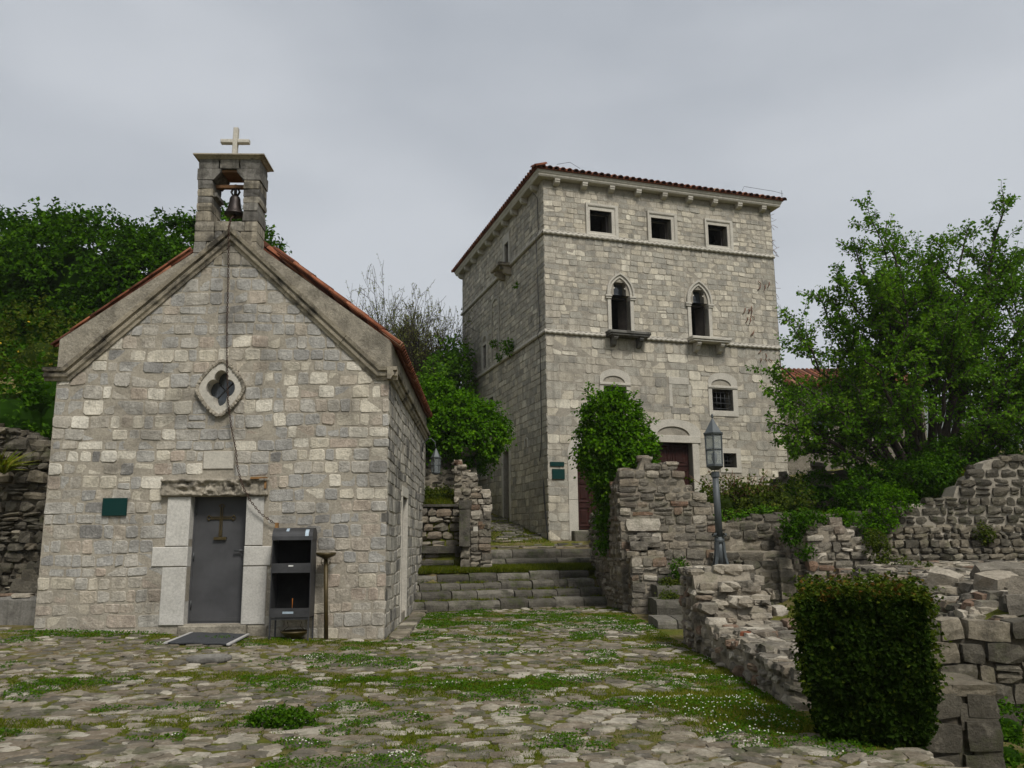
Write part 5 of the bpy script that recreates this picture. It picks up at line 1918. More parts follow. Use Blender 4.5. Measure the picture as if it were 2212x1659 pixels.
def make_paving():
    dx, dy = 0.31, 0.18
    nx, ny = int(15 / dx), int(16.4 / dy)
    pts = {}
    for j in range(ny):
        for i in range(nx):
            big = 1.0
            pts[(i, j)] = np.array([-10.6 + (i + 0.5 * (j % 2) + random.uniform(-0.46, 0.46)) * dx, 5.2 + (j + random.uniform(-0.46, 0.46)) * dy])
    # leave some seeds out: their neighbours grow into larger slabs
    for kx in list(pts):
        if random.random() < 0.24:
            del pts[kx]
    cells = []
    for (i, j), p in pts.items():
        x, y = p
        lim = 3.3 if y < 7.1 else 2.68 if y < 16.0 else 2.72 - 0.12 * (y - 19) if y > 19 else 2.72
        if x > lim or y > 20.9 + 0.30 * (x + 2.3) - 0.15:
            continue
        front = 14.98 + 0.035 * (x + 2.246)
        if -8.35 < x < -2.2 and y > front - 0.12:
            continue
        if -2.3 < x < -2.12 - 0.035 * (y - 15) and y > 14.9:
            continue
        if x < -8.3 and y > 14.9:
            continue
        g = float(grassy(x, y))
        if g > 0.58 + random.uniform(-0.3, 0.4):
            continue
        poly = [np.array(c) for c in ((x - 0.9, y - 0.8), (x + 0.9, y - 0.8), (x + 0.9, y + 0.8), (x - 0.9, y + 0.8))]
        for di in range(-3, 4):
            for dj in range(-3, 4):
                q = pts.get((i + di, j + dj))
                if q is not None and (di or dj):
                    poly = clip_poly(poly, p, q)
        if len(poly) < 3:
            continue
        c = np.mean(poly, axis=0)
        sh = random.uniform(0.62, 0.9) - 0.18 * max(0, min(1, g + 0.1))
        poly = [c + (a - c) * max(0.45, sh) for a in poly]
        # round the corners off
        rp = []
        n = len(poly)
        for k_ in range(n):
            a, b = poly[k_], poly[(k_ + 1) % n]
            rp += [(a + (b - a) * f_) + np.array([random.uniform(-0.016, 0.016), random.uniform(-0.014, 0.014)]) for f_ in ((random.uniform(0.08, 0.3), random.uniform(0.7, 0.92)) if n < 6 else (random.uniform(0.1, 0.3), random.uniform(0.75, 0.9)))]
        if len(rp) > 10:
            rp = rp[:]
        zt = Hs(*c) + 0.012 + random.uniform(-0.010, 0.010) - 0.012 * max(0, g)
        tx, ty = random.uniform(-0.03, 0.03), random.uniform(-0.03, 0.03)
        V = [(a[0], a[1], zt - 0.12) for a in rp] + [(a[0], a[1], zt - 0.014 + tx * (a[0] - c[0]) + ty * (a[1] - c[1])) for a in rp]
        inn = [a + (c - a) * min(0.35, 0.014 * random.uniform(0.6, 1.8) / (np.linalg.norm(c - a) + 1e-6)) for a in rp]
        V += [(a[0], a[1], zt + tx * (a[0] - c[0]) + ty * (a[1] - c[1]) + random.uniform(-0.004, 0.004)) for a in inn]
        V.append((c[0], c[1], zt + random.uniform(-0.003, 0.006)))
        n = len(rp)
        F = []
        for k_ in range(n):
            k2 = (k_ + 1) % n
            F += [(k_, k2, n + k2, n + k_), (n + k_, n + k2, 2 * n + k2, 2 * n + k_), (2 * n + k_, 2 * n + k2, 3 * n)]
        r = random.random()
        tone = random.uniform(0.05, 0.6) if r < 0.5 else random.uniform(0.55, 0.85) if r < 0.78 else random.uniform(0.85, 1.0)
        if x > -0.6 and y < 11.5 and random.random() < 0.62:
            tone = random.uniform(0.7, 1.0)
        m = MB()
        m.add(V, F, tone, False)
        ar = np.linalg.norm(poly[0] - c) ** 2
        w = ar / (y ** 3) * (1.0 if abs(x) < 0.62 * y + 0.3 else 0.01)
        cells.append((w, m))
    for i in range(2600):
        y = 5.6 * (20.0 / 5.6) ** random.random()
        x = random.uniform(-min(9.5, 0.66 * y + 0.5), 3.2 if y < 7.1 else 2.6)
        front = 14.98 + 0.035 * (x + 2.246)
        if (x < -2.2 and y > front - 0.15) or (x < -2.12 - 0.035 * (y - 15) and y > 14.9) or float(grassy(x, y)) > 0.75:
            continue
        s_ = random.uniform(0.03, 0.085)
        cells.append((1e-9, rock((x, y, Hs(x, y) - s_ * 0.1), [(s_ * random.uniform(0.9, 1.7), random.uniform(-0.3, 0.3) * s_, 0), (0, s_, 0), (0, 0, s_ * 0.35)], 0.35, 0.13, random.uniform(0.1, 1.0))))
    emit(cells, 'paving_stone', M['paving'], ground, 300, 'small_paving_stones')
make_paving()

# ------------------------------------------------------------------ steps
def step_row(root, p0, p1, ztop0, ztop1, hgt, depth, wmin, wmax, name='step_stone', rough=0.02, lim=None):
    p0, p1 = np.array([*p0, 0.0]), np.array([*p1, 0.0])
    al = p1 - p0
    L = np.linalg.norm(al)
    al /= L
    inw = np.array([-al[1], al[0], 0])
    x = 0.0
    while x < L - 0.05:
        w = random.uniform(wmin, wmax)
        if L - x - w < wmin * 0.6:
            w = L - x
        f = (x + w / 2) / L
        zt = ztop0 + (ztop1 - ztop0) * f + random.uniform(-rough, rough)
        off = random.uniform(-rough, rough) * 1.5
        c = p0 + al * (x + w / 2) + inw * (depth / 2 + off)
        c[2] = zt - hgt / 2
        w2 = w / 2 - random.uniform(0.006, 0.016)
        V, F = [], []
        for k_ in range(4):
            f_ = -1 + 2 * k_ / 3
            j = lambda a: random.uniform(-a, a)
            wear = 0.012 * (1 - f_ * f_) + 0.02 * (abs(f_) > 0.9)
            o_ = j(0.012)
            prof = [(0.02, -hgt), (o_ + j(0.01), -hgt * 0.5), (o_ + 0.004, -0.075 - wear + j(0.008)), (o_ + 0.03, -0.028 - wear + j(0.006)), (o_ + 0.10, -wear * 0.6 + j(0.005)), (depth * 0.6, j(0.008)), (depth, -0.01), (depth, -hgt)]
            for d_, z_ in prof:
                q = c + al * f_ * w2 + inw * (d_ - depth / 2)
                q[2] = zt + z_
                V.append(q)
        np_ = 8
        for k_ in range(3):
            for i_ in range(np_):
                i2 = (i_ + 1) % np_
                F.append((k_ * np_ + i_, (k_ + 1) * np_ + i_, (k_ + 1) * np_ + i2, k_ * np_ + i2)[::-1])
        F.append(tuple(range(np_)))
        F.append(tuple(range(4 * np_ - 1, 3 * np_ - 1, -1)))
        m = MB()
        m.add(V, F, random.random(), False)
        build(m, name, M['step'], root)
        x += w
lower = thing('stone_steps', 'lower flight of four worn block steps across the alley foot', 'steps', (0, 21.3, 0))
for i, (zl, zr) in enumerate(((0.21, 0.22), (0.40, 0.43), (0.58, 0.65), (0.78, 0.88))):
    o = i * 0.42
    a, b = np.array([-2.55, 20.90]), np.array([2.45, 22.42])
    inw = np.array([-0.29, 0.957])
    step_row(lower, a + inw * o, b + inw * o, zl, zr, 0.30, 0.62, 0.38, 1.0, rough=0.02)
upper = thing('stone_steps', 'upper flight of two broad smooth steps before the palace corner', 'steps', (0.5, 24.6, 1.0))
for i, (zl, zr) in enumerate(((1.16, 1.17), (1.42, 1.43))):
    t0 = 23.2 + 0.5 * i
    a = np.array([CS * -0.55 - SN * t0, SN * -0.55 + CS * t0]) + np.array([0.35 * i, 0.1 * i])
    x0 = -1.25 + 0.55 * i
    a = np.array([x0, (t0 + SN * x0) / CS])
    b = np.array([2.75, (t0 + SN * 2.75) / CS])
    step_row(upper, a, b, zl, zr, 0.36, 0.8, 0.7, 1.6, rough=0.008)
ts = 25.55
step_row(upper, (0.2, (ts + SN * 0.2) / CS), (2.8, (ts + SN * 2.8) / CS), 1.56, 1.6, 0.25, 0.5, 0.7, 1.4, 'landing_kerb', 0.006)
# flagstones of the landing
for i in range(46):
    x = random.uniform(-0.6, 2.5)
    t = random.uniform(24.35, 25.5) if i < 26 else random.uniform(25.9, 27.2)
    y = (t + SN * x) / CS
    if t > 26 and x > 0.75:
        continue
    m = rock((x, y, Hs(x, y) + 0.005), [(random.uniform(0.15, 0.34), 0.03, 0), (-0.03, random.uniform(0.1, 0.2), 0), (0, 0, 0.035)], 0.15, 0.10, random.random(), False)
    build(m, 'flagstone', M['paving'], ground)
# stony path climbing along the palace's left side
for i in range(60):
    v = random.uniform(-0.6, 7)
    u = -random.uniform(0.1, 1.6)
    p = TO + TU * u - TN * v
    m = rock((p[0], p[1], Hs(p[0], p[1]) + 0.02), [TU * random.uniform(0.12, 0.3), -TN * random.uniform(0.08, 0.16), (0, 0, 0.05)], 0.2, 0.12, random.random(), False)
    build(m, 'path_stone', M['step'], ground)

# ================================================================== ruined walls
def face_stones(out, fr, u0, u1, z0, top, hr, wr, depth, rnd, jit, tone, skip=None, wob=0.03, gap=0.012, wgt=1.0, missing=0.0, split=0.16):
    """coursed rubble on one face, stopping at the ragged top"""
    zlo = z0 if not callable(z0) else min(z0(u0), z0(u1))
    z = zlo
    zmax = max(top(u0 + (u1 - u0) * i / 40) for i in range(41))
    while z < zmax:
        h = random.uniform(*hr)
        u = u0 + random.uniform(-0.5, 0) * wr[0] * 0
        while u < u1 - 0.04:
            w = random.uniform(*wr)
            if u1 - u - w < wr[0] * 0.6:
                w = u1 - u
            uc, zc = u + w / 2, z + h / 2
            ok = top(uc) > zc + h * 0.12
            if callable(z0) and zc < z0(uc):
                ok = False
            if skip and skip(uc, zc):
                ok = False
            if missing and random.random() < missing:
                ok = False
            if ok:
                pieces = [(uc, zc, w, h)]
                r = random.random()
                if r < split and h > 0.15:
                    f = random.uniform(0.35, 0.65)
                    pieces = [(uc, z + h * f / 2, w, h * f), (uc, z + h * (1 + f) / 2, w, h * (1 - f))]
                elif r < split * 1.5 and w > 0.26:
                    f = random.uniform(0.3, 0.7)
                    pieces = [(u + w * f / 2, zc, w * f, h), (u + w * (1 + f) / 2, z + h * 0.3, w * (1 - f), h * 0.6), (u + w * (1 + f) / 2, z + h * 0.8, w * (1 - f), h * 0.4)]
                for (pu, pz, pw_, ph) in pieces:
                    d = depth * random.uniform(0.8, 1.2)
                    hh = ph * random.uniform(0.84, 1.04)
                    C = fr(pu, pz + random.uniform(-0.12, 0.12) * h * 0.5, -d / 2 + random.uniform(-wob, wob))
                    tilt = random.uniform(-0.06, 0.06)
                    m = rock(C, [fr.U * (pw_ / 2 - gap) + fr.Z * tilt * pw_, fr.N * d / 2, fr.Z * (hh / 2 - gap * 0.6)], rnd * random.uniform(0.7, 1.5) + 0.08, jit, tone(uc, zc))
                    out.append((pw_ * ph * wgt, m))
            u += w
        z += h
def core(root, fr, u0, u1, z0, top, thick, mat, inset=0.035, drop=0.07, n=None, name='mortar_core'):
    n = n or max(4, int((u1 - u0) / 0.12))
    V, F = [], []
    for i in range(n + 1):
        f = i / n
        u = u0 + inset + (u1 - u0 - 2 * inset) * f
        zt = max(top(u0 + (u1 - u0) * f) - drop, (z0(u) if callable(z0) else z0) + 0.02)
        zb = (z0(u) if callable(z0) else z0) - 0.3
        j = lambda: random.uniform(-0.015, 0.015)
        V += [fr(u, zb, -inset), fr(u, zt + j(), -inset + j()), fr(u, zt + 0.02 + j(), -thick * 0.5), fr(u, zt + j(), -thick + inset), fr(u, zb, -thick + inset)]
    for i in range(n):
        for k_ in range(4):
            a = i * 5 + k_
            F.append((a, a + 5, a + 6, a + 1))
    F.append((0, 1, 2, 3, 4))
    e = n * 5
    F.append((e + 4, e + 3, e + 2, e + 1, e))
    m = MB()
    m.add(V, F, 0.5)
    build(m, name, mat, root)
def top_rubble(out, fr, u0, u1, top, thick, n, size, tone, drop=0.05):
    for i in range(n):
        u = random.uniform(u0, u1)
        w = -random.uniform(0.12, 1.0) * thick
        s = size * random.uniform(0.5, 1.3)
        m = rock(fr(u, top(u) - drop + random.uniform(-0.04, 0.02), w), [fr.U * s * random.uniform(0.7, 1.5), fr.N * s, fr.Z * s * 0.55], 0.35, 0.14, tone(u, 0), True)
        out.append((s * s * 0.6, m))
def stepped(pts):
    """piecewise constant profile from (u, z) pairs: z holds from its u on"""
    def f(u):
        z = pts[0][1]
        for a, b in pts:
            if u >= a:
                z = b
        return z
    return f
def linear(pts):
    xs, zs = zip(*pts)
    return lambda u: float(np.interp(u, xs, zs))
def rnd_tone(lo=0.15, hi=0.75, pale=0.12, red=0.06):
    def f(u, z):
        r = random.random()
        if r < red:
            return random.uniform(0.6, 0.65)
        if r < red + pale:
            return random.uniform(0.85, 1.0)
        v = random.uniform(lo, hi)
        return v if not 0.55 < v < 0.67 else v - 0.15
    return f
X1, Y1, Z1 = np.array([1.0, 0, 0]), np.array([0, 1.0, 0]), np.array([0, 0, 1.0])

# --- R1: tall ruin beside the steps: front face and face along the alley
def yaw_frame(x, y, deg):
    a = R(deg)
    U = np.array([math.cos(a), math.sin(a), 0])
    return Frame((x, y, 0), U, np.array([math.sin(a), -math.cos(a), 0]))
r1 = thing('ruined_wall', 'tall ragged ruin wall beside the steps, its top stepping down to the lamp post', 'wall', (3.7, 20.8, 0))
f1 = yaw_frame(2.58, 20.45, 2)
top1 = stepped([(0, 3.40), (0.12, 3.42), (0.55, 3.72), (0.78, 3.52), (1.42, 3.34), (1.60, 2.98), (1.78, 2.82), (1.98, 2.64), (2.14, 2.50), (2.36, 1.62)])
st = []
face_stones(st, f1, 0, 2.42, 0.0, top1, (0.15, 0.25), (0.22, 0.56), 0.30, 0.08, 0.05, rnd_tone(0.15, 0.75, 0.16, 0.08), wgt=1.5, split=0.1)
core(r1, f1, 0, 2.42, 0.0, lambda u: top1(u), 0.62, M['dirtmortar'])
top_rubble(st, f1, 0.1, 2.35, top1, 0.55, 40, 0.11, rnd_tone())
# big pale block set in the face
m = rock(f1(0.55, 2.02, -0.09), [f1.U * 0.42, f1.N * 0.16, f1.Z * 0.15], 0.12, 0.06, 1.0, True)
build(m, 'pale_block', M['ruin'], r1)
# alley face, curving away and dropping
f1a = Frame((2.20, 24.6, 0), np.array([0.088, -0.996, 0]), np.array([-0.996, -0.088, 0]))
topa = linear([(0, 2.35), (1.2, 2.5), (2.0, 2.62), (3.0, 2.75), (3.3, 3.05), (4.16, 3.40)])
z0a = lambda u: max(0.0, 0.95 - 0.42 * max(0, u - 0.6)) - 0.05
face_stones(st, f1a, 0, 4.16, z0a, topa, (0.10, 0.22), (0.10, 0.34), 0.26, 0.28, 0.10, rnd_tone(0.2, 0.85, 0.22, 0.02), wob=0.05, wgt=0.6)
core(r1, f1a, 0, 4.16, z0a, topa, 0.6, M['dirtmortar'])
top_rubble(st, f1a, 0.1, 4.0, topa, 0.5, 40, 0.11, rnd_tone())
emit(st, 'stone', M['ruin'], r1, 300, 'small_stones')

# --- R2: low pier in front of it with a broken shoulder
r2 = thing('ruined_pier', 'lower square stone pier standing against the front of the tall ruin', 'pier', (3.1, 20.1, 0))
f2 = yaw_frame(2.72, 19.72, 1)
st = []
t2 = stepped([(0, 1.36), (0.78, 1.15), (0.9, 0.9)])
face_stones(st, f2, 0, 0.98, 0.0, t2, (0.14, 0.24), (0.2, 0.42), 0.28, 0.10, 0.05, rnd_tone(0.2, 0.62, 0.05, 0.25))
f2a = Frame((2.72, 20.5, 0), -Y1, -X1)
face_stones(st, f2a, 0, 0.78, 0.0, lambda u: 1.36, (0.12, 0.22), (0.14, 0.34), 0.24, 0.2, 0.08, rnd_tone())
core(r2, f2, 0, 0.98, 0.0, t2, 0.8, M['dirtmortar'])
top_rubble(st, f2, 0.05, 0.75, lambda u: 1.40, 0.65, 16, 0.12, rnd_tone())
for (u, z, w, s) in ((0.25, 1.52, -0.35, 0.16), (0.55, 1.62, -0.5, 0.17), (0.42, 1.75, -0.6, 0.13), (0.18, 1.70, -0.6, 0.12), (0.75, 1.5, -0.5, 0.12)):
    st.append((0.05, rock(f2(u, z, w), [f2.U * s * 1.3, f2.N * s, f2.Z * s * 0.7], 0.35, 0.14, random.uniform(0.2, 0.5))))
emit(st, 'stone', M['ruin'], r2, 200, 'small_stones')

# --- small side steps between the pier and the lamp wall
r3 = thing('stone_steps', 'small overgrown side steps climbing between the pier and the lamp wall', 'steps', (3.3, 17.8, 0))
for (x0, x1, y, z) in ((2.72, 3.75, 16.4, 0.16), (2.95, 3.85, 17.8, 0.42), (3.15, 3.95, 18.9, 0.66), (3.3, 4.2, 19.7, 0.92)):
    step_row(r3, (x0, y), (x1, y), z, z, 0.3, 1.2, 0.35, 0.62, rough=0.012)
step_row(r3, (2.78, 15.2), (3.3, 15.2), -0.02, -0.02, 0.3, 1.3, 0.3, 0.5, rough=0.01)

# --- R4: lamp wall: runs along the yard towards the camera, falling in broken steps
r4 = thing('ruined_wall', 'broken stepped wall that carries the lamp post and falls towards the hedge', 'wall', (3.2, 12.0, 0))
f4 = Frame((2.74, 14.25, 0), -Y1, -X1)                     # face along the yard; u runs towards the camera
top4 = stepped([(0, 1.20), (0.5, 1.22), (1.0, 0.99), (1.32, 0.78), (1.66, 0.58), (2.0, 0.44), (3.3, 0.41), (4.4, 0.38)])
st = []
face_stones(st, f4, 0, 5.6, -0.12, top4, (0.10, 0.2), (0.12, 0.36), 0.26, 0.3, 0.10, rnd_tone(0.15, 0.8, 0.16, 0.04), wob=0.05)
f4b = yaw_frame(2.74, 14.27, 0)
core(r4, f4, 0, 5.6, -0.1, lambda u: top4(u), 0.95, M['dirtmortar'])
# end of the high part and the ragged cross-section towards the camera: small ledges
ledges = [(0.99, 1.20), (1.31, 0.98), (1.65, 0.77), (1.99, 0.57)]
for (u, z) in ledges:
    ff = yaw_frame(2.80, 14.25 - u, 0)
    face_stones(st, ff, 0.05 + 0.1 * (u - 1), 1.12 + 0.16 * (u - 1), z - 0.23, lambda q, z=z: z, (0.13, 0.2), (0.18, 0.42), 0.34, 0.22, 0.10, rnd_tone(0.3, 0.85, 0.25, 0.05), wgt=1.6)
top_rubble(st, f4, 0.0, 2.2, top4, 1.0, 46, 0.12, rnd_tone(0.4, 0.85, 0.35, 0.03), 0.03)
top_rubble(st, f4, 2.1, 5.55, top4, 0.75, 110, 0.11, rnd_tone(0.35, 0.85, 0.3, 0.03), 0.02)
f4c = Frame((3.72, 8.7, 0), Y1, X1)
face_stones(st, f4c, 0, 5.5, -0.5, lambda u: top4(5.55 - u), (0.14, 0.24), (0.2, 0.45), 0.25, 0.2, 0.08, rnd_tone(), wgt=0.2)
f4d = yaw_frame(2.76, 14.3, 180)
emit(st, 'stone', M['ruin'], r4, 300, 'small_stones')
core(r4, f4c, 0, 5.5, -0.5, lambda u: top4(5.55 - u) - 0.02, 0.5, M['dirtmortar'], name='mortar_core')
m = rock((3.05, 11.1, 0.47), [(0.14, -0.05, 0.01), (0.03, 0.08, 0), (0, 0, 0.03)], 0.1, 0.05, 0.6)
tl_ = build(m, 'broken_tile', M['tile'], None, None, (3.05, 11.1, 0.44))
tag(tl_, 'broken reddish roof tile lying on the low wall', 'tile')

# --- R5: terraced walls behind the lamp
r5 = thing('ruined_wall', 'grey terraced ruin wall with two ledges behind the lamp post', 'wall', (6.0, 20.5, 0))
st = []
f5 = yaw_frame(4.75, 20.9, 1)
t5 = linear([(0, 2.05), (0.5, 2.12), (1.2, 2.2), (1.7, 2.28), (2.6, 2.3), (4.0, 2.3)])
face_stones(st, f5, 0, 4.0, 1.2, t5, (0.16, 0.27), (0.25, 0.6), 0.3, 0.14, 0.06, rnd_tone(0.2, 0.75, 0.12, 0.03))
core(r5, f5, 0, 4.0, 1.0, t5, 0.6, M['dirtmortar'])
top_rubble(st, f5, 0, 3.9, t5, 0.5, 30, 0.12, rnd_tone())
f5b = yaw_frame(4.70, 20.1, 1)
t5b = linear([(0, 1.40), (2.6, 1.42)])
face_stones(st, f5b, 0, 2.6, 0.0, t5b, (0.18, 0.30), (0.3, 0.7), 0.4, 0.10, 0.05, rnd_tone(0.1, 0.6, 0.05, 0.05))
core(r5, f5b, 0, 2.6, -0.2, t5b, 0.95, M['dirtmortar'], drop=0.05)
f5c = yaw_frame(4.30, 18.9, 1)
t5c = linear([(0, 1.10), (1.4, 1.12), (1.6, 1.14)])
face_stones(st, f5c, 0, 1.6, -0.1, t5c, (0.16, 0.26), (0.25, 0.5), 0.35, 0.12, 0.05, rnd_tone(0.1, 0.6, 0.05, 0.15))
core(r5, f5c, 0, 1.6, -0.2, t5c, 1.3, M['dirtmortar'], drop=0.05)
f5d = yaw_frame(5.85, 18.8, 1)
t5d = linear([(0, 1.16), (0.9, 1.14)])
face_stones(st, f5d, 0, 0.95, -0.1, t5d, (0.2, 0.3), (0.3, 0.5), 0.35, 0.10, 0.05, rnd_tone(0.15, 0.55, 0.1, 0.1))
core(r5, f5d, 0, 0.95, -0.2, t5d, 1.2, M['dirtmortar'], drop=0.05)
emit(st, 'stone', M['ruin_dark'], r5, 240, 'small_stones')

# --- R6: broken wall end stepping down to the right
r6 = thing('ruined_wall', 'pale broken wall end with hanging creeper, stepping down behind the hedge', 'wall', (7.0, 18.6, 0))
st = []
f6 = yaw_frame(6.42, 18.6, 0)
t6 = stepped([(0, 2.02), (0.45, 2.06), (0.9, 1.84), (1.05, 1.66), (1.18, 1.48), (1.3, 1.30), (1.42, 1.1), (1.55, 0.9), (1.72, 0.7)])
face_stones(st, f6, 0, 1.9, 0.1, t6, (0.13, 0.24), (0.18, 0.44), 0.36, 0.14, 0.07, rnd_tone(0.3, 0.9, 0.35, 0.02), wob=0.04)
core(r6, f6, 0, 1.9, 0.0, t6, 0.9, M['dirtmortar'], inset=0.10, drop=0.12)
top_rubble(st, f6, 0, 1.8, t6, 0.8, 40, 0.14, rnd_tone(0.4, 0.9, 0.35, 0.02))
f6a = Frame((6.42, 20.9, 0), -Y1, -X1)
face_stones(st, f6a, 0, 2.3, 0.1, lambda u: 2.0, (0.15, 0.25), (0.2, 0.4), 0.3, 0.18, 0.07, rnd_tone(), wgt=0.5)
core(r6, f6a, 0, 2.3, 0.0, lambda u: 2.0, 0.55, M['dirtmortar'])
emit(st, 'stone', M['ruin'], r6, 160, 'small_stones')

# --- R7: long rubble wall on the right with mortar showing
r7 = thing('ruined_wall', 'long mortared rubble wall rising to the right below the leafy tree', 'wall', (11.0, 20.8, 0))
st = []
f7 = yaw_frame(8.25, 20.75, -4)
t7 = linear([(0, 2.15), (0.5, 2.3), (0.8, 2.42), (1.9, 2.55), (2.6, 2.7), (2.65, 2.95), (2.95, 3.0), (3.0, 3.2), (3.25, 3.25), (3.3, 3.46), (3.55, 3.6), (5.0, 3.66), (7, 3.7)])
tn = lambda u, z: (random.uniform(0.05, 0.5) if z > 1.9 else random.uniform(0.25, 1.0))
face_stones(st, f7, 0, 6.4, 1.75, t7, (0.18, 0.27), (0.22, 0.46), 0.30, 0.20, 0.08, tn, gap=0.022, wgt=1.3)
core(r7, f7, 0, 6.4, 1.2, t7, 0.8, M['mortar'], inset=0.06, drop=0.07)
top_rubble(st, f7, 0, 6.3, t7, 0.7, 30, 0.14, tn)
# lower, collapsed part leaning out
f7N = np.array(f7.N) * 0.90 + np.array([0, 0, 0.43])
f7b = Frame(f7(0, 0, 1.0), f7.U, f7.N)
def slope_pt(u, z):
    return 0.62 * (1.85 - z)
out = []
z = 0.5
while z < 1.85:
    h = random.uniform(0.11, 0.2)
    u = -0.9
    while u < 6.4:
        w = random.uniform(0.12, 0.42)
        C = f7(u + w / 2, z + h / 2, slope_pt(u, z) - 0.08 + random.uniform(-0.06, 0.06))
        st.append((w * h, rock(C, [f7.U * (w / 2 - 0.018) + f7.Z * random.uniform(-0.03, 0.03), f7.N * 0.14, f7.Z * (h / 2 - 0.01)], 0.3, 0.12, random.uniform(0.2, 1.0) if random.random() > 0.08 else 0.62)))
        u += w
    z += h
m = MB()
V, F = [], []
for i in range(40):
    u = -1.0 + 7.5 * i / 39
    V += [f7(u, 0.2, slope_pt(u, 0.2) - 0.06), f7(u, 1.2, slope_pt(u, 1.2) - 0.06 + random.uniform(-0.02, 0.02)), f7(u, 1.88, slope_pt(u, 1.88) - 0.05), f7(u, 1.9, -0.3)]
for i in range(39):
    for k_ in range(3):
        a = i * 4 + k_
        F.append((a, a + 4, a + 5, a + 1))
m.add(V, F, 0.6)
build(m, 'mortar_core', M['mortar'], r7)
emit(st, 'stone', M['ruin_dark'], r7, 300, 'small_stones')

# --- R8: fallen blocks before it
blocks = [(9.4, 14.6, 0.95, 0.62, 0.2, 0.16, 20, 0.2), (8.0, 14.0, 0.78, 0.42, 0.24, 0.2, -12, 0.45), (8.9, 13.6, 0.62, 0.36, 0.26, 0.14, 15, 0.6), (8.35, 12.9, 0.5, 0.33, 0.3, 0.10, -8, 0.75), (8.95, 12.6, 0.42, 0.26, 0.22, 0.17, 40, 0.4),
          (9.8, 13.4, 0.62, 0.4, 0.3, 0.22, -25, 0.3), (7.4, 13.1, 0.48, 0.26, 0.2, 0.16, 22, 0.85), (7.9, 12.2, 0.36, 0.42, 0.18, 0.12, 4, 0.3), (8.5, 11.8, 0.28, 0.3, 0.22, 0.15, -5, 0.25), (7.3, 12.2, 0.32, 0.2, 0.2, 0.16, 50, 0.8),
          (9.2, 11.9, 0.26, 0.28, 0.2, 0.14, 12, 0.5), (6.9, 11.6, 0.22, 0.22, 0.17, 0.14, -30, 0.4), (7.6, 11.4, 0.2, 0.3, 0.2, 0.1, 3, 0.2), (10.3, 14.6, 0.9, 0.36, 0.25, 0.2, 8, 0.6), (7.1, 14.1, 0.7, 0.25, 0.2, 0.17, -40, 0.9)]
for i, (x, y, z, a, b, c, yw, tn_) in enumerate(blocks):
    U = np.array([math.cos(R(yw)), math.sin(R(yw)), random.uniform(-0.25, 0.2)])
    Vv = np.array([-math.sin(R(yw)), math.cos(R(yw)), random.uniform(-0.15, 0.25)])
    W_ = np.cross(U, Vv)
    zz_ = max(Hs(x, y) + c * 0.8, z - 0.1) if i not in (0,) else z - 0.05
    m = rock((x, y, zz_), [U * a, Vv * b, W_ * c], 0.12, 0.10, tn_, False)
    o = build(m, 'fallen_block', M['ruin'], None, None, (x, y, zz_ - c))
    named = {0: 'long grey slab lying tilted at the top of the fallen blocks', 1: 'thick pale block beside the long tilted slab on the rubble slope', 2: 'flat broad slab in the middle of the fallen blocks',
             3: 'low slab lying in front of the flat broad slab', 5: 'large angular block at the right edge of the fallen blocks', 8: 'lowest long block just above the retaining wall', 13: 'rear block standing right of the long tilted slab'}
    tag(o, named.get(i, 'small loose grey block tumbled on the rubble slope above the retaining wall'), 'stone block', 'fallen blocks on the rubble slope')
m = MB()
for i in range(1500):
    x, y = random.uniform(5.6, 11.6), random.uniform(10.8, 19.6)
    if x < 6.3 and y > 12:
        continue
    s = random.uniform(0.05, 0.17)
    m.merge(rock((x, y, Hs(x, y) + s * 0.2), [(s * random.uniform(0.8, 1.6), random.uniform(-s, s) * 0.6, 0), (0, s, 0), (0, 0, s * 0.65)], 0.3, 0.14, random.random()))
rub = build(m, 'rubble', M['ruin'], None, 'stuff')
tag(rub, 'small loose rubble spread over the slope on the right')

# --- R9: lower retaining wall at the right edge, R10: block at the hedge foot
r9 = thing('retaining_wall', 'low dark retaining wall of large blocks at the right edge beyond the hedge', 'wall', (6.0, 10.3, -0.4))
st = []
f9 = yaw_frame(4.35, 10.35, -3)
t9 = linear([(0, 0.66), (1.0, 0.62), (4.2, 0.58)])
face_stones(st, f9, 0, 4.2, -0.75, t9, (0.17, 0.27), (0.22, 0.52), 0.36, 0.09, 0.06, rnd_tone(0.1, 0.8, 0.15, 0.02))
core(r9, f9, 0, 4.2, -0.8, t9, 0.7, M['darkmortar'], drop=0.05, inset=0.07)
top_rubble(st, f9, 0.1, 4.1, t9, 0.6, 40, 0.12, rnd_tone(0.4, 0.9, 0.3, 0.0), 0.03)
emit(st, 'stone', M['ruin_dark'], r9, 200, 'small_stones')
r10 = thing('stone_block_wall', 'low flat-topped wall stub at the foot of the hedge near the bottom corner', 'wall', (3.9, 8.0, -0.3))
st = []
f10 = yaw_frame(3.50, 7.72, 2)
t10 = linear([(0, 0.37), (0.5, 0.36), (0.78, 0.33)])
face_stones(st, f10, 0, 0.78, -0.75, t10, (0.22, 0.3), (0.34, 0.5), 0.34, 0.04, 0.03, rnd_tone(0.1, 0.5, 0.0, 0.3), split=0.0)
f10b = Frame((4.28, 7.74, 0), Y1, X1)
face_stones(st, f10b, 0, 0.75, -0.75, lambda u: 0.33, (0.22, 0.3), (0.3, 0.45), 0.3, 0.10, 0.04, rnd_tone(0.1, 0.5, 0.0, 0.2))
core(r10, f10, 0, 0.78, -0.7, t10, 0.75, M['darkmortar'], drop=0.03, inset=0.06)
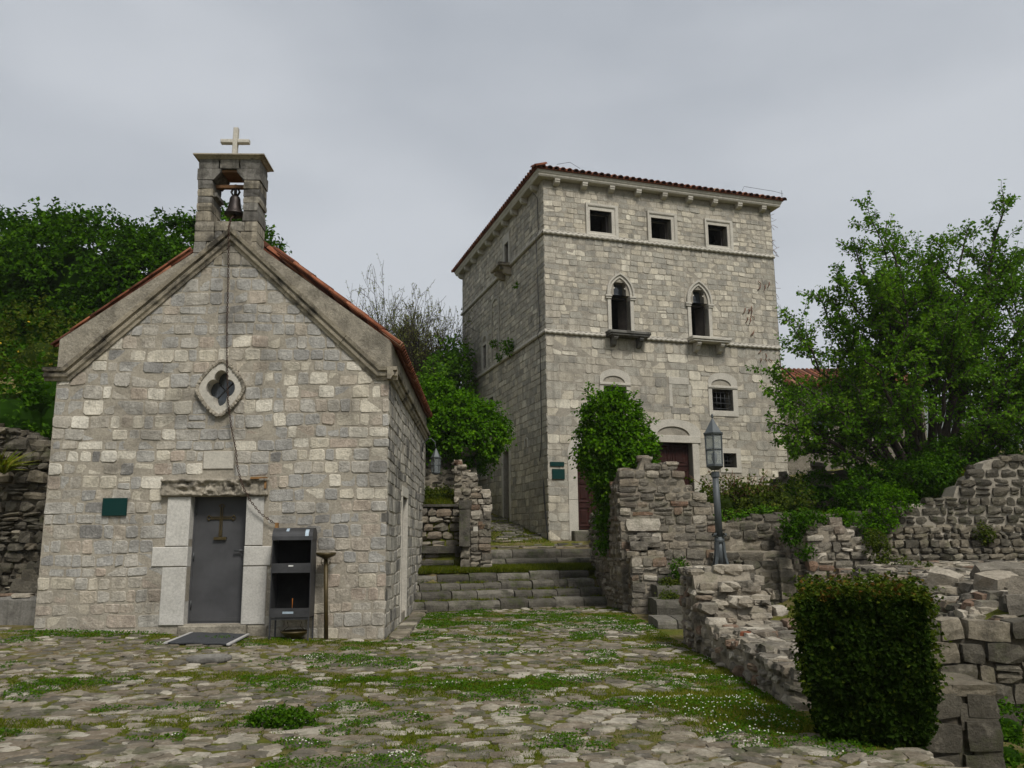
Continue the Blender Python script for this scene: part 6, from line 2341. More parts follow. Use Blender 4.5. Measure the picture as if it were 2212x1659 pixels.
for (u, w, a, b) in ((0.2, -0.25, 0.24, 0.22), (0.58, -0.22, 0.2, 0.2), (0.3, -0.6, 0.3, 0.2), (0.66, -0.6, 0.16, 0.2)):
    st.append((0.2, rock(f10(u, 0.33, w), [f10.U * a, f10.N * b, f10.Z * 0.05], 0.12, 0.06, 0.66)))
emit(st, 'stone', M['ruin_dark'], r10, 100, 'small_stones')

# --- left of the chapel: rendered parapet and rough retaining wall
l1 = thing('parapet_wall', 'low grey rendered parapet wall touching the left end of the chapel', 'wall', (-9.3, 15.2, 0.2))
fl = yaw_frame(-11.2, 15.25, 3)
m = MB()
nst = 30
V, F = [], []
for i in range(nst + 1):
    u = 2.9 * i / nst
    j = lambda s: random.uniform(-s, s)
    V += [fl(u, -0.2, 0.0), fl(u, 0.70 + j(0.012), 0.0 + j(0.008)), fl(u, 0.76 + j(0.012), -0.05), fl(u, 0.77 + j(0.012), -0.35), fl(u, -0.2, -0.4)]
for i in range(nst):
    for k_ in range(4):
        a = i * 5 + k_
        F.append((a, a + 5, a + 6, a + 1))
F += [(0, 1, 2, 3, 4), tuple(nst * 5 + q for q in (4, 3, 2, 1, 0))]
m.add(V, F, 0.5)
build(m, 'rendered_body', M['cement'], l1)
for i in range(8):
    build(rock(fl(0.2 + i * 0.36, 0.78, -0.2 + random.uniform(-0.1, 0.1)), [fl.U * 0.17, fl.N * 0.13, fl.Z * 0.035], 0.25, 0.12, random.random()), 'cap_stone', M['ruin'], l1)
l2 = thing('ruined_wall', 'dark rough retaining wall bulging left of the chapel, below the bushes', 'wall', (-10.5, 16.9, 0.2))
st = []
fl2 = yaw_frame(-13.0, 16.9, 2)
tl2 = linear([(0, 4.3), (2.2, 4.15), (3.0, 3.9), (3.5, 3.7), (3.9, 3.3), (4.2, 3.15), (4.6, 3.05)])
face_stones(st, fl2, 0, 4.65, 0.1, tl2, (0.13, 0.27), (0.16, 0.5), 0.36, 0.26, 0.11, rnd_tone(0.1, 0.8, 0.1, 0.02), wob=0.08)
core(l2, fl2, 0, 4.65, 0.0, tl2, 0.7, M['darkmortar'], inset=0.13)
top_rubble(st, fl2, 0.1, 4.5, tl2, 0.6, 40, 0.15, rnd_tone())
for i in range(16):
    u, s = random.uniform(1.8, 4.4), random.uniform(0.13, 0.3)
    st.append((s * s, rock(fl2(u, random.uniform(0.3, 1.3), random.uniform(0.0, 0.35)), [fl2.U * s * 1.2 + fl2.Z * random.uniform(-0.1, 0.1), fl2.N * s * 0.8, fl2.Z * s * 0.75], 0.25, 0.12, random.uniform(0.1, 0.6))))
emit(st, 'stone', M['ruin_dark'], l2, 200, 'small_stones')
for (x, y, z, yw, lab) in ((-8.78, 16.75, 3.22, 20, 'upper orange broken roof tile lying on the rough wall by the chapel'), (-8.98, 16.7, 3.10, -15, 'lower orange broken roof tile lying on the rough wall by the chapel')):
    m = rock((x, y, z), [(0.16 * math.cos(R(yw)), 0.1, 0.06 * math.sin(R(yw))), (-0.05, 0.12, 0.03), (0, 0.0, 0.07)], 0.25, 0.1, 0.75, False)
    o = build(m, 'broken_tile', M['tile'], None, None, (x, y, z - 0.07))
    tag(o, lab, 'tile')

# --- middle left: dry wall, gate pier with a jamb, bench stones
q1 = thing('dry_stone_wall', 'short dry stone wall of rounded blocks between chapel and gate pier', 'wall', (-2.2, 23.6, 1.0))
st = []
fq = yaw_frame(-3.1, 23.55, 3)
tq = linear([(0, 2.62), (1.65, 2.66)])
face_stones(st, fq, 0, 1.62, 1.5, tq, (0.17, 0.27), (0.2, 0.46), 0.3, 0.30, 0.09, rnd_tone(0.2, 0.8, 0.1, 0.06), wgt=1, gap=0.008)
for (u0_, u1_, z, w, h) in ((0.5, 1.66, 1.55, 0.1, 0.2), (0.0, 0.5, 1.53, 0.12, 0.2), (0.4, 1.45, 1.16, 0.28, 0.13), (0.0, 1.7, 2.70, 0.03, 0.07)):
    build(rock(fq((u0_ + u1_) / 2, z - h / 2, w - 0.2), [fq.U * (u1_ - u0_) / 2, fq.N * 0.2, fq.Z * h / 2], 0.07, 0.04, random.uniform(0.1, 0.5), False), 'bench_slab', M['step'], q1)
face_stones(st, fq, 0, 1.62, 0.85, lambda u: 1.48, (0.14, 0.22), (0.2, 0.5), 0.3, 0.16, 0.07, rnd_tone(0.1, 0.5, 0.03, 0.1))
core(q1, fq, 0, 1.62, 0.7, tq, 0.6, M['darkmortar'], inset=0.14)
emit(st, 'stone', M['ruin'], q1, 120, 'small_stones')
q2 = thing('gate_pier', 'ragged stone gate pier with a smooth jamb post left of the upper steps', 'pier', (-1.0, 23.3, 1.0))
st = []
fp = yaw_frame(-1.46, 23.15, 4)
tp = stepped([(0, 2.56), (0.02, 3.0), (0.30, 3.06), (0.80, 3.05)])
face_stones(st, fp, 0.28, 0.86, 0.95, lambda u: 3.08, (0.16, 0.27), (0.2, 0.36), 0.32, 0.14, 0.06, rnd_tone(0.2, 0.8, 0.2, 0.02))
face_stones(st, fp, 0.0, 0.28, 0.95, lambda u: 1.55, (0.16, 0.27), (0.14, 0.28), 0.32, 0.2, 0.08, rnd_tone())
build(rock(fp(0.13, 2.03, -0.1), [fp.U * 0.15, fp.N * 0.18, fp.Z * 0.5], 0.04, 0.03, 0.35, False), 'jamb_post', M['step'], q2)
build(rock(fp(0.14, 2.66, -0.1), [fp.U * 0.18, fp.N * 0.2, fp.Z * 0.12], 0.08, 0.04, 0.2, False), 'jamb_cap', M['step'], q2)
core(q2, fp, 0.0, 0.86, 0.8, lambda u: 3.02 if u > 0.26 else 2.6, 0.75, M['dirtmortar'], inset=0.09)
fpr = Frame(fp(0.86, 0, 0), -fp.N, fp.U)
face_stones(st, fpr, 0.0, 0.8, 0.95, lambda u: 3.06, (0.16, 0.27), (0.2, 0.36), 0.28, 0.14, 0.06, rnd_tone())
fpb = yaw_frame(-1.68, 23.75, 4)
tpb = linear([(0, 3.62), (0.12, 3.95), (0.3, 3.7), (0.45, 3.72), (0.55, 3.5), (0.7, 3.15)])
face_stones(st, fpb, 0, 0.7, 2.4, tpb, (0.13, 0.22), (0.14, 0.3), 0.3, 0.24, 0.1, rnd_tone(0.3, 0.9, 0.3, 0.03), wob=0.05)
core(q2, fpb, 0, 0.7, 2.0, tpb, 0.5, M['dirtmortar'])
top_rubble(st, fpb, 0, 0.7, tpb, 0.5, 14, 0.1, rnd_tone())
m = MB()
bbox(m, fp, 0.36, 0.49, 1.93, 2.06, -0.02, 0.03, 0.004)
build(m, 'pale_plate', M['white'], q2)
emit(st, 'stone', M['ruin'], q2, 160, 'small_stones')
# ruined wall behind, half in the shade of the ivy
q3 = thing('ruined_wall', 'dark broken wall behind the gate pier under the ivy covered tree', 'wall', (-2.2, 26.0, 2.8))
st = []
fq3 = yaw_frame(-3.4, 26.0, 6)
tq3 = linear([(0, 4.4), (1.0, 4.6), (1.7, 4.75), (2.2, 4.5), (2.3, 4.2)])
face_stones(st, fq3, 0, 2.3, 2.9, tq3, (0.16, 0.27), (0.2, 0.42), 0.3, 0.24, 0.1, rnd_tone(0.1, 0.6, 0.1, 0.02))
core(q3, fq3, 0, 2.3, 2.5, tq3, 0.5, M['dirtmortar'])
emit(st, 'stone', M['ruin_dark'], q3, 120, 'small_stones')

# --- broken walls right of the palace, seen under the tree
q4 = thing('ruined_wall', 'mossy broken wall right of the palace foot beneath the tree', 'wall', (9.6, 25.8, 2.2))
st = []
fq4 = yaw_frame(7.9, 25.6, -2)
tq4 = linear([(0, 3.3), (0.3, 3.65), (1.0, 3.5), (1.5, 3.95), (1.9, 3.6), (2.6, 3.9), (3.4, 3.8), (4.5, 4.4), (6.0, 4.6)])
face_stones(st, fq4, 0, 6.0, 2.2, tq4, (0.16, 0.28), (0.2, 0.5), 0.32, 0.22, 0.09, rnd_tone(0.1, 0.75, 0.1, 0.02), skip=lambda u, z: 3.3 < u < 4.3 and z < 3.2)
core(q4, fq4, 0, 3.25, 2.0, tq4, 0.6, M['dirtmortar'])
core(q4, fq4, 4.35, 6.0, 2.0, tq4, 0.6, M['dirtmortar'])
emit(st, 'stone', M['ruin_dark'], q4, 220, 'small_stones')
q5 = thing('ruined_wall', 'small pale wall stub standing on the mound at the right edge', 'wall', (15.2, 26.6, 4))
st = []
fq5 = yaw_frame(14.35, 26.5, 0)
face_stones(st, fq5, 0, 0.42, 3.6, lambda u: 5.35, (0.14, 0.22), (0.15, 0.3), 0.3, 0.2, 0.08, rnd_tone(0.6, 1.0, 0.3, 0))
core(q5, fq5, 0, 0.42, 3.6, lambda u: 5.35, 0.4, M['dirtmortar'])
emit(st, 'stone', M['ruin'], q5, 100, 'small_stones')
q6 = thing('ruined_wall', 'dark low ruin on the mound in the top right beyond the long wall', 'wall', (16, 24, 3.6))
st = []
fq6 = yaw_frame(13.6, 24.2, -3)
tq6 = linear([(0, 3.9), (0.8, 4.15), (1.2, 4.05), (1.9, 4.3), (2.6, 4.2), (4, 4.5)])
face_stones(st, fq6, 0, 4.0, 3.2, tq6, (0.16, 0.3), (0.25, 0.6), 0.4, 0.26, 0.1, rnd_tone(0.0, 0.4, 0.05, 0.0))
core(q6, fq6, 0, 4.0, 3.0, tq6, 0.6, M['dirtmortar'])
emit(st, 'stone', M['ruin_dark'], q6, 100, 'small_stones')

# --- house with a red roof beyond, seen through the leaves
hs = thing('stone_house', 'far stone house with orange tiled roof half hidden behind the leafy tree', 'house', (17.5, 44, 5))
m = MB()
hf = yaw_frame(14.2, 43, 3)
hf.box(m, 0, 7.5, 4, 9.5, -6, 0)
build(m, 'wall', M['ruin'], hs)
m = MB()
P = [hf(-0.4, 9.5, 0.4), hf(7.9, 9.5, 0.4), hf(7.9, 11.0, -3), hf(-0.4, 11.0, -3), hf(-0.4, 9.5, -6.4), hf(7.9, 9.5, -6.4)]
m.add(P, [(0, 1, 2, 3), (3, 2, 5, 4), (0, 3, 4), (1, 5, 2), (0, 4, 5, 1)], 0.8)
build(m, 'roof', M['tile'], hs)
m = MB()
for i in range(34):
    u = -0.35 + i * 0.245
    tube(m, [hf(u, 9.52, 0.42), hf(u, 11.02, -2.95)], 0.09, 6, random.random())
build(m, 'roof_tiles', M['tile'], hs, kind='stuff')
for u in (1.2, 4.4):
    m = MB()
    ring_plate(m, hf, rect(u, u + 1.2, 6.6, 8.3), rect(u + 0.15, u + 1.05, 6.75, 8.15), 0.05, -0.05, 0, 0.5, True, -0.1)
    w_ = build(m, 'window', M['white'], hs)
    m = MB()
    hf.box(m, u + 0.14, u + 1.06, 6.74, 8.16, -0.09, 0.003)
    build(m, 'pane', M['glass'], w_)

# ================================================================== damp air
m = MB()
m.box((-3050, -3050, -12), (3050, 3050, 830))
hz = build(m, 'haze', bpy.data.materials.new('damp_air'), None, 'stuff')
tag(hz, 'thin grey mist hanging before the hills')
hm = hz.data.materials[0]
hm.use_nodes = True
hm.node_tree.nodes.clear()
ho = hm.node_tree.nodes.new('ShaderNodeOutputMaterial')
hv = hm.node_tree.nodes.new('ShaderNodeVolumePrincipled')
hv.inputs['Color'].default_value = (0.93, 0.95, 0.98, 1)
hv.inputs['Density'].default_value = 0.00025
hm.node_tree.links.new(hv.outputs['Volume'], ho.inputs['Volume'])
scene.cycles.volume_bounces = 2
# ================================================================== lamp post
lx, ly, lz = 3.34, 13.75, 1.17
lamp = thing('lamp_post', 'grey iron lamp post with six-sided glass lantern on the broken wall', 'street lamp', (lx, ly, lz))
m = MB()
tube(m, [(lx, ly, lz + 0.02), (lx, ly, 1.70)], [0.075, 0.062], 10)
build(m, 'post_foot', M['lampiron'], lamp)
m = MB()
tube(m, [(lx, ly, 1.68), (lx - 0.01, ly, 2.70)], [0.060, 0.052], 12)
build(m, 'pole', M['lampiron'], lamp)
m = MB()
lathe(m, (lx, ly, 1.60), [(0.062, 0), (0.080, 0.01), (0.080, 0.07), (0.062, 0.08)], 14)
build(m, 'collar', M['lampiron'], lamp)
for k in range(4):
    t = math.pi / 4 + k * math.pi / 2
    d = np.array([math.cos(t), math.sin(t), 0])
    s = np.array([-d[1], d[0], 0])
    path = [(0.070, 1.62), (0.075, 1.50), (0.09, 1.38), (0.125, 1.27), (0.19, 1.185)]
    m = MB()
    V = []
    for r, z in path:
        for a in (-0.028, 0.028):
            for o in (0.0, 0.014):
                V.append(np.array([lx, ly, z]) + d * (r + o) + s * a)
    F = []
    for i in range(len(path) - 1):
        a = i * 4
        F += [(a, a + 4, a + 6, a + 2), (a + 1, a + 3, a + 7, a + 5), (a, a + 1, a + 5, a + 4), (a + 2, a + 6, a + 7, a + 3)]
    m.add(V, F, 0.5)
    build(m, 'curved_strap', M['lampiron'], lamp)
    m = MB()
    pts = [np.array([lx, ly, 1.73]) + d * (0.095 + 0.028 * math.cos(q)) + Z1 * (0.028 * math.sin(q)) for q in np.linspace(-2.4, 3.0, 10)]
    pts = [np.array([lx, ly, 1.67]) + d * 0.066] + pts
    V = []
    for p in pts:
        V += [p - s * 0.024, p + s * 0.024]
    F = [(2 * i, 2 * i + 2, 2 * i + 3, 2 * i + 1) for i in range(len(pts) - 1)]
    n = len(V)
    m.add(V + [v + d * 0.004 + Z1 * 0.004 for v in V], F + [(b + n, c + n, d_ + n, a + n)[::-1] for a, b, c, d_ in F], 0.5)
    build(m, 'scroll', M['lampiron'], lamp)
m = MB()
lathe(m, (lx - 0.01, ly, 2.66), [(0.052, 0), (0.072, 0.01), (0.072, 0.09), (0.055, 0.10)], 6, smooth=False)
build(m, 'socket', M['lampiron'], lamp)
lantern_body(lamp, (lx - 0.01, ly), 2.87, 3.37, 0.142, 0.152, 3.66, M['lampiron'], 0.176)
m = MB()
lathe(m, (lx - 0.01, ly, 3.65), [(0.012, 0), (0.022, 0.02), (0.012, 0.035), (0.02, 0.05), (0.004, 0.075)], 8)
build(m, 'finial', M['lampiron'], lamp)

# ================================================================== vegetation
EYE = (0, 0, 1.67)
def leafy(name, label, cat, loc, blobs, n, k, size, mat, group=None, trunk=None, barkm='bark2', part='crown', **kw):
    t = thing(name, label, cat, loc, group)
    V, F, T = blob_leaves(blobs, n, k, size, view=EYE, **kw)
    build_np(part, V, F, T, M[mat], t)
    if trunk:
        m = MB()
        tube(m, *trunk, 8)
        build(m, 'trunk', M[barkm], t)
    return t
# creeper-smothered trees on the hillside behind the chapel
leafy('creeper_covered_tree', 'broad tree mass smothered in dark creeper on the hillside left of the chapel roof', 'tree', (-16.5, 30, 6),
      [((-18.6, 30, 10.3), (3.4, 3, 3.2)), ((-15.0, 29.5, 10.0), (3.0, 3, 3.2)), ((-16.6, 30, 11.3), (2.6, 2.5, 2.2)), ((-13.2, 29, 9.0), (2.4, 2.6, 3.2)), ((-18, 28.5, 7.5), (3.6, 2.5, 2.8)), ((-14.2, 28, 6.6), (3.4, 2.4, 2.6)), ((-20.5, 30, 11), (2.6, 3, 2.6)), ((-12.2, 29.5, 7.0), (2.2, 2, 2.6))],
      10500, 20, 0.165, 'forest', trunk=([(-16.5, 30, 4.5), (-16.4, 30, 10)], [0.4, 0.2]), lump=0.2, spray=0.6, droop=0.55, core=0.66)
leafy('creeper_covered_tree', 'round topped creeper covered tree directly behind the bell turret', 'tree', (-11.0, 31, 6),
      [((-13.0, 31, 11.9), (1.5, 2, 1.9)), ((-11.3, 31, 11.8), (1.9, 2, 2.3)), ((-10.0, 31, 10.8), (1.6, 2, 2.2)), ((-11.0, 30.5, 8.2), (2.6, 2, 2.6))],
      3600, 20, 0.165, 'forest', trunk=([(-11, 31, 5), (-11, 31, 10)], [0.3, 0.15]), lump=0.2, spray=0.55, droop=0.55, core=0.66)
t = leafy('flowering_bush', 'loose olive green bush with yellow flowers left of the chapel wall', 'bush', (-11.8, 21.0, 4.2),
          [((-12.4, 21.5, 6.2), (1.3, 1.2, 1.5)), ((-11.2, 21, 5.6), (1.2, 1, 1.2)), ((-12.8, 21, 4.9), (1.6, 1.2, 1.2)), ((-10.9, 20.6, 4.6), (1.0, 1, 0.8))],
          1500, 9, 0.11, 'olive', trunk=([(-11.8, 21, 3.8), (-11.9, 21.2, 6)], [0.12, 0.05]), lump=0.3, spray=0.4, droop=0.1, core=0.5)
m = MB()
for i in range(45):
    d = sphere_pts(1)[0]
    c, r = random.choice([((-12.4, 21.5, 6.0), (1.4, 1.3, 1.5)), ((-11.2, 21, 5.5), (1.25, 1.1, 1.2))])
    if d[1] > 0.2:
        continue
    m.merge(rock(np.array(c) + d * np.array(r), [X1 * 0.028, Y1 * 0.028, Z1 * 0.024], 0.6, 0.1))
build(m, 'yellow_flowers', M['yellow'], t, kind='stuff')
leafy('bush', 'dark low bushes crowding the top of the rough wall beside the chapel', 'bush', (-10.6, 18.6, 3.6),
      [((-11.6, 18.6, 4.3), (1.5, 0.9, 0.9)), ((-9.9, 18.9, 4.3), (1.3, 0.9, 1.1)), ((-10.6, 19.5, 5.0), (1.4, 0.9, 0.9)), ((-9.3, 20.0, 5.3), (0.9, 0.9, 1.3))], 900, 9, 0.12, 'forest', lump=0.25, droop=0.2)
bag = LeafBag()
for i in range(60):
    a = random.uniform(0, 6.3)
    P = np.array([[-10.05, 16.5, 3.05]])
    d = np.array([[math.cos(a) * 0.8, math.sin(a) * 0.5, random.uniform(0.2, 1.0)]])
    V, F = leaf_mesh(P, d, np.array([[0, -0.5, 1.0]]), np.array([random.uniform(0.4, 0.75)]), np.array([0.03]))
    bag.add(V, F, 0.6)
o = bag.build('spiky_plant', M['grass'], None, None, (-10.05, 16.5, 3.0))
tag(o, 'spiky long-leaved plant growing on the rough wall at the left edge', 'plant')
# ivy dome in the middle
leafy('ivy_covered_tree', 'domed bright ivy covered tree between the chapel corner and the palace', 'tree', (-1.7, 27, 3.0),
      [((-1.55, 26.8, 5.15), (1.15, 1.1, 0.95)), ((-2.35, 27.2, 5.8), (0.9, 1.0, 0.9)), ((-2.4, 27.0, 5.0), (0.9, 1.0, 1.1)), ((-1.9, 27.2, 5.6), (0.9, 0.9, 0.75))],
      2500, 18, 0.12, 'ivy', trunk=([(-1.8, 27, 2.8), (-1.8, 27, 4.8)], [0.25, 0.2]), lump=0.24, spray=0.38, droop=0.6, core=0.66)
leafy('broadleaf_tree', 'darker taller tree close behind the ivy dome against the palace side', 'tree', (-3.4, 36, 4),
      [((-2.9, 36, 8.6), (0.9, 1.0, 1.0)), ((-3.6, 36.2, 6.9), (1.4, 1.2, 1.3)), ((-2.6, 36.4, 9.6), (0.6, 0.8, 0.7)), ((-4.8, 37, 6.6), (1.2, 1.1, 1.0))], 1300, 9, 0.17, 'tree', trunk=([(-3.4, 36, 4), (-3.3, 36, 8)], [0.25, 0.12]), lump=0.25, spray=0.4, droop=0.2)
# creeper clump over the ruin
leafy('creeper_clump', 'bright green creeper clump spilling over the tall ruin before the palace', 'creeper', (2.6, 21.9, 2.0),
      [((2.60, 21.9, 4.75), (0.60, 0.5, 0.74)), ((2.80, 21.8, 4.15), (0.70, 0.5, 0.56)), ((3.05, 21.7, 3.75), (0.52, 0.45, 0.40)), ((2.38, 22.0, 4.1), (0.50, 0.45, 0.62)), ((2.58, 21.9, 3.25), (0.27, 0.3, 0.5)), ((2.48, 22.0, 2.6), (0.12, 0.22, 0.6)), ((2.44, 22.1, 1.95), (0.08, 0.15, 0.42)), ((2.6, 21.9, 3.5), (0.42, 0.4, 0.4))],
      2700, 16, 0.10, 'ivy', lump=0.26, spray=0.32, droop=0.7, core=0.62)
# shrub with bare reddish stems
sh = thing('shrub', 'open shrub with bare reddish stems on the terrace behind the lamp post', 'shrub', (6.1, 22.6, 2.2))
m = MB()
bag = LeafBag()
for i in range(46):
    a = random.uniform(-0.2, math.pi + 0.2)
    p0 = np.array([6.1 + random.uniform(-0.35, 0.35), 22.6 + random.uniform(-0.2, 0.2), 2.15])
    p1 = p0 + np.array([math.cos(a) * random.uniform(0.3, 1.2), random.uniform(-0.5, 0.5), random.uniform(0.7, 1.35)])
    P = curve_path(p0, p1, 6, 0.06, 0.02)
    tube(m, P, np.linspace(0.018, 0.006, 6), 4)
    V, F = leaves_on(P[2:], 14, 0.10, 0.10)
    bag.add(V, F, 0.5)
build(m, 'stems', M['vine'], sh)
V, F, T = blob_leaves([((5.5, 22.4, 2.55), (0.6, 0.4, 0.4)), ((6.4, 22.5, 2.55), (0.8, 0.4, 0.42)), ((7.2, 22.6, 2.6), (0.6, 0.4, 0.45))], 600, 8, 0.10, 0.3, 0.1, EYE, 0.25, 0.7)
bag.add(V, F, T, 0.02)
bag.build('foliage', M['olive'], sh)
# hanging and creeping plants on the ruins
plants = [('creeper', 'dark green creeper hanging over the pale wall end', 'creeper', (6.35, 18.5, 1.9), [((6.15, 18.5, 2.0), (0.26, 0.2, 0.16)), ((6.6, 18.8, 2.12), (0.36, 0.25, 0.09)), ((6.05, 18.5, 1.75), (0.15, 0.15, 0.17)), ((6.3, 18.4, 1.40), (0.15, 0.1, 0.09))], 420, 'forest', 0.08),
          ('weed', 'fresh green weed on the ledge right of the pale wall end', 'plant', (7.5, 19.2, 2.1), [((7.45, 19.2, 2.14), (0.35, 0.2, 0.1))], 130, 'ivy', 0.08),
          ('creeper', 'bright green creeper climbing the left end of the long rubble wall', 'creeper', (9.0, 20.4, 2.0), [((8.8, 20.45, 2.3), (0.22, 0.15, 0.34)), ((9.3, 20.45, 2.55), (0.2, 0.15, 0.3)), ((8.65, 20.4, 1.95), (0.26, 0.15, 0.24)), ((9.05, 20.4, 2.1), (0.2, 0.12, 0.22)), ((9.65, 20.45, 2.55), (0.1, 0.1, 0.25)), ((9.0, 20.45, 2.75), (0.12, 0.1, 0.16))], 520, 'ivy', 0.085),
          ('weed', 'leafy weed at the back of the small side steps', 'plant', (3.9, 19.6, 0.9), [((3.75, 19.4, 1.0), (0.16, 0.16, 0.18))], 130, 'forest', 0.07),
          ('weed', 'low weeds covering the lower treads of the small side steps', 'plant', (3.35, 18.2, 0.4), [((3.5, 19.2, 0.70), (0.22, 0.2, 0.08)), ((3.3, 18.3, 0.45), (0.2, 0.2, 0.07))], 200, 'olive', 0.06),
          ('weed', 'pale green weeds along the terrace edge under the reddish shrub', 'plant', (6.0, 21.2, 2.2), [((5.7, 21.3, 2.22), (0.8, 0.2, 0.15)), ((6.4, 21.3, 2.34), (0.5, 0.2, 0.13)), ((5.0, 21.3, 2.16), (0.5, 0.2, 0.13))], 300, 'tree', 0.075),
          ('bush', 'dry brownish bramble between the pale wall end and the long rubble wall', 'bush', (8.2, 18.4, 1.0), [((8.15, 18.2, 1.0), (0.35, 0.3, 0.3)), ((7.9, 18.5, 1.5), (0.25, 0.3, 0.4)), ((8.5, 17.8, 0.9), (0.3, 0.3, 0.2))], 380, 'olive', 0.07),
          ('weed', 'small dark tuft rooted low in the long rubble wall', 'plant', (11.2, 20.2, 1.7), [((11.25, 20.2, 1.75), (0.2, 0.12, 0.18))], 90, 'olive', 0.07),
          ('bush', 'dark bush growing in the pit beside the fallen blocks', 'bush', (7.0, 12.0, 0.2), [((6.85, 11.6, 0.35), (0.26, 0.25, 0.26)), ((7.0, 11.9, 0.4), (0.2, 0.2, 0.2))], 200, 'forest', 0.06),
          ('bush', 'dark green bush in the lower corner beneath the retaining wall', 'bush', (5.0, 9.0, -0.5), [((4.95, 8.9, -0.25), (0.35, 0.3, 0.28)), ((4.6, 8.3, -0.35), (0.25, 0.3, 0.2))], 300, 'forest', 0.05),
          ('bush', 'olive bush filling the shade at the back of the tree trunks', 'bush', (10.5, 24.6, 2.8), [((8.6, 23.6, 2.9), (1.0, 0.5, 0.55)), ((10.1, 22.6, 3.1), (1.3, 0.6, 0.75)), ((11.6, 22.4, 3.5), (1.3, 0.6, 0.8)), ((12.9, 22.9, 3.9), (1.1, 0.6, 0.6)), ((9.2, 22.0, 2.75), (0.8, 0.4, 0.4)), ((10.8, 21.7, 3.25), (0.7, 0.4, 0.45))], 3600, 'forest', 0.10),
          ('bush', 'grassy mound of weeds behind the dry stone wall', 'bush', (-2.3, 24.6, 2.8), [((-2.9, 24.6, 2.85), (0.6, 0.4, 0.4)), ((-2.1, 24.8, 2.95), (0.6, 0.4, 0.3))], 420, 'olive', 0.09)]
for (nm, lab, cat, loc, blobs, n, mt, sz) in plants:
    V, F, T = blob_leaves([(c_, tuple(0.82 * q for q in r_)) for c_, r_ in blobs], n, 7, sz * 0.85, 0.3, 0.25, EYE, sz * 1.2, 0.5)
    o = build_np(nm, V, F, T, M[mt], None, None, loc)
    tag(o, lab, cat, None, 'stuff' if lab.startswith('pale green weeds') else None)

# the nearly bare tree behind the chapel
random.seed(21)
RNG = np.random.default_rng(21)
bt = thing('bare_tree', 'nearly leafless tree with a fan of fine twigs beyond the chapel roof', 'tree', (-4.0, 40, 4.5))
bm_ = MB()
bag = LeafBag()
def grow(p, d, L, r, lev):
    n = 5
    P = [np.array(p)]
    dd = np.array(d, float)
    for i in range(n - 1):
        dd = dd + RNG.normal(size=3) * 0.10 + np.array([0, 0, 0.03])
        dd /= np.linalg.norm(dd)
        P.append(P[-1] + dd * L / (n - 1))
    tube(bm_, P, np.maximum(np.linspace(r, r * 0.55, n), 0.011), 5 if lev < 2 else 3, cap=False)
    if lev >= 6 or (lev == 5 and L < 0.25):
        if random.random() < 0.75:
            V, F = leaves_on(P, 4, 0.12, 0.05)
            bag.add(V, F, 0.5)
        return
    kids = {0: 9, 1: 6, 2: 4, 3: 4, 4: 3, 5: 3}[lev]
    for k_ in range(kids):
        t = random.uniform(0.35, 1.0) if k_ else 1.0
        i = min(int(t * (n - 1)), n - 2)
        q = P[i] + (P[i + 1] - P[i]) * (t * (n - 1) - i)
        a = RNG.normal(size=3)
        a -= dd * (a @ dd)
        a /= np.linalg.norm(a)
        sp_ = random.uniform(0.4, 0.95)
        nd = dd * (1 - 0.25 * sp_) + a * sp_ + np.array([0, 0, 0.12])
        grow(q, nd / np.linalg.norm(nd), L * random.uniform(0.60, 0.80), r * 0.56, lev + 1)
grow((-5.2, 40, 4.2), (0.0, 0, 1), 3.25, 0.22, 0)
grow((-5.4, 40.3, 4.5), (-0.5, 0, 1), 4.0, 0.16, 1)
grow((-4.9, 39.8, 4.5), (0.5, 0, 0.9), 3.9, 0.16, 1)
# bring the fan of branches to the height and spread of the real tree
_v = np.array(bm_.v)
_x0, _x1 = np.percentile(_v[:, 0], [0.6, 99.4])
_zt = np.percentile(_v[:, 2], 99.8)
def _fit(a):
    a = a.copy()
    k = np.clip((a[:, 2] - 4.2) / 4.0, 0, 1)
    a[:, 0] = a[:, 0] * (1 - k) + k * (-8.1 + (a[:, 0] - _x0) / (_x1 - _x0) * 5.7)
    a[:, 2] = 4.2 + (a[:, 2] - 4.2) * (14.2 - 4.2) / (_zt - 4.2)
    return a
bm_.v = [tuple(p) for p in _fit(_v)]
bag.V = [_fit(p) for p in bag.V]
build(bm_, 'branches', M['bark2'], bt)
bag.build('crown', M['bud'], bt)

# the leafy tree on the right: several stems, long rising shoots
rt = thing('leafy_tree', 'large fresh green tree with several dark stems and upright leafy shoots on the right', 'tree', (11.6, 23.2, 2.9))
tm = MB()
bag = LeafBag()
base = np.array([11.6, 23.2, 2.7])
limbs = [((7.3, 22.6, 6.45), .10), ((6.9, 22.2, 4.7), .08), ((8.9, 23.4, 8.7), .11), ((9.9, 22.9, 10.2), .12), ((11.0, 23.1, 10.75), .13), ((12.2, 23.6, 9.7), .12), ((13.3, 23.0, 10.5), .13), ((14.45, 23.0, 11.55), .13), ((15.6, 22.6, 9.6), .12),
         ((16.2, 23, 7.4), .11), ((15.2, 22, 5.8), .09), ((8.1, 21.9, 5.3), .08), ((9.3, 21.6, 7.0), .09), ((12.0, 21.6, 7.6), .09), ((13.7, 21.7, 6.4), .09), ((10.4, 24.3, 8.0), .09), ((10.3, 21.5, 5.2), .08), ((8.4, 23.8, 4.2), .07), ((12.6, 22.6, 8.9), .1),
         ((14.2, 24.3, 8.6), .1), ((9.2, 22.8, 4.4), .07), ((16.6, 23.2, 10.2), .1), ((13.0, 21.4, 4.9), .08), ((11.6, 22.0, 9.0), .08), ((7.9, 22.9, 7.6), .08)]
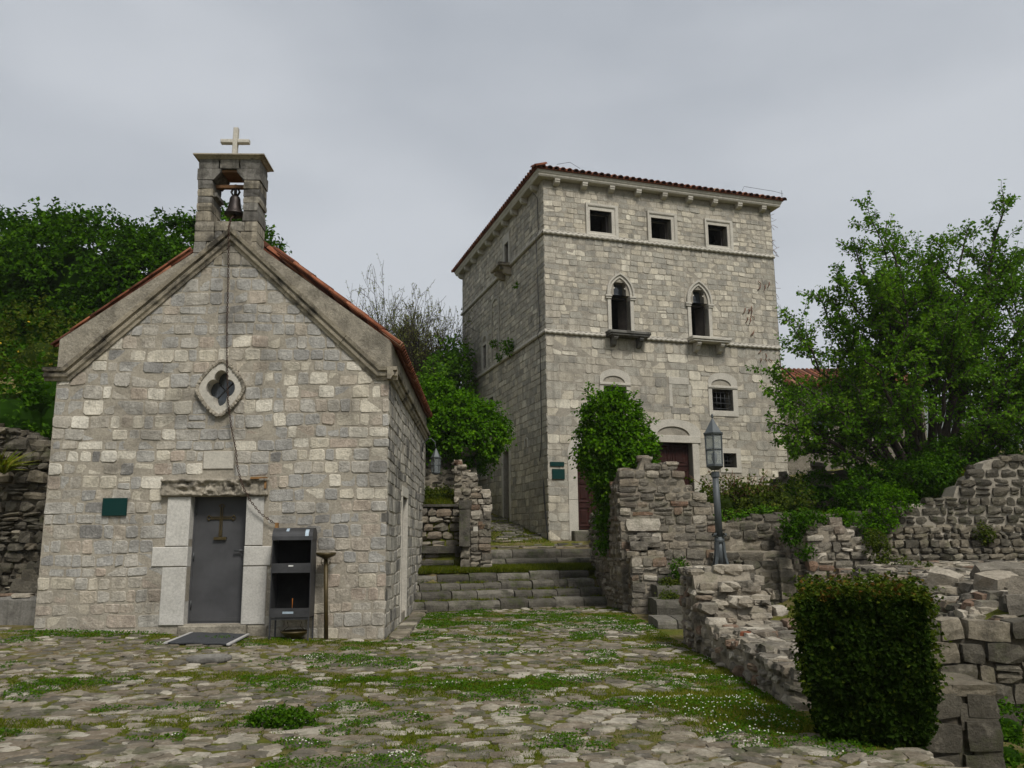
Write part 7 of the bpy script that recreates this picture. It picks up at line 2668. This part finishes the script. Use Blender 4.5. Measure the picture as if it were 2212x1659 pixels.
for q_ in range(15):
    th = R(random.uniform(-78, 78))
    k_ = random.uniform(0.55, 0.84)
    limbs.append(((11.9 + 5.0 * k_ * math.sin(th), random.uniform(21.6, 24.4), 3.4 + 7.0 * k_ * math.cos(th) ** 0.8), 0.06))
def twigs_on(P, L, tmin, dens, reach):
    n = len(P)
    for i in range(int(dens * L)):
        t = random.uniform(tmin, 0.99)
        f = t * (n - 1)
        j = min(int(f), n - 2)
        q = P[j] + (P[j + 1] - P[j]) * (f - j)
        d = P[j + 1] - P[j]
        d /= np.linalg.norm(d)
        a = RNG.normal(size=3)
        a -= d * (a @ d)
        a /= np.linalg.norm(a)
        ln = random.uniform(0.5, 1.5) * reach * (1.25 - 0.75 * t)
        dv = d * 0.55 + a * 0.85 + np.array([0, 0, 0.18])
        dv /= np.linalg.norm(dv)
        Q = curve_path(q, q + dv * ln, 5, -0.05, 0.03)
        tube(tm, Q, np.linspace(0.014, 0.005, 5), 3, cap=False)
        tn_ = random.uniform(0.25, 0.75)
        V, F = leaves_on(Q, int(30 * ln) + 6, 0.105, 0.09)
        bag.add(V, F, tn_)
        if random.random() < 0.7:
            q2 = Q[random.choice((2, 3))]
            a = RNG.normal(size=3) * 0.6 + np.array([0, 0, 0.35]) + dv * 0.6
            a /= np.linalg.norm(a)
            Q2 = curve_path(q2, q2 + a * ln * 0.6, 4, -0.04, 0.03)
            tube(tm, Q2, np.linspace(0.01, 0.004, 4), 3, cap=False)
            V, F = leaves_on(Q2, int(22 * ln) + 5, 0.10, 0.08)
            bag.add(V, F, tn_)
for (e, r) in limbs:
    e = np.array(e)
    fork = base + (np.array([0.35 * (e[0] - base[0]), 0.3 * (e[1] - base[1]), 0]) + np.array([0, 0, 0.28 * (e[2] - base[2])]))
    P = np.vstack([curve_path(base + np.array([np.clip((e[0] - 11.6) * 0.12, -0.5, 0.7), random.uniform(-0.15, 0.15), 0]), fork, 4, 0.04, 0.02)[:-1], curve_path(fork, e, 9, 0.05 if e[2] > 6 else 0.12, 0.018)])
    n = len(P)
    tube(tm, P, np.linspace(r * 1.0, 0.012, n), 6)
    L = np.linalg.norm(e - base)
    V, F = leaves_on(P[n // 2:], int(22 * L), 0.11, 0.10)
    bag.add(V, F, 0.55)
    twigs_on(P, L, 0.34, 3.6, 1.0)
    for q_ in range(3):
        j = random.choice((5, 6, 7, 8))
        d = P[j + 1] - P[j]
        d /= np.linalg.norm(d)
        a = RNG.normal(size=3)
        a -= d * (a @ d)
        a /= np.linalg.norm(a)
        dv = d * 0.8 + a * 0.6 + np.array([0, 0, 0.18])
        dv /= np.linalg.norm(dv)
        Q = curve_path(P[j], P[j] + dv * L * random.uniform(0.22, 0.36), 7, 0.0, 0.02)
        tube(tm, Q, np.linspace(r * 0.3, 0.008, 7), 4, cap=False)
        V, F = leaves_on(Q[1:], int(11 * L), 0.105, 0.09)
        bag.add(V, F, 0.5)
        twigs_on(Q, L * 0.3, 0.2, 6.0, 0.7)
build(tm, 'trunk', M['bark2'], rt)
bag.build('crown', M['tree'], rt)

# clipped box hedge in the foreground
hd = thing('clipped_hedge', 'dark box-shaped clipped hedge with reddish tips in the right foreground', 'hedge', (2.99, 7.52, 0))
bag = LeafBag()
red = LeafBag()
def hedge_pts(n):
    """points on the sides and top of a rounded block that narrows at the foot"""
    f = RNG.random(n)
    u, v = RNG.uniform(-1, 1, n), RNG.uniform(0, 1, n)
    P = np.zeros((n, 3))
    Nn = np.zeros((n, 3))
    front, left, right, top, back = f < 0.36, (f >= 0.36) & (f < 0.52), (f >= 0.52) & (f < 0.68), (f >= 0.68) & (f < 0.94), f >= 0.94
    for msk, kind in ((front, 'f'), (left, 'l'), (right, 'r'), (top, 't'), (back, 'b')):
        k_ = msk.sum()
        uu, vv = u[msk], v[msk]
        if kind == 't':
            w2 = RNG.uniform(-1, 1, k_)
            P[msk] = np.stack([uu * 0.62, w2 * 0.52, np.full(k_, 1.20) + 0.05 * np.sin(uu * 7) * np.cos(w2 * 5)], 1)
            Nn[msk] = (0, 0, 1)
        else:
            taper = 0.80 + 0.20 * np.clip(vv / 0.35, 0, 1)
            z = vv * 1.22
            if kind in 'fb':
                s = -1 if kind == 'f' else 1
                P[msk] = np.stack([uu * 0.64 * taper, np.full(k_, s * 0.54) * taper, z], 1)
                Nn[msk] = (0, s, 0)
            else:
                s = -1 if kind == 'l' else 1
                P[msk] = np.stack([s * 0.64 * taper, uu * 0.54 * taper, z], 1)
                Nn[msk] = (s, 0, 0)
    # soften the edges
    P[:, 2] -= 0.035 * np.clip(np.abs(P[:, 0]) / 0.64, 0, 1) ** 6 * (P[:, 2] > 1.05)
    c = np.array([3.03, 7.52, 0.0])
    P[:, 0] *= 0.73
    P[:, 1] *= 0.78
    P[:, 2] *= 0.96
    ca, sa = math.cos(R(-20)), math.sin(R(-20))
    bump_ = (fbm(P[:, 0] * 2 + P[:, 1] * 3, P[:, 2] * 2 - P[:, 1], 0.35, 3) - 0.5) * 0.20
    P = P + Nn * (bump_[:, None] * 1.0 + RNG.uniform(-0.10, 0.02, (n, 1)))
    rot_ = np.array([[ca, sa, 0], [-sa, ca, 0], [0, 0, 1.0]])
    return P @ rot_ + c, Nn @ rot_
P, Nn = hedge_pts(34000)
n = len(P)
A = Nn * 0.7 + RNG.normal(size=(n, 3)) * 0.7 + np.array([0, 0, 0.4])
V, F = leaf_mesh(P, A, Nn * 0.8 + RNG.normal(size=(n, 3)) * 0.5 + np.array([0, 0, 0.4]), 0.042 * RNG.uniform(0.6, 1.3, n), 0.015 * RNG.uniform(0.7, 1.3, n))
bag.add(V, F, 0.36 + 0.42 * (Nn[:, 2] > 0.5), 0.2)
# taller fresh sprigs on top and a few at the sides
for i in range(1000):
    x, y = random.uniform(-0.66, 0.66), random.uniform(-0.56, 0.56)
    z = 1.14 - 0.03 * abs(x / 0.64) ** 6
    if random.random() < 0.22:
        x, z = random.choice((-0.62, 0.64)), random.uniform(0.35, 1.15)
    x, y = x * 0.74 * math.cos(R(20)) + y * 0.80 * math.sin(R(20)), y * 0.80 * math.cos(R(20)) - x * 0.80 * math.sin(R(20))
    p = np.array([3.03 + x, 7.52 + y, z])
    d = np.array([random.uniform(-0.5, 0.5) + (0.9 * np.sign(x) if z < 1.1 else 0), random.uniform(-0.5, 0.3), 0.9])
    d /= np.linalg.norm(d)
    Q = curve_path(p, p + d * random.uniform(0.04, 0.10) * random.choice((1, 1, 2, 2.6)), 4, 0, 0.05)
    V, F = leaves_on(Q, 9, 0.042, 0.012)
    (red if z > 1.05 and random.random() < 0.22 else bag).add(V, F, 0.75)
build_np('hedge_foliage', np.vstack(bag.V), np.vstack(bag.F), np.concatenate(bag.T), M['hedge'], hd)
red.build('red_tips', M['redtip'], hd)
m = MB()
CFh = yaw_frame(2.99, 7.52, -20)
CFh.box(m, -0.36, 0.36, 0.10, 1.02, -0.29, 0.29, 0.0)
build(m, 'dark_core', M['hedge'], hd)  # solid box in the darkest leaf tone, added as the hedge's dark inside
m = MB()
for i in range(10):
    x, y = random.uniform(-0.2, 0.2), random.uniform(-0.16, 0.2)
    tube(m, [(3.03 + x, 7.52 + y, -0.2), (3.03 + x * 1.2, 7.52 + y * 1.1, 0.5)], [0.02, 0.012], 5)
build(m, 'stems', M['bark'], hd)

# ================================================================== grass, clover, flowers
def scatter(n, x0, x1, y0, y1):
    # denser towards the camera
    y = y0 * (y1 / y0) ** RNG.random(n)
    x = RNG.uniform(x0, x1, n)
    return x, y
def allowed(x, y):
    t = -SN * x + CS * y
    front = 14.98 + 0.035 * (x + 2.246)
    ok = (x < np.where(y > 14.4, 2.72, np.where(y < 8.4, 3.5, 2.76))) & (t < 20.55)
    ok &= ~((x > -8.35) & (x < -2.22 - 0.035 * (y - 15)) & (y > front - 0.03))
    ok &= ~((x < -8.3) & (y > 14.9))
    ok &= np.abs(x) < 0.66 * y + 0.6
    return ok
def blades(x, y, h, wd, lean):
    n = len(x)
    z = H(x, y)
    P = np.stack([x, y, z], 1)
    a = RNG.uniform(0, 2 * math.pi, n)
    s = np.stack([np.cos(a), np.sin(a), np.zeros(n)], 1) * np.asarray(wd).reshape(-1, 1)
    d = np.stack([RNG.normal(0, lean, n), RNG.normal(0, lean, n), np.ones(n)], 1) * np.asarray(h).reshape(-1, 1)
    V = np.stack([P - s, P + s, P + d], 1).reshape(-1, 3)
    return V, np.arange(3 * n).reshape(n, 3)
x, y = scatter(420000, -10.5, 3.6, 5.6, 21.8)
g = grassy(x, y)
k_ = allowed(x, y) & (g + RNG.uniform(-0.40, 0.35, len(x)) > 0.10)
x, y, g = x[k_], y[k_], np.clip(g[k_], 0, 1.2)
hgt = (0.016 + 0.026 * g) * RNG.uniform(0.5, 1.5, len(x)) * np.clip(1.35 - 0.055 * y, 0.4, 1)
V, F = blades(x, y, hgt, 0.0026 + 0.0004 * y * RNG.uniform(0.6, 1.2, len(x)), 0.6)
tn_ = np.clip(0.85 - 0.75 * fbm(x, y, 0.9, 3) + RNG.normal(0, 0.18, len(x)), 0, 1)
o = build_np('grass', V, F, tn_, M['grass'], None, 'stuff')
tag(o, 'short patchy grass growing between the paving stones')
# clover patches: broad low leaves
def clover(n, x0, x1, y0, y1, thr):
    x, y = scatter(n, x0, x1, y0, y1)
    c = fbm(x + 31, y * 1.3 + 7, 0.75, 3) + 0.32 * np.exp(-(((x - 2.05) / 0.7) ** 2 + ((y - 8.9) / 1.7) ** 2)) + 0.22 * np.exp(-(((x + 0.2) / 0.9) ** 2 + ((y - 10.3) / 0.8) ** 2)) + 0.16 * sm(y, 14, 18) * sm(x, -2.5, -1.5)
    c = c + 0.14 * np.exp(-((y - 14.5 - 0.035 * (x + 2.2)) / 0.35) ** 2) * (x < -2.0) + 0.45 * np.exp(-(((x + 2.17) / 0.28) ** 2 + ((y - 8.2) / 0.14) ** 2))
    k_ = allowed(x, y) & (c > thr)
    return x[k_], y[k_], c[k_] - thr
x, y, c = clover(260000, -10, 2.9, 5.7, 21.6, 0.60)
n = len(x)
z = H(x, y) + np.clip(0.012 + 0.3 * c, 0, 0.075) * RNG.uniform(0.3, 1.1, n) * np.clip(1.5 - 0.06 * y, 0.35, 1)
P = np.stack([x, y, z], 1)
A = RNG.normal(size=(n, 3)) * np.array([1, 1, 0.4])
sz = (0.014 + 0.0011 * y) * RNG.uniform(0.7, 1.3, n)
V, F = leaf_mesh(P, A, RNG.normal(size=(n, 3)) * 0.5 + np.array([0, -0.3, 1.0]), sz, sz * 0.42)
o = build_np('clover', V, F, np.clip(RNG.normal(0.5, 0.22, n), 0, 1), M['clover'], None, 'stuff')
tag(o, 'dense low clover patches in the yard')
x, y, c = clover(45000, -6, 2.9, 5.8, 18, 0.64)
fl_ = fbm(x - 13, y + 3, 0.5, 2) + 0.35 * np.exp(-(((x - 2.1) / 0.6) ** 2 + ((y - 8.7) / 1.6) ** 2)) - 0.15 * (x < -1)
k_ = (fl_ > 0.55) & (RNG.random(len(x)) < 0.30)
x, y, c = x[k_][:3400], y[k_][:3400], c[k_][:3400]
n = len(x)
z = H(x, y) + (np.clip(0.02 + 0.3 * c, 0, 0.08) + RNG.uniform(0, 0.02, n)) * np.clip(1.5 - 0.06 * y, 0.4, 1)
P = np.stack([x, y, z], 1)
r_ = 0.0075 * RNG.uniform(0.7, 1.3, n)
octa = np.array([(1, 0, 0), (0, 1, 0), (-1, 0, 0), (0, -1, 0), (0, 0, 0.9), (0, 0, -0.6)], float)
V = (P[:, None, :] + octa[None] * r_[:, None, None]).reshape(-1, 3)
of = np.array([(0, 1, 4), (1, 2, 4), (2, 3, 4), (3, 0, 4), (1, 0, 5), (2, 1, 5), (3, 2, 5), (0, 3, 5)])
F = (of[None] + 6 * np.arange(n)[:, None, None]).reshape(-1, 3)
o = build_np('clover_flowers', V, F, np.full(len(F), 0.5), M['flower'], None, 'stuff')
tag(o, 'small white clover flower heads dotted over the patches')
# turf of the terrace between the two flights, and on the banks
xs_, ys_ = [], []
x = RNG.uniform(-2.7, 2.5, 60000)
t = RNG.uniform(21.95, 23.35, 60000)
y = (t + SN * x) / CS
k_ = (fbm(x, y, 0.8, 3) + 0.25 * (x < 0) > 0.42)
x, y = x[k_], y[k_]
V1, F1 = blades(x, y, 0.11 * RNG.uniform(0.4, 1.4, len(x)), 0.010, 0.5)
x2 = RNG.uniform(-3.6, -0.8, 16000)
y2 = RNG.uniform(23.8, 27, 16000)
V2, F2 = blades(x2, y2, 0.16 * RNG.uniform(0.4, 1.4, len(x2)), 0.014, 0.5)
x3 = RNG.uniform(8, 17, 30000)
y3 = RNG.uniform(21.5, 25.5, 30000)
V3, F3 = blades(x3, y3, 0.20 * RNG.uniform(0.4, 1.4, len(x3)), 0.014, 0.5)
x4 = RNG.uniform(-13.5, -8.3, 24000)
y4 = RNG.uniform(17.3, 22, 24000)
V4, F4 = blades(x4, y4, 0.22 * RNG.uniform(0.4, 1.4, len(x4)), 0.014, 0.5)
x5 = RNG.uniform(-0.9, 1.2, 6000)
y5 = RNG.uniform(26.5, 33, 6000)
V5, F5 = blades(x5, y5, 0.07 * RNG.uniform(0.4, 1.4, len(x5)), 0.012, 0.5)
x6, y6, z6 = [], [], []
for i, (zl, zr) in enumerate(((0.21, 0.22), (0.40, 0.43), (0.58, 0.65), (0.78, 0.88))):
    for q in range(26):
        f = random.random() ** 1.6
        px_ = -2.5 + 4.9 * f
        nb = random.randint(10, 70)
        x6 += list(RNG.normal(px_, 0.09, nb))
        y6 += list(RNG.normal(20.90 + 0.957 * 0.42 * (i + 1) + (px_ + 2.55) * 0.304 - 0.05, 0.035, nb))
        z6 += [zl + (zr - zl) * f - 0.02] * nb
x6, y6, z6 = np.array(x6), np.array(y6), np.array(z6)
V6, F6 = blades(x6, y6, 0.07 * RNG.uniform(0.4, 1.4, len(x6)), 0.009, 0.5)
V6 = V6.reshape(-1, 3, 3)
V6[:, :, 2] += (z6 - H(x6, y6))[:, None]
V6 = V6.reshape(-1, 3)
VV, FF, off = [], [], 0
for v_, f_ in ((V1, F1), (V2, F2), (V3, F3), (V4, F4), (V5, F5), (V6, F6)):
    VV.append(v_)
    FF.append(f_ + off)
    off += len(v_)
VV, FF = np.vstack(VV), np.vstack(FF)
o = build_np('bank_grass', VV, FF, np.clip(RNG.normal(0.5, 0.2, len(FF)), 0, 1), M['grass'], None, 'stuff')
tag(o, 'longer grass on the terrace and the banks behind the walls')
# leafy tuft standing alone in the yard
V, F, T = blob_leaves([((-2.17, 8.2, 0.04), (0.27, 0.14, 0.07))], 420, 6, 0.035, 0.3, 0.0, EYE, 0.05, 0.5)
o = build_np('weed_tuft', V, F, T, M['clover'], None, None, (-2.17, 8.2, 0.0))
tag(o, 'solitary dark green tuft of weeds among the yard stones', 'plant')
